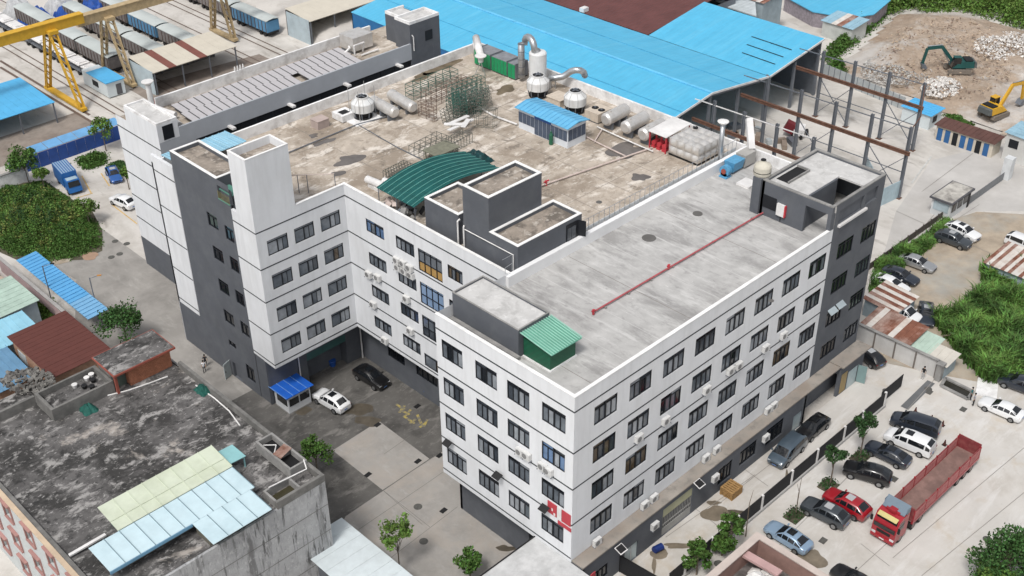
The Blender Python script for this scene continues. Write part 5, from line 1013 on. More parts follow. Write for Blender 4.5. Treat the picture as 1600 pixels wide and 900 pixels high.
# site cabins
LB = M('roof_bright_blue', (.085,.40,.70), .5, var=.1, scale=.6)
t = shed('site_cabin', 'white site cabin with bright blue roof by the excavated plot', 108.5,25.2,112.2,30.0,ZR,2.5,2.6,M('cabin_panel', (.60,.66,.68), .6, var=.08),LB,None,'y',n=6)
part('window', MB().box(109.5,25.14,ZR+.9,110.7,25.2,ZR+1.9), FRAME, t)
t = shed('room_row', 'row of small rooms with brown roof and blue doors', 106.5,13.8,109.2,23.0,ZR,2.4,2.6,M('row_cream', (.55,.50,.42), .8),M('sheet_brown', (.115,.055,.045), .7, var=.25, scale=1),None,'x',n=12)
for k in range(7): part('door', MB().box(106.44,14.4+k*1.25,ZR,106.5,15.2+k*1.25,ZR+2.0), M('door_blue', (.03,.12,.30), .6) if k % 3 != 1 else FRAME, t)
t = shed('site_hut', 'white two-level hut with pale blue roof by the road', 107.4,8.2,112,12.6,ZR,4.2,4.4,M('hut_white', (.62,.62,.60), .7, stain=(.4,.39,.37), stain_amt=.5),M('roof_grey_blue', (.28,.45,.55), .6, var=.2),None,'y',n=6)
part('window', MB().box(107.34,10.6,ZR+2.2,107.4,12.0,ZR+3.5), FRAME, t); part('window', MB().box(108.4,8.14,ZR+2.2,109.6,8.2,ZR+3.5), FRAME, t)
# people
SKIN = M('skin', (.42,.27,.19), .6)
def person(loc, rz, label, top, bottom, hair=(.01,.009,.008), stride=.12, bag=None):
    t = thing('person', label, 'person', loc, rz)
    me = bpy.data.meshes.new('body')
    J = {'pel':(0,0,.92,.13),'wai':(0,0,1.08,.12),'che':(0,.0,1.32,.15),'nek':(0,0,1.48,.06),'hd0':(0,.01,1.56,.085),'hd1':(0,.01,1.68,.09),
         'lh':(.09,0,.88,.09),'lk':(.10,stride,.48,.065),'la':(.10,stride*.6,.08,.045),'lt':(.10,stride*.6+.14,.04,.04),'rh':(-.09,0,.88,.09),'rk':(-.10,-stride*.3,.48,.065),'ra':(-.10,-stride*1.4,.09,.045),'rt':(-.10,-stride*1.4+.14,.04,.04),
         'ls':(.19,0,1.40,.06),'le':(.25,-.03,1.13,.045),'lw':(.24,.10,.90,.034),'lf':(.23,.14,.82,.03),'rs':(-.19,0,1.40,.06),'re':(-.25,-.03,1.13,.045),'rw':(-.24,.10,.90,.034),'rf':(-.23,.14,.82,.03)}
    E_ = ['pel-wai','wai-che','che-nek','nek-hd0','hd0-hd1','pel-lh','lh-lk','lk-la','la-lt','pel-rh','rh-rk','rk-ra','ra-rt','che-ls','ls-le','le-lw','lw-lf','che-rs','rs-re','re-rw','rw-rf']
    K = list(J); me.from_pydata([J[k][:3] for k in K], [tuple(K.index(q) for q in e.split('-')) for e in E_], [])
    o = _link('body', me, None, t); md = o.modifiers.new('skin', 'SKIN'); o.modifiers.new('sub', 'SUBSURF').levels = 2
    for i, k in enumerate(K): me.skin_vertices[0].data[i].radius = (J[k][3], J[k][3]*.85); me.skin_vertices[0].data[i].use_root = (k == 'pel')
    o.modifiers['sub'].render_levels = 2
    dg = bpy.context.evaluated_depsgraph_get(); ev = o.evaluated_get(dg); m2 = bpy.data.meshes.new_from_object(ev); o.modifiers.clear(); o.data = m2
    m2.materials.clear()
    for m in (SKIN, M('cloth_'+str(top), top, .85), M('cloth_'+str(bottom), bottom, .85), BLACK): m2.materials.append(m)
    for p in m2.polygons:
        z_ = p.center.z; x_ = abs(p.center.x); p.use_smooth = True
        p.material_index = 3 if z_ < .1 else 2 if z_ < .95 and x_ < .2 else 1 if .95 <= z_ < 1.46 and not (x_ > .2 and z_ < 1.15) else 0
    part('hair', MB().lathe((0,-.01,1.62), [(.10,0),(.11,.07),(.09,.13),(.04,.165)], 12), M('hair', hair, .7), t, local=True, smooth=True)
    return t
p = P(320,582,0); q = P(318,560,0); person((p.x,p.y,0), 2.6, 'person in white top and dark trousers walking beside the grey wall', (.68,.68,.70), (.02,.022,.03)); person((p.x+.75,p.y+.9,0), 2.6, 'person in black clothes walking just ahead of the one in white', (.015,.015,.02), (.015,.015,.02), stride=.15)
p = P(1520,634,ZR); person((p.x,p.y,ZR), .4, 'person in black trousers and grey top standing by the white sedan', (.30,.30,.32), (.012,.012,.014), stride=.02); person((p.x+.75,p.y+.7,ZR), 3.4, 'person in teal top standing beside the culvert', (.03,.14,.15), (.02,.02,.025), stride=.03)
p = P(1441,592,ZR); person((p.x,p.y,ZR), 1.5, 'person in black top and white shorts by the white panel wall', (.012,.012,.013), (.5,.5,.5), stride=.02)
# ================================================================== the office block behind, with the solar roof
cb_ = thing('rear_block', 'long white rear block with solar panels on its roof and a dark grey stair tower', 'building', (25,76,0))
CX0, CX1, CY0, CY1 = 3.67, 47.0, 70.7, 79.6
GREYL = M('grey_pale', (.40,.42,.45), .8, var=.06)
part('wall', MB().face((CX0,CY0,4.4),(CX0,81,4.4),(CX0,81,21.9),(CX0,78.29,21.9),(CX0,78.29,21.4),(CX0,CY0,21.4)).face((CX0,81,0),(CX1,81,0),(CX1,81,21.4),(CX0,81,21.4)).face((CX1,CY0,0),(CX1,81,0),(CX1,81,21.4),(CX1,CY0,21.4)), WHITE, cb_)
part('grey_wall', MB().box(CX0+.02,CY0,0,CX0+.3,81,4.4), GREY, cb_)
part('wall', MB().box(6.46,CY0,20.3,CX1-4,CY0+.25,22.6).box(CX0+.01,CY0+.005,16.9,8.5,CY0+.24,20.3).box(CX0+.01,CY0+.005,20.3,6.458,CY0+.24,21.6), GREYL, cb_)
part('lower_wall', MB().box(CX0+.01,CY0+.3,0,CX1-4,CY0+.5,20.6), M('grey_dark', (.03,.034,.04), .8), cb_)
for k in range(14): part('window', MB().box(10+k*2.5,CY0+.2,17.6,12.2+k*2.5,CY0+.29,20.1), FRAME, cb_)
for k in range(4): part('bracket', MB().box(13+k*9,CY0-1.2,20.3,13.5+k*9,CY0+.2,20.55), PIPEW, cb_)
for z in (20.45, 17.25, 14.0, 10.7, 7.4): part('groove_band', MB().box(CX0-.012,CY0 if z < 20 else CY0,z-.08,CX0+.01,81,z+.08), BAND, cb_)
part('roof', MB().box(CX0+.2,CY0+.25,21.1,CX1-.1,80.9,21.4), ROOFM, cb_)
part('parapet', MB().box(8.6,CY1,21.4,CX1-4,CY1+.3,22.8), PARAW, cb_)
hd = part('stair_head', MB().box(CX0-.01,CY0-.01,21.4,6.45,78.3,23.65), WHITE, cb_); part('head_roof', MB().box(CX0+.25,CY0+.25,23.65,6.2,78.05,23.7), ROOFT, hd)
part('rim', MB().box(CX0,CY0,23.65,6.45,CY0+.25,23.95).box(CX0,78.05,23.65,6.45,78.3,23.95).box(CX0,CY0+.25,23.65,CX0+.25,78.05,23.95).box(6.2,CY0+.25,23.65,6.45,78.05,23.95), PARAW, hd); part('window', MB().box(4.35,CY0-.05,21.6,5.75,CY0,23.4), FRAME, hd)
tw = part('grey_tower', MB().box(42.9,CY0+.003,0,48.3,73.9,25.3).box(43.6,73.9,0,46.9,76.8,25.2), GREY, cb_)
part('tower_roof', MB().box(43.1,CY0+.2,25.3,48.1,73.7,25.33).box(43.8,73.9,25.2,46.7,76.6,25.23), ROOFT, tw)
part('rim', MB().box(42.9,CY0,25.3,48.3,CY0+.25,25.7).box(42.9,73.65,25.3,48.3,73.9,25.7).box(42.9,CY0+.25,25.3,43.15,73.65,25.7).box(48.05,CY0+.25,25.3,48.3,73.65,25.7).box(43.6,73.9,25.2,43.85,76.8,25.6).box(43.85,76.55,25.2,46.9,76.8,25.6), PARAW, tw); part('window', MB().box(45.6,CY0-.05,22.3,46.9,CY0,23.7), FRAME, tw); part('downpipe', MB().path([(43.4,CY0-.1,21.5),(43.4,CY0-.1,23.5),(43.0,CY0+.3,24.2)], .08), PIPEW, tw)
SOL = M('solar_cell', (.47,.455,.465), .35, var=.1, scale=3, spec=.5); SOLF = M('solar_frame', (.05,.05,.055), .5)
spm = MB().box(-.46,-1.42,0,.46,1.42,.04).mesh('solar_panel'); spm.materials.append(SOL)
sfm = MB().box(-.54,-1.49,-.04,.54,1.49,-.005).mesh('panel_frame'); sfm.materials.append(SOLF)
arr = thing('solar_array', 'two long rows of grey solar panels on the rear block roof', 'solar panels', (22,74.7,21.4)); k_ = 0
for r_ in range(2):
    for k in range(24):
        if (r_, k) == (0, 15): continue
        o = inst('solar_panel', spm, None, arr, (9.6+1.1*k+.5*r_, 73.2+3.2*r_, 22.1-.05*r_)); o.rotation_euler = (R(4),0,0); q = _link('panel_frame', sfm, None, o)
for k in range(9): part('support', MB().box(10+k*3.1,72.2,21.4,10.1+k*3.1,77.6,21.85), STEEL, arr)
t = thing('roof_water_tank', 'galvanised box tank with white pipes on the rear block roof', 'tank', (38.5,77.3,21.4)); part('tank_body', MB().box(36.8,75.6,21.8,40.2,78.6,23.7), STAIN, t); part('pipework', MB().path([(36.5,75.0,21.6),(36.5,75.0,23.0),(38.2,75.0,23.0),(38.2,75.4,21.6)], .12).path([(34.8,76.0,21.6),(36.5,76.0,22.4),(36.7,76.5,22.4)], .15).path([(37.2,74.4,21.6),(40,74.2,21.7)], .13), PIPEW, t)
part('leg', MB().box(36.9,75.7,21.4,37.1,78.5,21.8), STEEL, t)
t = thing('chimney_pipe', 'white vent chimney with wide cap behind the white stair head', 'pipe', (7.5,79.0,21.4)); part('pipe_shaft', MB().tube((7.6,78.8,21.4),(7.6,78.8,25.2), .35, 14), FRPW, t); part('cap', MB().lathe((7.6,78.8,25.2), [(.3,0),(.75,.4),(.75,.5),(.3,.55)], 14), PIPEW, t); part('elbow', fat([(8.6,75,22.1),(7.9,77.0,22.3),(7.6,78.6,22.4)], .35), PIPEW, t)
single('steel_drum_tank', MB().tube((7.0,71.6,22.1),(7.4,75.0,22.1), .65, 16).box(6.8,72,21.4,7.6,74.5,21.8), STAIN, 'steel cylinder tank lying beside the white stair head', 'tank')
for k in range(7): single('parapet_jar', MB().lathe((20.5+k*.42,CY1+.15,22.8), [(.14,0),(.12,.3),(.08,.42),(.1,.5),(.05,.62)], 8), PIPEW, 'small white jar on the back parapet of the solar roof', 'jar', 'white jars on the parapet') if k < 4 else None
# pale blue canopy between the blocks
t = thing('alley_canopy', 'pale blue corrugated canopy behind the dark stair tower of the left wing', 'canopy', (2.5,59,ZROOF)); PB = M('poly_pale_blue', (.30,.54,.68), .4, var=.1, ribs=('X', .35, .05))
for k in range(10): x, ya = -1.5+k*.82, (57.5 if k < 5 else 56.0); part('sheet', MB().slab([(x,ya,25.75),(x+.8,ya,25.75),(x+.8,60.4,25.5),(x,60.4,25.5)], .05), PB, t); part('rib', MB().bar((x+.81,ya,25.79),(x+.81,60.4,25.54), .08, .06), PB, t)
for p in ((-1.2,60.2),(2.6,60.2),(6.4,60.2),(6.4,56.3)): part('post', MB().tube((p[0],p[1],ZROOF),(p[0],p[1],25.5), .06), GALV, t)

# ================================================================== blue warehouse
SKY = M('roof_sky_blue', (.085,.415,.64), .55, var=.07, scale=.5, ribs=('Y', .9, .03), layers=[((.13,.46,.66),.5,.2,(.12,2.0,1),.5,.64),((.055,.32,.52),.4,.5,(.1,1.6,1),.54,.68),((.20,.45,.58),.4,1.2,(1,1,1),.62,.7)]); BRN = M('roof_brown', (.125,.048,.045), .7, var=.2, scale=.4, ribs=('Y', .9, .06))
wh = thing('blue_warehouse', 'huge sky blue sheet-roofed warehouse behind the factory', 'warehouse', (80,85,ZR))
YF = 113.5
# each slope is laid in long bays
def slope(x0, z0, x1, z1, y0, y1, mat, nm, n):
    for k in range(n):
        a, b = y0+(y1-y0)*k/n, y0+(y1-y0)*(k+1)/n; l = .015*(k % 2)
        part(nm, MB().slab([(x0,a,z0+l),(x1,a,z1+l),(x1,b,z1+l),(x0,b,z0+l)], .1), mat, wh)
slope(64.8,10.25,78.3,12.0,45,YF,SKY,'roof_bay',10); slope(78.3,12.0,92.8,10.1,45,YF,SKY,'roof_bay',10); slope(93.1,10.05,107.8,12.0,45,69.4,SKY,'roof_bay',4)
for x, zz in ((71.5,11.14),(85.5,11.08)): part('lap_line', MB().box(x-.05,45.1,zz,x+.05,YF-.1,zz+.05), M('lap_blue', (.06,.34,.55), .5), wh)
part('ridge_cap', MB().bar((78.3,45,12.06),(78.3,YF,12.06), .5, .12), M('ridge_pale', (.14,.52,.80), .5), wh); part('valley_gutter', MB().box(92.8,45,9.8,93.1,YF,10.0), BLACK, wh)
part('gable_trim', MB().bar((64.8,44.95,10.2),(78.3,44.95,11.95), .12, .3).bar((78.3,44.95,11.95),(92.8,44.95,10.05), .12, .3).bar((93.1,44.95,10.0),(107.8,44.95,11.95), .12, .3), PIPEW, wh)
part('wall', MB().box(64.9,60,0,65.1,YF,10.1).box(64.9,YF-.2,0,92.8,YF,10.0), M('wall_deep_blue', (.02,.14,.34), .6), wh); part('wall', MB().box(107.4,45.3,ZR,107.6,69,11.8), STEEL, wh)
for x in (65.2,71.7,78.3,85.5,92.9,100.4,107.2): part('column', MB().box(x-.2,45.2,ZR,x+.2,45.6,10.2 if x not in (78.3,) else 11.8), STEEL, wh)
part('rafter', MB().bar((64.8,45.4,9.8),(78.3,45.4,11.5), .2, .4).bar((78.3,45.4,11.5),(92.8,45.4,9.6), .2, .4).bar((93,45.4,9.5),(107.6,45.4,11.5), .2, .4), STEEL, wh)
for k in range(3): part('roof_slit', MB().bar((96.5+k*2.6,46.5+k*.3,10.58+k*.35),(96.7+k*2.6,53+k,10.6+k*.35), .14, .06), BLACK, wh)
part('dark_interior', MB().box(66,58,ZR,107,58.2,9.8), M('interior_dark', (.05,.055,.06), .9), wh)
wb = thing('brown_warehouse', 'dark brown sheet-roofed warehouse adjoining the sky blue roof', 'warehouse', (115,100,ZR))
for k in range(8): part('roof_bay', MB().slab([(93.1,69.6+6.4*k,10.1),(118,69.6+6.4*k,12.4),(118,69.6+6.4*(k+1),12.4),(93.1,69.6+6.4*(k+1),10.1)], .1), BRN, wb)
part('wall', MB().box(117.6,70,ZR,117.9,120,12.2).box(93.2,69.7,ZR,117.6,69.9,10), STEEL, wb)
single('roof_vent', MB().box(92.9,84,10.2,94.2,85,10.9), PIPEW, 'small white vent at the joint of the blue and brown roofs', 'vent')
# second blue shed beyond
t = thing('blue_shed', 'blue sheet-roofed shed with patched roof beyond the brown warehouse', 'shed', (140,60,ZR)); pts = [(1222,-8),(1392,0),(1366,22),(1330,28),(1270,18)]
q = [P(a, b, 5.2) for a, b in pts]; c_ = sum(q, Vector())/len(q); part('roof', MB().slab([(p.x,p.y,5.2) for p in q], .15), SKY, t); q2 = [c_+(p-c_)*.95 for p in q]; part('wall', MB().prism([(p.x,p.y) for p in q2], ZR, 5.0), M('wall_mauve', (.30,.27,.30), .8, var=.3, scale=2), t)
t = shed('lean_to', 'pale shed with half rusty roof in front of the bushes', P(1295,60,ZR).x, P(1336,60,ZR).y-1, P(1295,60,ZR).x+5, P(1295,56,ZR).y+1, ZR, 3.0, 3.4, M('wall_pale', (.50,.52,.50), .8), M('roof_grey_blue', ()), [M('roof_grey_blue', ()), M('roof_grey_blue', ()), RUST, RUSTW], 'x', n=6)
t = shed('rust_shed', 'rust-striped shed roof at the far edge behind the sky blue roof', 121, 66, 127, 78, ZR, 7.0, 7.5, PALEB, RUST, [RUST, RUSTW], 'x', n=14)
single('white_screen', MB().slab([tuple(P(1118,0,9)), tuple(P(1180,0,9)), tuple(P(1182,25,9)), tuple(P(1135,10,9))], .2), M('screen_pale', (.50,.55,.57), .6, ribs=('Y', 1.0, .05)), 'pale sheet roof beside the rust-striped shed', 'roof')
# ================================================================== bare steel frame
sf = thing('crane_hall_skeleton', 'bare grey steel frame of columns and rusty crane beams beside the blue warehouse', 'steel frame', (87,30,ZR)); RUSTB = M('beam_rust', (.15,.075,.05), .85, var=.4, scale=1.5)
ZT = ZR+11; ys = [17.2,23.2,29.0,34.8,40.6]
rows = [(100.6,[23.4,29.1,35.0,40.6]),(86.0,ys),(74.2,[24.9,30.8,36.3,41.5])]
for x, yy in rows:
    for y in yy:
        part('column', MB().box(x-.22,y-.2,ZR,x+.22,y-.13,ZT).box(x-.22,y+.13,ZR,x+.22,y+.2,ZT).box(x-.05,y-.13,ZR,x+.05,y+.13,ZT), STEEL, sf); part('base_plate', MB().box(x-.4,y-.4,ZR,x+.4,y+.4,ZR+.06), RUSTB, sf)
    part('crane_beam', MB().box(x-.42,yy[0]-.6,ZR+6.9,x-.25,45,ZR+7.35).box(x-.5,yy[0]-.6,ZR+7.35,x-.17,45,ZR+7.45), RUSTB, sf)
    part('tie_beam', MB().bar((x,yy[0],ZT-.3),(x,45,ZT-.8), .12), PIPEW if x < 80 else STEEL, sf)
    for a, b in zip(yy, yy[1:]): part('girt', MB().bar((x+.1,a,ZR+4.0),(x+.1,b,ZR+4.0), .1), STEEL, sf)
for y0, y1, x in ((23.4,29.1,100.6),(35,40.6,100.6),(17.2,23.2,86),(29,34.8,86),(24.9,30.8,74.2)):
    part('brace', MB().bar((x,y0,ZR+.5),(x,y1,ZR+6.5), .1), STEEL, sf); part('brace', MB().bar((x,y1,ZR+.5),(x,y0,ZR+6.5), .1), STEEL, sf)
part('tie_beam', MB().bar((86,17.2,ZT-.4),(93,19.5,ZT-1.5), .12).bar((93,19.5,ZT-1.5),(100.6,23.4,ZT-.4), .12), RUSTB, sf)
# sheet fence round the excavated plot and the pale blue screen by the tower
t = thing('sheet_fence', 'grey sheet fence between the steel frame and the excavated plot', 'fence', (106,38,ZR)); FG = M('sheet_grey', (.40,.43,.44), .6, var=.15, scale=1)
a, b = P(1285,118,ZR), P(1412,172,ZR)
for k in range(14):
    p = a+(b-a)*(k/14); q = a+(b-a)*((k+1)/14); part('panel', MB().bar((p.x,p.y,ZR+1.1),(q.x-(q.x-p.x)*.04,q.y-(q.y-p.y)*.04,ZR+1.1), .06, 2.2), FG, t); part('post', MB().bar((p.x,p.y,ZR),(p.x,p.y,ZR+2.3), .12), STEEL, t)
t = thing('sheet_fence', 'pale blue sheet screen standing right behind the grey roof tower', 'fence', (83,14,ZR)); a, b = P(1376,322,ZR), P(1405,308,ZR); c = P(1376,262,ZR)
for p, q, n in ((a, b, 4), (Vector((a.x,a.y,0)), Vector((a.x+8,a.y+8,0)), 6)):
    for k in range(n): u = p+(q-p)*(k/n); v = p+(q-p)*((k+.96)/n); part('panel', MB().bar((u.x,u.y,ZR+1.4),(v.x,v.y,ZR+1.4), .06, 2.8), M('sheet_ice', (.42,.53,.58), .6), t)
# yard clutter between warehouse and frame
t = thing('scrap_loader', 'small red and white loader parked under the steel frame', 'loader', (92,38,ZR)); c = P(1248,212,ZR)
part('hood', MB().cbox((c.x,c.y,ZR+1.0), (2.6,1.6,1.0), .5), PIPEW, t); part('bucket', MB().cbox((c.x-1.2,c.y+1.0,ZR+1.6), (1.2,1.5,1.6), .5, .4), M('loader_red', (.16,.02,.025), .6), t)
for dx, dy in ((-1,-.8),(1,-.6),(-.9,.8),(1.1,.9)): part('wheel', MB().tube((c.x+dx,c.y+dy,ZR+.5),(c.x+dx+.2,c.y+dy-.2,ZR+.5), .5, 14), TYRE, t)
single('blue_tent', MB().hexa([(56,20,ZR),(63,20,ZR),(63,25,ZR),(56,25,ZR),(56.5,20.4,ZR+7.2),(62.5,20.4,ZR+7.4),(62.5,24.6,ZR+7.4),(56.5,24.6,ZR+7.2)]), M('tent_blue', (.015,.07,.33), .6, var=.2), 'bright blue sheet shelter behind the white far parapet', 'shelter')
single('grey_shelter', MB().tube((60,10,ZR+3),(60,19,ZR+3), 3.0, 18), M('shelter_bluegrey', (.36,.44,.50), .6, var=.15), 'blue-grey rounded shelter roof behind the white far parapet', 'shelter')
r = random.Random(9)
for k in range(16):
    c = P(r.uniform(1130,1250), r.uniform(190,235), ZR)
    single('scrap_bundle', MB().cbox((c.x,c.y,ZR+.4), (r.uniform(.6,2.2),r.uniform(.5,1.6),.8), r.random()*3), r.choice([STEEL, CONC, RUSTB, M('scrap_brown', ()), FG]), 'bundle of scrap steel on the ground under the steel frame', 'scrap', 'scrap under the steel frame')

# ================================================================== rail yard, upper left
WTOP = M('tarp_grey_green', (.50,.54,.53), .7, var=.15, scale=.6, stain=(.30,.33,.32), stain_amt=.5, stain_scale=.3); WSIDE = M('wagon_side', (.20,.185,.18), .8, var=.3, scale=1.5); WBLU = M('wagon_blue', (.10,.26,.44), .6, var=.2)
def wagon_mesh(L):
    top = MB(); n = 6
    for k in range(n):
        a0, a1 = -1.5+3*k/n, -1.5+3*(k+1)/n; h = lambda y: 3.3+.35*math.cos(y/1.5*1.3)
        top.hexa([(a0,-L/2,h(a0)-.08),(a1,-L/2,h(a1)-.08),(a1,L/2,h(a1)-.08),(a0,L/2,h(a0)-.08),(a0,-L/2,h(a0)),(a1,-L/2,h(a1)),(a1,L/2,h(a1)),(a0,L/2,h(a0))])
    body = MB().box(-1.4,-L/2+.15,1.1,1.4,L/2-.15,3.2)
    ribs = []
    for k in range(int(L/1.2)): ribs += [MB().box(-1.5,-L/2+.4+k*1.2,1.0,-1.4,-L/2+.52+k*1.2,3.1)]
    und = MB().box(-1.1,-L/2,.7,1.1,L/2,1.1); ax = [MB().tube((-1.2,y,.45),(1.2,y,.45), .45, 12) for y in (-L/2+1.5,-L/2+2.9,L/2-2.9,L/2-1.5)]
    return top.mesh('tarp_top'), body.mesh('side_wall'), [q.mesh('rib') for q in ribs], und.mesh('underframe'), [q.mesh('axle') for q in ax]
_wg = {}
def wagon(x, y, L, topm, sidem, label, group=None):
    if L not in _wg: _wg[L] = wagon_mesh(L)
    tp, bd, rb, un, ax = _wg[L]; t = thing('covered_wagon', label, 'wagon', (x,y,0), 0, group)
    setmat(_link('tarp_top', tp, None, t), topm); s = _link('side_wall', bd, None, t); setmat(s, sidem); setmat(_link('underframe', un, None, t), BLACK)
    for q in rb: setmat(_link('rib', q, None, s), M('rib_rust', (.12,.085,.075), .8))
    for q in ax: setmat(_link('axle', q, None, t), BLACK)
GW = 'rows of covered wagons'
for x, ya, n, L in ((33.2,141.5,3,12.0),(40.3,138.5,3,11.0),(47.0,138.0,4,10.5),(63.0,136.0,3,12.0)):
    for k in range(n):
        bl = (int(x), k) in ((47,1),(63,0)); rw = {33:'in the row next to the white-topped carts',40:'in the second row from the white-topped carts',47:'in the row beside the striped beige shed',63:'in the row leading to the plain beige shed'}[int(x)]
        wagon(x, ya+L/2+k*(L+.6), L, WTOP, WBLU if bl else WSIDE, ('blue-sided' if bl else 'brown-sided')+' tarpaulin covered wagon '+rw, GW)
for k in range(9):                                       # white topped cars
    y = 142.5+k*5.0; t = thing('hopper_cart', 'white-topped cart in the line next to the yellow gantry crane', 'cart', (29.0,y,0), 0, 'line of white-topped carts')
    part('top', MB().box(27.9,y-2.2,1.9,30.1,y+2.2,2.1).box(28.3,y-1.7,2.1,29.7,y+1.7,2.3), PIPEW, t); part('frame', MB().box(28.0,y-2.3,.7,30.0,y+2.3,.95), STEEL, t)
    for yy in (y-1.5,y+1.5): part('axle', MB().tube((27.9,yy,.4),(30.1,yy,.4), .4, 12), BLACK, t)
    for yy in (y-2.1,y+2.1): part('post', MB().box(28.0,yy-.05,.9,28.1,yy+.05,1.9).box(29.9,yy-.05,.9,30.0,yy+.05,1.9), STEEL, t)
TB = M('tarp_blue', (.02,.085,.36), .55, var=.4, scale=1.2, bump=.05); TG = M('tarp_silver', (.48,.49,.50), .5, var=.3, scale=1)
for k, (px, py, m, lab) in enumerate(((55,22,TB,'deep blue tarpaulin heap at the far end of the wagons'),(110,14,TB,'second deep blue tarpaulin heap, next to the silver sheeting'),(150,8,TB,'blue tarpaulin heap nearest the tan gantry girder'),(30,10,TG,'silver sheeting heap beside the blue tarpaulins'),(95,5,TG,'silver sheeting heap between two blue tarpaulins'))):
    c = P(px, py, 2); mb = MB(); r = random.Random(k)
    for j in range(9):
        for i in range(9):
            u, v = i/8, j/8; e = min(1, 4*min(u,1-u,v,1-v)); mb.v.append((c.x-3+6*u, c.y-3.5+7*v, .1+e*(2.2+.9*r.random())))
    mb.f = [(9*j+i,9*j+i+1,9*j+i+10,9*j+i+9) for j in range(8) for i in range(8)]; single('tarp_heap', mb, m, lab, 'tarpaulin')
def gantry(xa, xb, legs, z, mat, label, girder_x):
    t = thing('gantry_crane', label, 'gantry crane', ((xa+xb)/2, legs[0][1], 0))
    gd = part('girder', MB().box(girder_x[0],legs[0][1]+legs[0][2]/2-.6,z-.9,girder_x[1],legs[0][1]+legs[0][2]/2+.6,z+.7), mat, t); part('rail', MB().box(girder_x[0],legs[0][1]+legs[0][2]/2-.75,z+.7,girder_x[1],legs[0][1]+legs[0][2]/2+.75,z+.82), mat, gd)
    for x, y0, dy in legs:
        yc = y0+dy/2
        for s in (0,1):
            top = Vector((x, yc+(-1.0 if s == 0 else 1.0), z-.9)); bot = Vector((x, y0+dy*s, .7)); lg = []
            for dx in (-.55,.55):
                for dd in (-.3,.3): a = top+Vector((dx,dd,0)); b = bot+Vector((dx*.7,dd*.8,0)); lg.append((a,b)); part('leg', MB().bar(a, b, .2), mat, t)
            for k in range(9):
                for (a,b), (c,d) in ((lg[0],lg[1]),(lg[2],lg[3]),(lg[0],lg[2]),(lg[1],lg[3])):
                    f0, f1 = k/9, (k+1)/9; p = a+(b-a)*f0; q = c+(d-c)*f1
                    part('lacing', MB().bar(p, q, .11), mat, t)
        part('end_beam', MB().box(x-.5,y0-.8,.3,x+.5,y0+dy+.8,.8), mat, t); part('cap_beam', MB().box(x-.8,yc-1.6,z-1.0,x+.8,yc+1.6,z-.4), mat, t)
        for s in (0,1):
            for q in (-.4,.4): part('wheel', MB().tube((x-.2,y0+dy*s+q,.3),(x+.2,y0+dy*s+q,.3), .3, 12), BLACK, t)
    return t
YG_ = M('gantry_yellow', (.62,.36,.03), .5, var=.15, scale=1.5); TAN = M('gantry_tan', (.46,.35,.20), .6, var=.25, scale=1.5)
gantry(-40, 27, [(21,131.5,12.0)], 13.3, YG_, 'bright yellow gantry crane with lattice legs', (-40, 27))
gantry(32, 57, [(32,134.4,9.6),(56.2,139.5,7.0)], 12.2, TAN, 'faded tan gantry crane spanning the covered wagons', (26.5, 64))
BEI = M('sheet_beige', (.56,.52,.44), .7, var=.08, scale=.5); BEIS = M('sheet_maroon', (.20,.075,.06), .7)
def open_shed(label, x0, y0, x1, y1, h, mats, n, posts=True, front=None):
    t = thing('open_shed', label, 'shed', ((x0+x1)/2,(y0+y1)/2,0))
    for k in range(n):
        a, b = x0+(x1-x0)*k/n, x0+(x1-x0)*(k+1)/n; part('roof_sheet', MB().slab([(a+.01,y0,h-.3),(b-.01,y0,h-.3),(b-.01,y1,h+.3),(a+.01,y1,h+.3)], .1), mats[k % len(mats)], t)
    for k in range(4):
        for y, hh in ((y0+.2,h-.45),(y1-.2,h+.15)): x = x0+.3+(x1-x0-.6)*k/3; part('post', MB().box(x-.1,y-.1,0,x+.1,y+.1,hh), STEEL, t)
    part('end_wall', MB().box(x0-.05,y0+.3,0 if front is None else front,x0+.05,y1-.3,h-.2), M('end_sheet_pale', (.42,.50,.54), .6), t); part('back_wall', MB().box(x0,y1-.1,0,x1,y1-.02,h), WSIDE, t); return t
open_shed('beige-roofed open shed with two maroon stripes in the rail yard', 33.0,128.0,49.8,136.2,4.5,[BEI,BEI,BEIS,BEI,BEI,BEI,BEIS,BEI,BEI,BEI,BEI],11)
open_shed('plain beige-roofed open shed beside the blue warehouse', 65.0,126.8,82,134.5,5.2,[BEI],8)
open_shed('sky blue roofed open shed at the edge of the rail yard', -2,130.2,16.2,142.5,4.0,[LB],14)
t = thing('yard_cabin', 'white cabin with light blue roof panel under the yellow gantry crane', 'cabin', (28,137,0)); part('wall', MB().box(26.6,132.8,.2,29.8,141.5,2.8), M('cabin_panel', ()), t); part('roof', MB().box(26.4,132.6,2.8,30,139.5,2.95), LB, t); part('door', MB().box(28.2,132.74,.3,29.2,132.8,2.2), M('door_dark', (.10,.10,.11), .6), t); part('window', MB().box(26.54,136,1.1,26.6,138,2.1), FRAME, t)
t = thing('striped_roof', 'long low roof of alternating red tiles and white ribs between the rail yard and the rear block', 'roof', (40,115.5,0))
for k in range(26): x = 24.5+k*1.6; part('roof_tile', MB().slab([(x,113.4,4.3),(x+.85,113.4,4.3),(x+.85,117.0,4.9),(x,117.0,4.9)], .08), M('tile_red', (.22,.065,.055), .75, var=.3), t); part('white_rib', MB().slab([(x+.86,113.4,4.32),(x+1.59,113.4,4.32),(x+1.59,117.0,4.92),(x+.86,117.0,4.92)], .08), PIPEW if k > 7 else M('tile_red', ()), t)
part('wall_body', MB().box(24.8,113.8,0,65.8,116.8,4.25), PW, t)
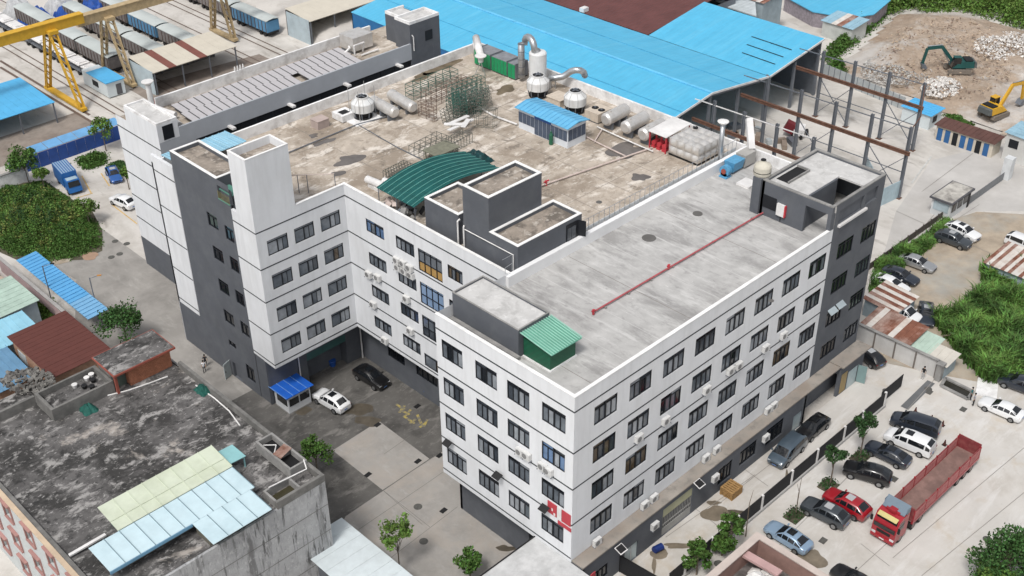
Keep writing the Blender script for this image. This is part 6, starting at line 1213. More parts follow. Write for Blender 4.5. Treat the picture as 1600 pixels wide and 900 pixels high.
for x in (24.2,25.6,35.3,36.8,52.5,54.0,58.5,60.0): line(None, .25, M('rail_rust', (.14,.10,.08), .7), 0, .05, 'rail', world=[(x,104),(x,200)])
for a in ([(0,95),(140,180)],[(0,105),(150,195)]): line(a, .5, M('rail_rust', ()), 0, .04, 'rail')
sheet('yard_strip', None, 0, M('yard_dirt', (.24,.20,.17), .95, var=.3, scale=.4, stain=(.36,.32,.28), stain_amt=.5, stain_scale=.15), .02, world=[(31,112),(56,112),(56,131),(31,134)])
sheet('yard_strip', None, 0, M('yard_dirt', ()), .02, world=[(0,122),(20,122),(20,132),(0,132)])
# ================================================================== old concrete building, lower left
ob = thing('old_building', 'old weathered concrete building with dark stained flat roof and pink window surrounds', 'building', (-23,32,0))
OX0, OX1, OY0, OY1, OZ = -33.5, -12.4, 18.5, 47.4, 12.0
OROOF = M('old_roof_stained', (.125,.12,.118), .95, var=.3, scale=.6, bump=.03, layers=[((.03,.029,.028),.9,.22,(1,1,1),.47,.58),((.33,.32,.31),.85,.5,(.8,1.2,1),.53,.61),((.022,.022,.022),.8,1.4,(.8,1.2,1),.54,.62),((.44,.40,.36),.7,.18,(1,1,1),.59,.66),((.42,.41,.40),.7,2.6,(.8,1.2,1),.58,.65)])
OWALL = M('old_wall_streaked', (.40,.405,.41), .95, var=.2, scale=.7, bump=.05, layers=[((.13,.13,.13),.8,1.1,(1,1,.12),.5,.6),((.05,.05,.05),.8,2.4,(1,1,.1),.56,.63),((.55,.55,.55),.6,2.0,(1.4,1,.7),.56,.64),((.2,.2,.2),.6,4.0,(1,1,1),.57,.65)])
OFACE = M('old_facade_pale', (.50,.53,.53), .85, var=.1, scale=1); OPINK = M('window_pink', (.40,.22,.20), .8, var=.2); OEDGE = M('edge_cream', (.55,.43,.31), .8)
part('roof', MB().box(OX0+.25,OY0+.25,OZ-.3,OX1-.2,OY1-.2,OZ), OROOF, ob)
oh = [(y, y+1.5, z, z+1.95) for z in (1.8,5.3,8.8) for y in (20.1,24.3,28.5,32.7,36.9,41.1)] 
part('wall', wall_holes('x', OX0, OY0, OY1, 0, OZ+.3, oh, .35), OFACE, ob)
for a, b, z, t_ in oh:
    w_ = part('window', MB().box(OX0+.2,a,z,OX0+.26,b,t_), CGLASS, ob); part('hood', MB().box(OX0-.3,a-.15,t_,OX0+.02,b+.15,t_+.18), OPINK, w_); part('sill', MB().box(OX0-.2,a-.12,z-.15,OX0+.02,b+.12,z), OPINK, w_); [part('jamb', MB().box(OX0-.14,u,z,OX0+.02,u+.14,t_), OPINK, w_) for u in (a-.14, b)]
part('cornice', MB().box(OX0-.3,OY0-.1,OZ+.05,OX0-.02,OY1,OZ+.25).box(OX0-.45,OY0-.1,OZ+.25,OX0-.02,OY1,OZ+.38), OEDGE, ob)
part('wall', MB().box(OX0+.003,OY0,0,OX1,OY0+.3,OZ+.0).box(OX1-.3,OY0+.3,0,OX1,OY1,OZ), OWALL, ob)
part('wall', MB().box(OX0+.3,OY1-.2,0,OX1-.3,OY1,OZ+.1), OWALL, ob)
PAR = M('old_parapet', (.20,.195,.185), .95, var=.35, scale=.8, stain=(.09,.09,.085), stain_amt=.6, stain_scale=.5)
part('parapet', MB().box(OX1-.32,OY0,OZ,OX1+.02,42.4,OZ+.75), PAR, ob); part('parapet', MB().box(OX0+.3,OY1-.3,OZ,-25.6,OY1+.02,OZ+1.0), PAR, ob); part('parapet', MB().box(-17.5,OY0-.02,OZ,OX1-.33,OY0+.28,OZ+.8), PAR, ob); part('kerb', MB().box(OX0,OY0+.3,OZ,OX0+.4,OY1-.4,OZ+.3), PAR, ob)
for k in range(3): part('wall_joint', MB().box(OX0+.3,OY0-.012,3.0+k*3.1,OX1,OY0+.01,3.07+k*3.1), PAR, ob)
# roof hut of brick
BRK = M('brick_orange', (.42,.175,.10), .9, var=.25, scale=3); BTR = M('brick_trim', (.30,.085,.06), .85)
t = thing('roof_hut', 'small orange brick stair hut with dark flat roof on the old building', 'hut', (-16,44.7,OZ))
part('wall', MB().box(-17.6,43.2,OZ,-13.0,46.2,14.3), BRK, t)
for k in range(11): part('brick_course', MB().box(-17.63,43.17,OZ+.12+k*.2,-12.97,43.2,OZ+.26+k*.2), BRK, t)
part('roof', MB().box(-19.4,42.5,14.3,-12.6,46.9,14.5), BTR, t); part('roof_top', MB().box(-19.3,42.6,14.5,-12.7,46.8,14.53), OROOF, t); part('wall', MB().box(-19.1,44.0,OZ,-17.6,46.4,14.3), PAR, t); part('door', MB().box(-18.9,43.9,OZ,-17.7,43.98,14.0), M('door_greenish', (.10,.13,.11), .7), t); part('pillar', MB().box(-19.2,42.9,OZ,-18.95,43.2,14.3), BTR, t)
t = thing('concrete_trough', 'long open concrete trough with pots on the old roof', 'trough', (-22.3,45.2,OZ))
part('side', MB().box(-25.6,43.4,OZ,-19.2,43.65,13.4), PAR, t); part('side', MB().box(-25.6,46.8,OZ,-19.2,47.05,13.4), PAR, t); part('end', MB().box(-25.6,43.65,OZ,-25.3,46.8,13.4), PAR, t); part('end', MB().box(-19.5,43.65,OZ,-19.2,46.8,13.4), PAR, t); part('bed', MB().box(-25.3,43.65,OZ+.4,-19.5,46.8,OZ+.7), OROOF, t)
for k, (x, y) in enumerate(((-22,46),(-21.4,45.2),(-20.6,46.2),(-20.3,45.5),(-20.0,46.4),(-20.9,44.6))): single('plant_pot', MB().lathe((x,y,OZ+.7), [(.2,0),(.3,.4),(.25,.42)], 10), PIPEW if k % 2 == 0 else BLACK, 'pot standing in the concrete trough', 'pot', 'pots in the trough')
# tin roofs on the old roof
TGR = M('tin_pale_green', (.56,.61,.49), .6, var=.08, scale=.8, stain=(.38,.42,.30), stain_amt=.4, stain_scale=.3); TBL = M('tin_pale_blue', (.52,.66,.71), .55, var=.08, scale=.8, stain=(.34,.47,.52), stain_amt=.35, stain_scale=.3)
t = thing('tin_roof_shed', 'shed with pale green tin roof on the old dark roof', 'shed', (-23.7,26,OZ)); part('wall', MB().box(-28.6,24.6,OZ,-18.4,27.2,13.6), M('wall_teal', (.05,.25,.25), .7), t)
for k in range(8): x = -29.2+k*1.4; part('roof_sheet', MB().slab([(x+.01,24.4,13.6),(x+1.39,24.4,13.6),(x+1.39,27.7,14.0),(x+.01,27.7,14.0)], .06), TGR, t); part('seam', MB().bar((x+1.4,24.4,13.64),(x+1.4,27.7,14.04), .05, .05), TGR, t)
part('overlap_seam', MB().bar((-29.2,25.6,13.78),(-18,25.6,13.78), .06, .05), TGR, t)
t = thing('tin_roof_shed', 'long L-shaped pale blue tin roof next to the pale green one', 'shed', (-25,22,OZ)); part('wall', MB().box(-24.0,18.9,OZ,-18.6,21.0,13.3).box(-30.5,21.8,OZ,-18.6,24.2,13.3), M('wall_olive', (.13,.125,.10), .85), t)
for k in range(10): x = -31.9+k*1.385; part('roof_sheet', MB().slab([(x+.01,20.9,13.42),(x+1.375,20.9,13.42),(x+1.375,24.35,13.55),(x+.01,24.35,13.55)], .06), TBL, t); part('seam', MB().bar((x+1.385,20.9,13.46),(x+1.385,24.35,13.6), .05, .06), M('seam_blue_grey', (.20,.28,.32), .7), t)
for k in range(4): x = -24.3+k*1.45; part('roof_sheet', MB().slab([(x+.01,17.7,13.3),(x+1.44,17.7,13.3),(x+1.44,20.88,13.42),(x+.01,20.88,13.42)], .06), TBL, t); part('seam', MB().bar((x+1.45,17.7,13.34),(x+1.45,20.88,13.46), .05, .06), M('seam_blue_grey', ()), t)
part('fascia', MB().box(-31.9,20.82,13.1,-24.3,20.88,13.4), M('fascia_blue', (.16,.33,.48), .6), t); part('post', MB().box(-31.7,21.0,OZ,-31.6,21.1,13.4), STEEL, t)
TEALT = M('tin_aqua', (.26,.50,.52), .55, var=.12); single('tin_awning', MB().slab([(-17.9,25.0,13.4),(-16.2,25.0,13.3),(-16.2,27.2,13.3),(-17.9,27.2,13.4)], .06).box(-17.8,25.1,OZ,-17.7,25.2,13.3).box(-16.4,25.1,OZ,-16.3,25.2,13.3), TEALT, 'small aqua tin awning beside the pale green roof', 'awning')
t = thing('roof_water_trough', 'open concrete roof tank with white pipes and a rusty board at the old roof corner', 'tank', (-13.5,23.6,OZ))
for bx in ((-14.4,20.8,-14.2,26.2),(-12.75,20.8,-12.55,26.2),(-14.2,20.8,-12.75,21.0),(-14.2,26.0,-12.75,26.2),(-14.2,23.2,-12.75,23.4)): part('side', MB().box(bx[0],bx[1],OZ,bx[2],bx[3],OZ+1.15), CONC, t)
part('floor', MB().box(-14.2,21,OZ+.3,-12.75,26,OZ+.5), BLACK, t); part('board', MB().cbox((-13.5,23.2,OZ+1.3), (1.6,.9,.06), .3, .2), RUST, t); part('pipe', MB().path([(-14.0,25.5,OZ+.9),(-13.4,24.3,OZ+1.3),(-14.2,23.5,OZ+1.2)], .05).path([(-17.0,20.4,OZ+1.0),(-13.2,20.0,OZ+1.0),(-13.0,20.6,OZ+1.6)], .06), PIPEW, t)
t = thing('corner_basin', 'sunken basin with brown water at the old roof edge', 'basin', (-16,19.4,OZ)); part('water', MB().box(-17.3,18.8,OZ+.02,-15.0,20.2,OZ+.1), M('basin_water', (.05,.045,.025), .15), t); part('rim', MB().box(-17.5,18.75,OZ,-17.3,20.4,OZ+.8), CONC, t); part('rim', MB().box(-15.0,18.8,OZ,-14.8,20.4,OZ+.8), CONC, t); part('rim', MB().box(-17.5,20.4,OZ,-14.8,20.6,OZ+.8), CONC, t)
NET = M('net_green', (.012,.10,.08), .8, var=.4, scale=3)
for k, (px, py) in enumerate(((138,640),(318,610))):
    c = P(px, py, OZ); mb = MB(); r = random.Random(k+5)
    for j in range(7):
        for i in range(7): e = min(1, 3*min(i/6,1-i/6,j/6,1-j/6)); mb.v.append((c.x-.7+1.4*i/6+r.uniform(-.08,.08), c.y-.9+1.8*j/6+r.uniform(-.08,.08), OZ+.02+e*r.uniform(.3,.9)))
    mb.f = [(7*j+i,7*j+i+1,7*j+i+8,7*j+i+7) for j in range(6) for i in range(6)]; single('net_bundle', mb, NET, ('crumpled green net heap beside the concrete trough' if k == 0 else 'crumpled green net heap against the old parapet'), 'net')
single('roof_hose', MB().path([tuple(P(a, b, OZ+.06)) for a, b in ((168,618),(200,610),(235,598),(262,588))], .07, 6), PIPEW, 'white hose lying in front of the brick hut', 'hose'); single('roof_hose', MB().path([tuple(P(a, b, OZ+.06)) for a, b in ((306,602),(335,622),(358,642),(375,665))], .07, 6), PIPEW, 'white hose lying along the old parapet', 'hose')
single('gutter', MB().bar(tuple(P(108,868,OZ+.3)), tuple(P(165,835,OZ+.5)), .3, .15), PIPEW, 'white gutter length lying beside the pale blue tin roof', 'gutter')
r = random.Random(2); scatter_rubble((45,600,42,20), 260, .15, .55, M('junk_grey', (.15,.145,.135), .9, island=.6), 5.0, 12, name='junk_pile', lift=.8)
single('low_roof', MB().box(-34,47.6,0,-19.8,60,5.0), OROOF, 'low dark roof littered with junk behind the old building', 'roof')
# lower tin shed at the foot of the old wall
t = thing('tin_roof_shed', 'white tin-roofed shed at the foot of the old streaked wall', 'shed', (-11,14,0)); part('wall', MB().box(-14.3,6,0,-9.9,20.6,3.8), M('wall_slate', (.10,.11,.125), .8), t)
for k in range(10): y = 5.6+k*1.53; part('roof_sheet', MB().slab([(-15,y,4.1),(-9.6,y,3.95),(-9.6,y+1.51,3.95),(-15,y+1.51,4.1)], .06), M('tin_white', (.58,.64,.66), .5, var=.1, scale=1, stain=(.42,.46,.47), stain_amt=.4), t)
# ================================================================== left strip of sheds
BC = M('canopy_blue', (.10,.34,.62), .5, var=.12, scale=.8); BC2 = M('canopy_blue_clear', (.17,.38,.60), .4, var=.1)
t = thing('bike_canopy', 'long blue corrugated canopy along the pink wall', 'canopy', (-8.6,78,0))
for k in range(24): y = 70.2+k*.8; part('roof_sheet', MB().slab([(-9.95,y+.01,2.9),(-7.2,y+.01,3.1),(-7.2,y+.79,3.1),(-9.95,y+.79,2.9)], .04), BC if k > 5 else BC2, t); part('rib', MB().bar((-9.95,y,2.95),(-7.2,y,3.15), .12, .07), BC if k > 5 else BC2, t)
for k in range(7): part('post', MB().tube((-7.4,70.6+k*3,0),(-7.4,70.6+k*3,3.0), .06), STEEL, t)
PINK = M('wall_pink', (.46,.34,.34), .85, var=.15, scale=1); t = thing('boundary_wall', 'low pink boundary wall behind the blue canopy', 'wall', (-10.7,74,0)); part('wall_body', MB().box(-11.0,59,0,-10.75,93,2.2), PINK, t); part('cap', MB().box(-11.1,59,2.2,-10.65,93,2.32), M('cap_grey', (.35,.34,.33), .8), t)
t = shed('workshop', 'workshop with plain red-brown sheet roof beside the brick hut', -19.0,60.2,-12.4,70.6,0,4.8,4.9,M('wall_brickish', (.36,.22,.15), .85, var=.25, scale=2),M('sheet_red_brown', (.105,.033,.026), .75, var=.1, scale=.8),None,'x',n=14,over=.35,ribh=.025)
part('door', MB().box(-19.06,67.5,0,-19.0,69.5,3.6), M('door_silver', (.45,.5,.52), .5), t)
shed('side_shed', 'shed with pale sky blue roof next to the red-brown workshop', -22.5,71.2,-15.6,75.8,0,3.6,4.0,PALEB,M('tin_sky', (.27,.53,.66), .5, var=.12),None,'y',n=9)
shed('side_shed', 'shed with dull blue roof below the pale sky blue one', -24,64,-20.0,71,0,3.2,3.6,M('wall_brickish', ()),M('tin_dull_blue', (.13,.27,.42), .5, var=.15),None,'y',n=6)
shed('side_shed', 'shed with pale jade roof by the small garden', -19.5,77,-13.0,84.2,0,3.8,4.0,PALEB,M('tin_jade', (.40,.52,.45), .6, var=.2),None,'x',n=8)
shed('side_shed', 'low shed with timber planks on its roof by the pink wall', -22,86,-13.5,95,0,3.2,3.3,PALEB,M('plank_roof', (.42,.34,.27), .8, var=.35),[M('plank_roof', ()), M('sheet_grey_dark', (.15,.145,.14), .8), M('plank_roof', ())],'x',n=12)
# street lamps
for i, (px, py, lab) in enumerate(((83,478,'thin grey street lamp standing through the blue canopy'),(155,497,'thin street lamp with orange tip at the canopy end'))):
    c = P(px, py, 0); t = thing('street_lamp', lab, 'lamp', (c.x,c.y,0)); part('pole', MB().tube((c.x,c.y,0),(c.x,c.y,6.0), .07, 8), STEEL, t); part('arm', MB().tube((c.x,c.y,5.9),(c.x+.9,c.y-.6,6.2), .04, 6), STEEL, t); part('lamp_head', MB().cbox((c.x+1.0,c.y-.65,6.2), (.5,.2,.1), -.6), BLACK if i == 0 else M('lamp_orange', (.5,.22,.05), .6), t)
# security booth
t = thing('security_booth', 'small white booth with bright blue roof under the left wing', 'booth', (0,42.6,0)); part('wall', MB().box(-1.5,41.3,.15,1.5,43.9,2.3), M('booth_white', (.60,.62,.64), .6), t); part('base', MB().box(-1.55,41.25,0,1.55,43.95,.15), CONC, t)
for x in (-1.35,.08): part('window', MB().box(x,41.26,1.0,x+1.25,41.3,1.95), CGLASS, t)
part('window', MB().box(-1.54,41.5,1.0,-1.5,43.4,1.95), CGLASS, t)
for k in range(4): part('roof_sheet', MB().slab([(-1.9+k*.93,40.9,2.62),(-.99+k*.93,40.9,2.62),(-.99+k*.93,44.3,2.5),(-1.9+k*.93,44.3,2.5)], .08), M('roof_royal_blue', (.015,.11,.50), .5), t); part('seam', MB().bar((-1.9+k*.93,40.9,2.66),(-1.9+k*.93,44.3,2.54), .06, .06), M('seam_light', (.15,.3,.6), .5), t)
for k, (px, py) in enumerate(((520,571),(667,617))): c = P(px, py, 0); single('blue_bin', MB().lathe((c.x,c.y,0), [(.35,0),(.42,.7),(.45,.72),(.4,.8)], 14), M('bin_blue', (.02,.09,.36), .5), ('blue tub in the dark loading bay of the left wing' if k == 0 else 'blue tub by the door of the near wing'), 'tub')
# perimeter: blue hoarding, white wall
t = thing('hoarding', 'blue sheet hoarding with pale blue roof behind the parked cars', 'hoarding', (11,118,0)); HB = M('hoarding_blue', (.02,.07,.28), .6, var=.2)
for k in range(12): x = 2+k*1.55; part('panel', MB().box(x,117.4,0,x+1.5,117.5,2.4), HB, t)
for k in range(6): x = 6+k*2.5; part('roof_sheet', MB().slab([(x,117.6,2.5),(x+2.4,117.6,2.5),(x+2.4,119.8,2.8),(x,119.8,2.8)], .06), M('tin_mid_blue', (.15,.36,.62), .5), t)
t = thing('garden_wall', 'stained white wall at the back of the overgrown plot', 'wall', (-3,115,0)); part('wall_body', MB().box(-14,114.6,0,3.5,114.9,2.2), PARAW, t); part('cap', MB().box(-14,114.5,2.2,3.5,115.0,2.35), CONC, t)
# ================================================================== buildings cut by the lower edge
an = thing('annex', 'low annex with pale flat roof at the foot of the near corner', 'annex', (-6,-2,0)); part('wall', MB().box(-14,-9,-.2,-.02,4.4,6.1), GREY, an); part('roof', MB().box(-14,-9,6.1,-.02,4.4,6.28), M('annex_roof', (.47,.475,.475), .9, var=.2, scale=.9, stain=(.58,.585,.585), stain_amt=.6, stain_scale=.7), an); part('edge', MB().box(-14.1,4.4,5.9,-.02,4.52,6.36), BLACK, an)
t = thing('shop_sign', 'red and white sign board on the annex edge', 'sign', (.6,-1.6,5.4)); part('board', MB().box(.02,-2.4,5.3,.6,-2.34,6.5), SRED, t); part('white_board', MB().box(-1.2,-2.4,5.2,0,-2.34,6.3), PIPEW, t)
BRW = M('parapet_redbrown', (.27,.165,.14), .85, var=.2, scale=1); BRC = M('parapet_cap_pink', (.52,.45,.41), .85, var=.15)
bb = thing('brown_building', 'building with red-brown parapet and debris-strewn roof beside the ice blue sedan', 'building', (4,-18,ZR)); z = ZR+6
part('wall', MB().box(-6,-28,ZR-2.2,12.9,-10.6,z-2.2), M('wall_mauve_pale', (.46,.42,.40), .85), bb); part('parapet', MB().box(-6,-11.0,z-2.2,12.9,-10.6,z-.12).box(12.5,-28,z-2.2,12.9,-11.0,z-.12), BRW, bb); part('parapet_cap', MB().box(-6,-11.1,z-.12,13.0,-10.4,z).box(12.4,-28,z-.12,13.05,-11.1,z), BRC, bb)
part('roof', MB().box(-6,-28,z-2.2,12.5,-11.0,z-2.1), M('debris_roof', (.14,.125,.12), .95, var=.5, scale=1.5), bb); part('beam', MB().cbox((10.6,-12.4,z-.55), (.8,4.2,.25), .06), M('beam_pink', (.46,.30,.29), .8), bb)
r = random.Random(31); WB = M('bag_white', (.68,.67,.65), .7, var=.15, scale=2, island=.15)
for k in range(16):
    a = (r.uniform(5.5,11.0), r.uniform(-17,-12.5)); mb = MB().ico((a[0],a[1],z-1.6+r.uniform(0,1.0)), r.uniform(.4,.8), .25, .7); single('rubbish_sack', mb, WB, 'white rubbish sack heaped inside the red-brown parapet', 'sack', 'white sacks on the roof')
# ================================================================== vegetation
LEAF = [M('leaf_%d' % k, c, .7, var=.35, scale=.9, island=.45, spec=.25) for k, c in enumerate(((.07,.15,.03),(.05,.12,.032),(.11,.20,.04),(.035,.085,.026)))]
BARK = M('bark', (.16,.13,.10), .9, var=.3, scale=4); GRASS = M('grass_blades', (.11,.22,.04), .8, var=.45, scale=.3, island=.55, c2=(.04,.095,.02))
def leaf(mb, p, s, r):
    d = Vector((r.gauss(0,1), r.gauss(0,1), r.gauss(.5,.8))).normalized(); u = d.orthogonal().normalized(); a = r.random()*6.283
    u = (Matrix.Rotation(a, 3, d) @ u); v = d.cross(u); u *= s*.5; v *= s*.32
    mb.face(p-u, p-v, p+u, p+v)
def tree(loc, h, rad, label, mat=0, name='tree', lean=0.0, seed=0, dens=1.0, crown=.55, group=None, ls=.34, trunk=.09, cat='tree'):
    r = random.Random(seed); t = thing(name, label, cat, loc, 0, group); x, y, z = loc
    tp = Vector((lean, lean*.5, h*.62)); tb = MB().tube((0,0,0), tp*.55, trunk, 7, trunk*.75).tube(tp*.55, tp, trunk*.75, 7, trunk*.4)
    cl = []; n = max(6, int(10*dens+rad*4))
    for k in range(n):
        a = k*2.4+r.random(); f = r.random(); el = r.uniform(-.15,1.0)
        rr = rad*(.45+.55*r.random())*(1.0-.35*max(0,el)); c = Vector((tp.x+rr*math.cos(a), tp.y+rr*math.sin(a), h*(1-crown)+h*crown*(.25+.62*max(0,el)))); cl.append(c)
        st = tp*r.uniform(.6,1.0); tb.tube(st, st+(c-st)*.8, trunk*.35, 5, trunk*.12)
    part('trunk', tb, BARK, t, local=True); mb = MB()
    for c in cl:
        s = rad*r.uniform(.28,.5)
        for _ in range(int(70*dens)):
            q = Vector((r.gauss(0,1),r.gauss(0,1),r.gauss(0,.7))); q = q.normalized()*s*(r.random()**.4); leaf(mb, c+q, ls*r.uniform(.6,1.3), r)
    part('crown', mb, LEAF[mat], t, local=True); return t
def shrubs(name, px, z, n, h, ls, mat, seed, world=None, clump=1.2, top=1.0):
    """Ground cover nobody could count: leafy mass over a polygon."""
    r = random.Random(seed); poly = [P(a, b, z) for a, b in px] if world is None else [Vector((a,b,z)) for a, b in world]; m = len(poly)
    def ins(x, y):
        c = False
        for i in range(m):
            a, b = poly[i], poly[(i+1)%m]
            if (a.y > y) != (b.y > y) and x < (b.x-a.x)*(y-a.y)/(b.y-a.y)+a.x: c = not c
        return c
    def edge(x, y):
        d = 1e9
        for i in range(m):
            a, b = poly[i], poly[(i+1)%m]; e = b-a; t = max(0, min(1, ((x-a.x)*e.x+(y-a.y)*e.y)/(e.x**2+e.y**2))); d = min(d, math.hypot(x-a.x-e.x*t, y-a.y-e.y*t))
        return d
    xs = [p.x for p in poly]; ys = [p.y for p in poly]; mb = MB(); k = 0
    while k < n:
        x, y = r.uniform(min(xs),max(xs)), r.uniform(min(ys),max(ys))
        if not ins(x, y): continue
        ed = min(1, .18+edge(x, y)/3.5)
        if r.random() > ed+.15 or _nz.noise(Vector((x*.22, y*.22, seed+9))) < -.42: k += .3; continue
        k += 1; hh = ed* h*(.2+.9*max(0,.5+_nz.noise(Vector((x*.35/clump,y*.35/clump,seed)))))*r.choice([.45,.7,.9,1.1,1.35]); rr = clump*r.uniform(.4,1.0)
        for _ in range(16):
            q = Vector((r.gauss(0,rr*.5), r.gauss(0,rr*.5), 0)); f = max(0,1-(q.length/(rr*1.3))**2); leaf(mb, Vector((x+q.x,y+q.y,z+.05+hh*f*r.uniform(.55,1.05))), ls*r.uniform(.6,1.4), r)
    o = struct(name, mb, mat); o['kind'] = 'stuff'; return o
def blades(name, px, z, n, h, mat, seed, wd=.09):
    r = random.Random(seed); poly = [P(a, b, z) for a, b in px]; m = len(poly); xs = [p.x for p in poly]; ys = [p.y for p in poly]; mb = MB(); k = 0
    def ins(x, y):
        c = False
        for i in range(m):
            a, b = poly[i], poly[(i+1)%m]
            if (a.y > y) != (b.y > y) and x < (b.x-a.x)*(y-a.y)/(b.y-a.y)+a.x: c = not c
        return c
    while k < n:
        x, y = r.uniform(min(xs),max(xs)), r.uniform(min(ys),max(ys))
        if not ins(x, y): continue
        k += 1; hh = h*(.3+.8*max(0,.5+_nz.noise(Vector((x*.4,y*.4,seed)))))*r.choice([.6,.8,1.0,1.25])
        for _ in range(7):
            a = r.random()*6.28; d = Vector((math.cos(a), math.sin(a), 0)); p = Vector((x+r.gauss(0,.25), y+r.gauss(0,.25), z)); l = hh*r.uniform(.6,1.1); o = d*l*r.uniform(.15,.7); s = Vector((-d.y,d.x,0))*wd*r.uniform(.6,1.5)
            mb.face(p-s, p+s, p+s*.8+o*.4+Vector((0,0,l*.7)), p-s*.8+o*.4+Vector((0,0,l*.7))); mb.face(p-s*.8+o*.4+Vector((0,0,l*.7)), p+s*.8+o*.4+Vector((0,0,l*.7)), p+o+Vector((0,0,l*.85)))
    o = struct(name, mb, mat); o['kind'] = 'stuff'; return o
# overgrown plot on the left
VP = [(-5,290),(70,282),(122,318),(140,322),(160,360),(160,392),(130,406),(95,408),(70,420),(30,408),(-5,392)]
sheet('plot_soil', VP, 0, SOIL, .02)
shrubs('undergrowth', [(-5,292),(68,284),(118,320),(150,350),(158,385),(120,402),(60,410),(30,400),(-5,385)], 0, 5200, 1.5, .24, LEAF[0], 1, clump=.9)
shrubs('undergrowth', [(-5,310),(60,292),(110,325),(140,370),(60,400),(-5,370)], 0, 1500, 2.0, .22, LEAF[2], 2, clump=.6)
shrubs('undergrowth', [(-5,310),(60,292),(110,325),(140,370),(60,400),(-5,370)], 0, 700, 2.3, .22, LEAF[3], 4, clump=.8)
blob((95,405,18,7), 0, DIRT, 'bare_soil', .03, 77); blob((140,400,14,6), 0, M('soil_reddish', (.36,.24,.17), .95), 'bare_soil', .032, 78)
shrubs('undergrowth', [(-5,300),(80,290),(130,330),(150,370),(60,402),(-5,380)], 0, 500, 1.9, .3, M('leaf_yellowish', (.17,.20,.05), .7, var=.3, island=.4), 8, clump=.6)
shrubs('garden_plants', [(48,478),(70,465),(95,497),(62,508)], 0, 260, 1.8, .34, LEAF[2], 3, clump=.8)
shrubs('undergrowth', [(120,252),(160,240),(166,256),(134,266)], 0, 420, 2.2, .28, LEAF[0], 5, clump=.9); shrubs('undergrowth', [(172,258),(192,250),(194,262),(176,266)], 0, 160, 1.4, .28, LEAF[1], 6, clump=.8)
# hedge and tall grass on the right
blades('tall_grass', [(1362,470),(1372,418),(1425,388),(1478,346),(1488,352),(1435,398),(1405,418),(1368,450)], ZR, 4200, 1.5, GRASS, 11, .06)
blades('tall_grass', [(1458,500),(1500,488),(1520,470),(1555,440),(1600,425),(1690,430),(1690,600),(1600,590),(1560,600),(1540,598),(1505,560),(1475,522)], ZR, 12000, 2.3, GRASS, 12, .07)
blades('tall_grass', [(1535,425),(1560,415),(1600,432),(1640,450),(1540,445)], ZR, 800, 2.2, GRASS, 13, .12)
blob((1560,490,26,14), ZR, DIRT, 'bare_soil', .05, 79)
# wood behind the excavated plot
shrubs('thicket', [(1290,100),(1312,82),(1345,55),(1385,20),(1420,10),(1395,-6),(1370,15),(1340,30),(1318,60),(1300,80)], ZR, 2400, 4.5, .42, LEAF[0], 21, clump=1.6)
shrubs('thicket', [(1385,24),(1500,18),(1560,35),(1640,62),(1700,60),(1700,-60),(1380,-60)], ZR, 5000, 4.0, .5, LEAF[2], 22, clump=1.8)
shrubs('thicket', [(1288,112),(1310,95),(1325,112),(1312,122)], ZR, 140, 3.0, .5, LEAF[0], 23, clump=1.2); shrubs('thicket', [(1475,180),(1500,182),(1520,196),(1495,192)], ZR, 100, 1.2, .4, LEAF[0], 24, clump=.9)
# single trees
tr = [((46,290),0,6.0,2.2,0,'broad green tree at the corner of the overgrown plot by the blue truck'),((70,296),0,4.0,1.1,2,'slim young tree beside the blue box truck'),((166,236),0,5.5,1.7,2,'bright green tree in front of the blue hoarding'),((140,350),0,4.0,1.6,2,'spreading tree at the right edge of the overgrown plot'),
      ((200,540),0,5.2,2.7,1,'round dense green tree beside the brick hut'),((497,745),0,5.0,1.6,0,'bushy tree rising behind the old parapet corner'),((202,296),0,3.6,1.0,2,'small pale tree over the white SUV in the marked bay')]
for i, (b, z_, h, rad, m, lab) in enumerate(tr): p = P(b[0], b[1], z_); tree((p.x,p.y,z_), h, rad, lab, m, seed=i+1, dens=1.5 if rad > 2 else 1.0)
p = P(625,897,0); tree((p.x,p.y,0), 7.2, 1.35, 'slender young tree with small tiered crown on the pale slabs', 2, seed=31, crown=.55, dens=.9, trunk=.08)
p = P(735,905,0); tree((p.x,p.y,0), 3.6, 1.2, 'small tree by the annex edge', 0, seed=32)
p = P(1343,715,ZR); tree((p.x,p.y,ZR), 5.6, 1.15, 'thin street tree between the two dark sedans by the fence', 3, seed=41, crown=.38, dens=1.1, ls=.28); p = P(1297,757,ZR); tree((p.x,p.y,ZR), 5.2, 1.0, 'thin street tree beside the red SUV', 3, seed=42, crown=.36, dens=1.0, ls=.28)
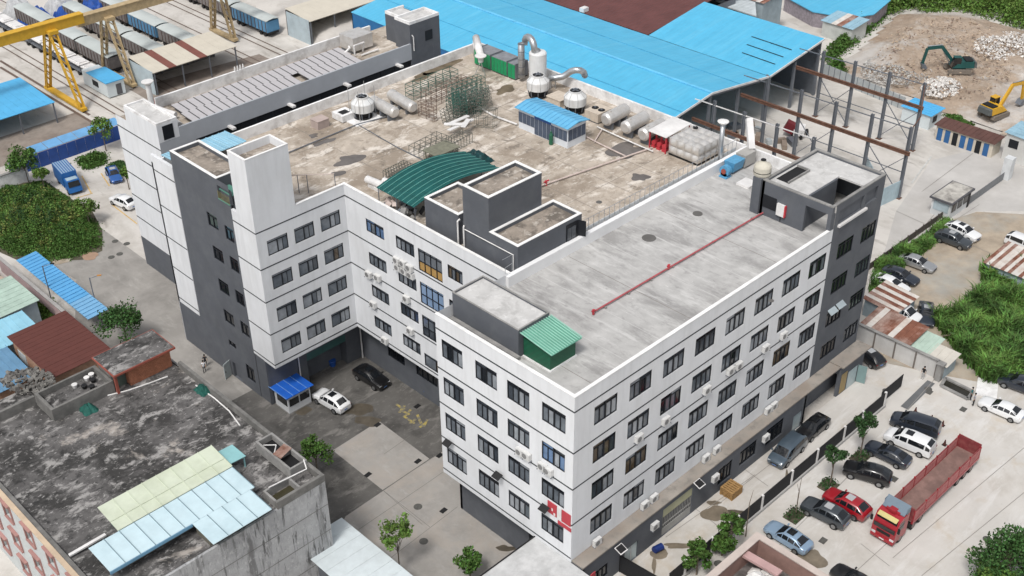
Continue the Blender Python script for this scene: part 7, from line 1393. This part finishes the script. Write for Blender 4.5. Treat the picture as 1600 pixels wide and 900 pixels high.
p = P(1243,806,ZR); t = thing('tree', 'bare thin tree trunk in a planting bed beside the dark grey SUV', 'tree', (p.x,p.y,ZR)); part('trunk', MB().tube((0,0,0),(.1,.1,3.0), .06, 6).tube((.1,.1,3.0),(.35,.2,4.6), .045, 6, .02).tube((.1,.1,3.0),(-.1,.3,4.0), .03, 5, .015), BARK, t, local=True)
p = P(1165,838,ZR); t = thing('tree', 'bare leaning trunk beside the ice blue sedan', 'tree', (p.x,p.y,ZR)); part('trunk', MB().tube((0,0,0),(.05,.1,4.2), .07, 6, .04).tube((.05,.1,4.2),(.6,.2,5.4), .035, 5, .015), BARK, t, local=True)
for i, (px, py, h, rad, lab) in enumerate(((1140,862,5.0,1.15,'leafy green tree growing through the dark fence by the wet patch'),(1088,898,4.2,1.2,'bushy tree between the fence and the round manhole'),(1128,868,2.6,.9,'low shrub under the leafy tree by the fence'))): p = P(px, py, ZR); tree((p.x,p.y,ZR), h, rad, lab, 0, seed=51+i, crown=.75, dens=1.2)
for i, (px, py, h, rad, lab) in enumerate(((1560,930,7.0,3.0,'large round dark green tree beside the concrete road'),(1608,905,6.5,2.4,'round tree just behind the large dark green tree'),(1545,945,4.5,1.9,'lower light green tree in front of the large round tree'))): p = P(px, py, ZR); tree((p.x,p.y,ZR), h, rad, lab, 1 if i < 2 else 2, seed=61+i, crown=.8, dens=2.4, ls=.3)
for i, (px, py) in enumerate(((1343,716),(1294,760),(1241,807))):
    p = P(px, py, ZR); t = thing('planting_bed', ('small weedy planting bed at the foot of the street tree' if i < 2 else 'weedy planting bed at the foot of the bare trunk'), 'planting bed', (p.x,p.y,ZR), 0, 'planting beds at the trees' if i < 2 else None); part('soil', MB().cbox((p.x,p.y,ZR+.06), (1.8,1.5,.1)), SOIL, t); mb = MB(); r = random.Random(i)
    for _ in range(160): leaf(mb, Vector((p.x+r.uniform(-.9,.9),p.y+r.uniform(-.75,.75),ZR+.15+r.random()*.5)), .25, r)
    part('weeds', mb, LEAF[3], t)
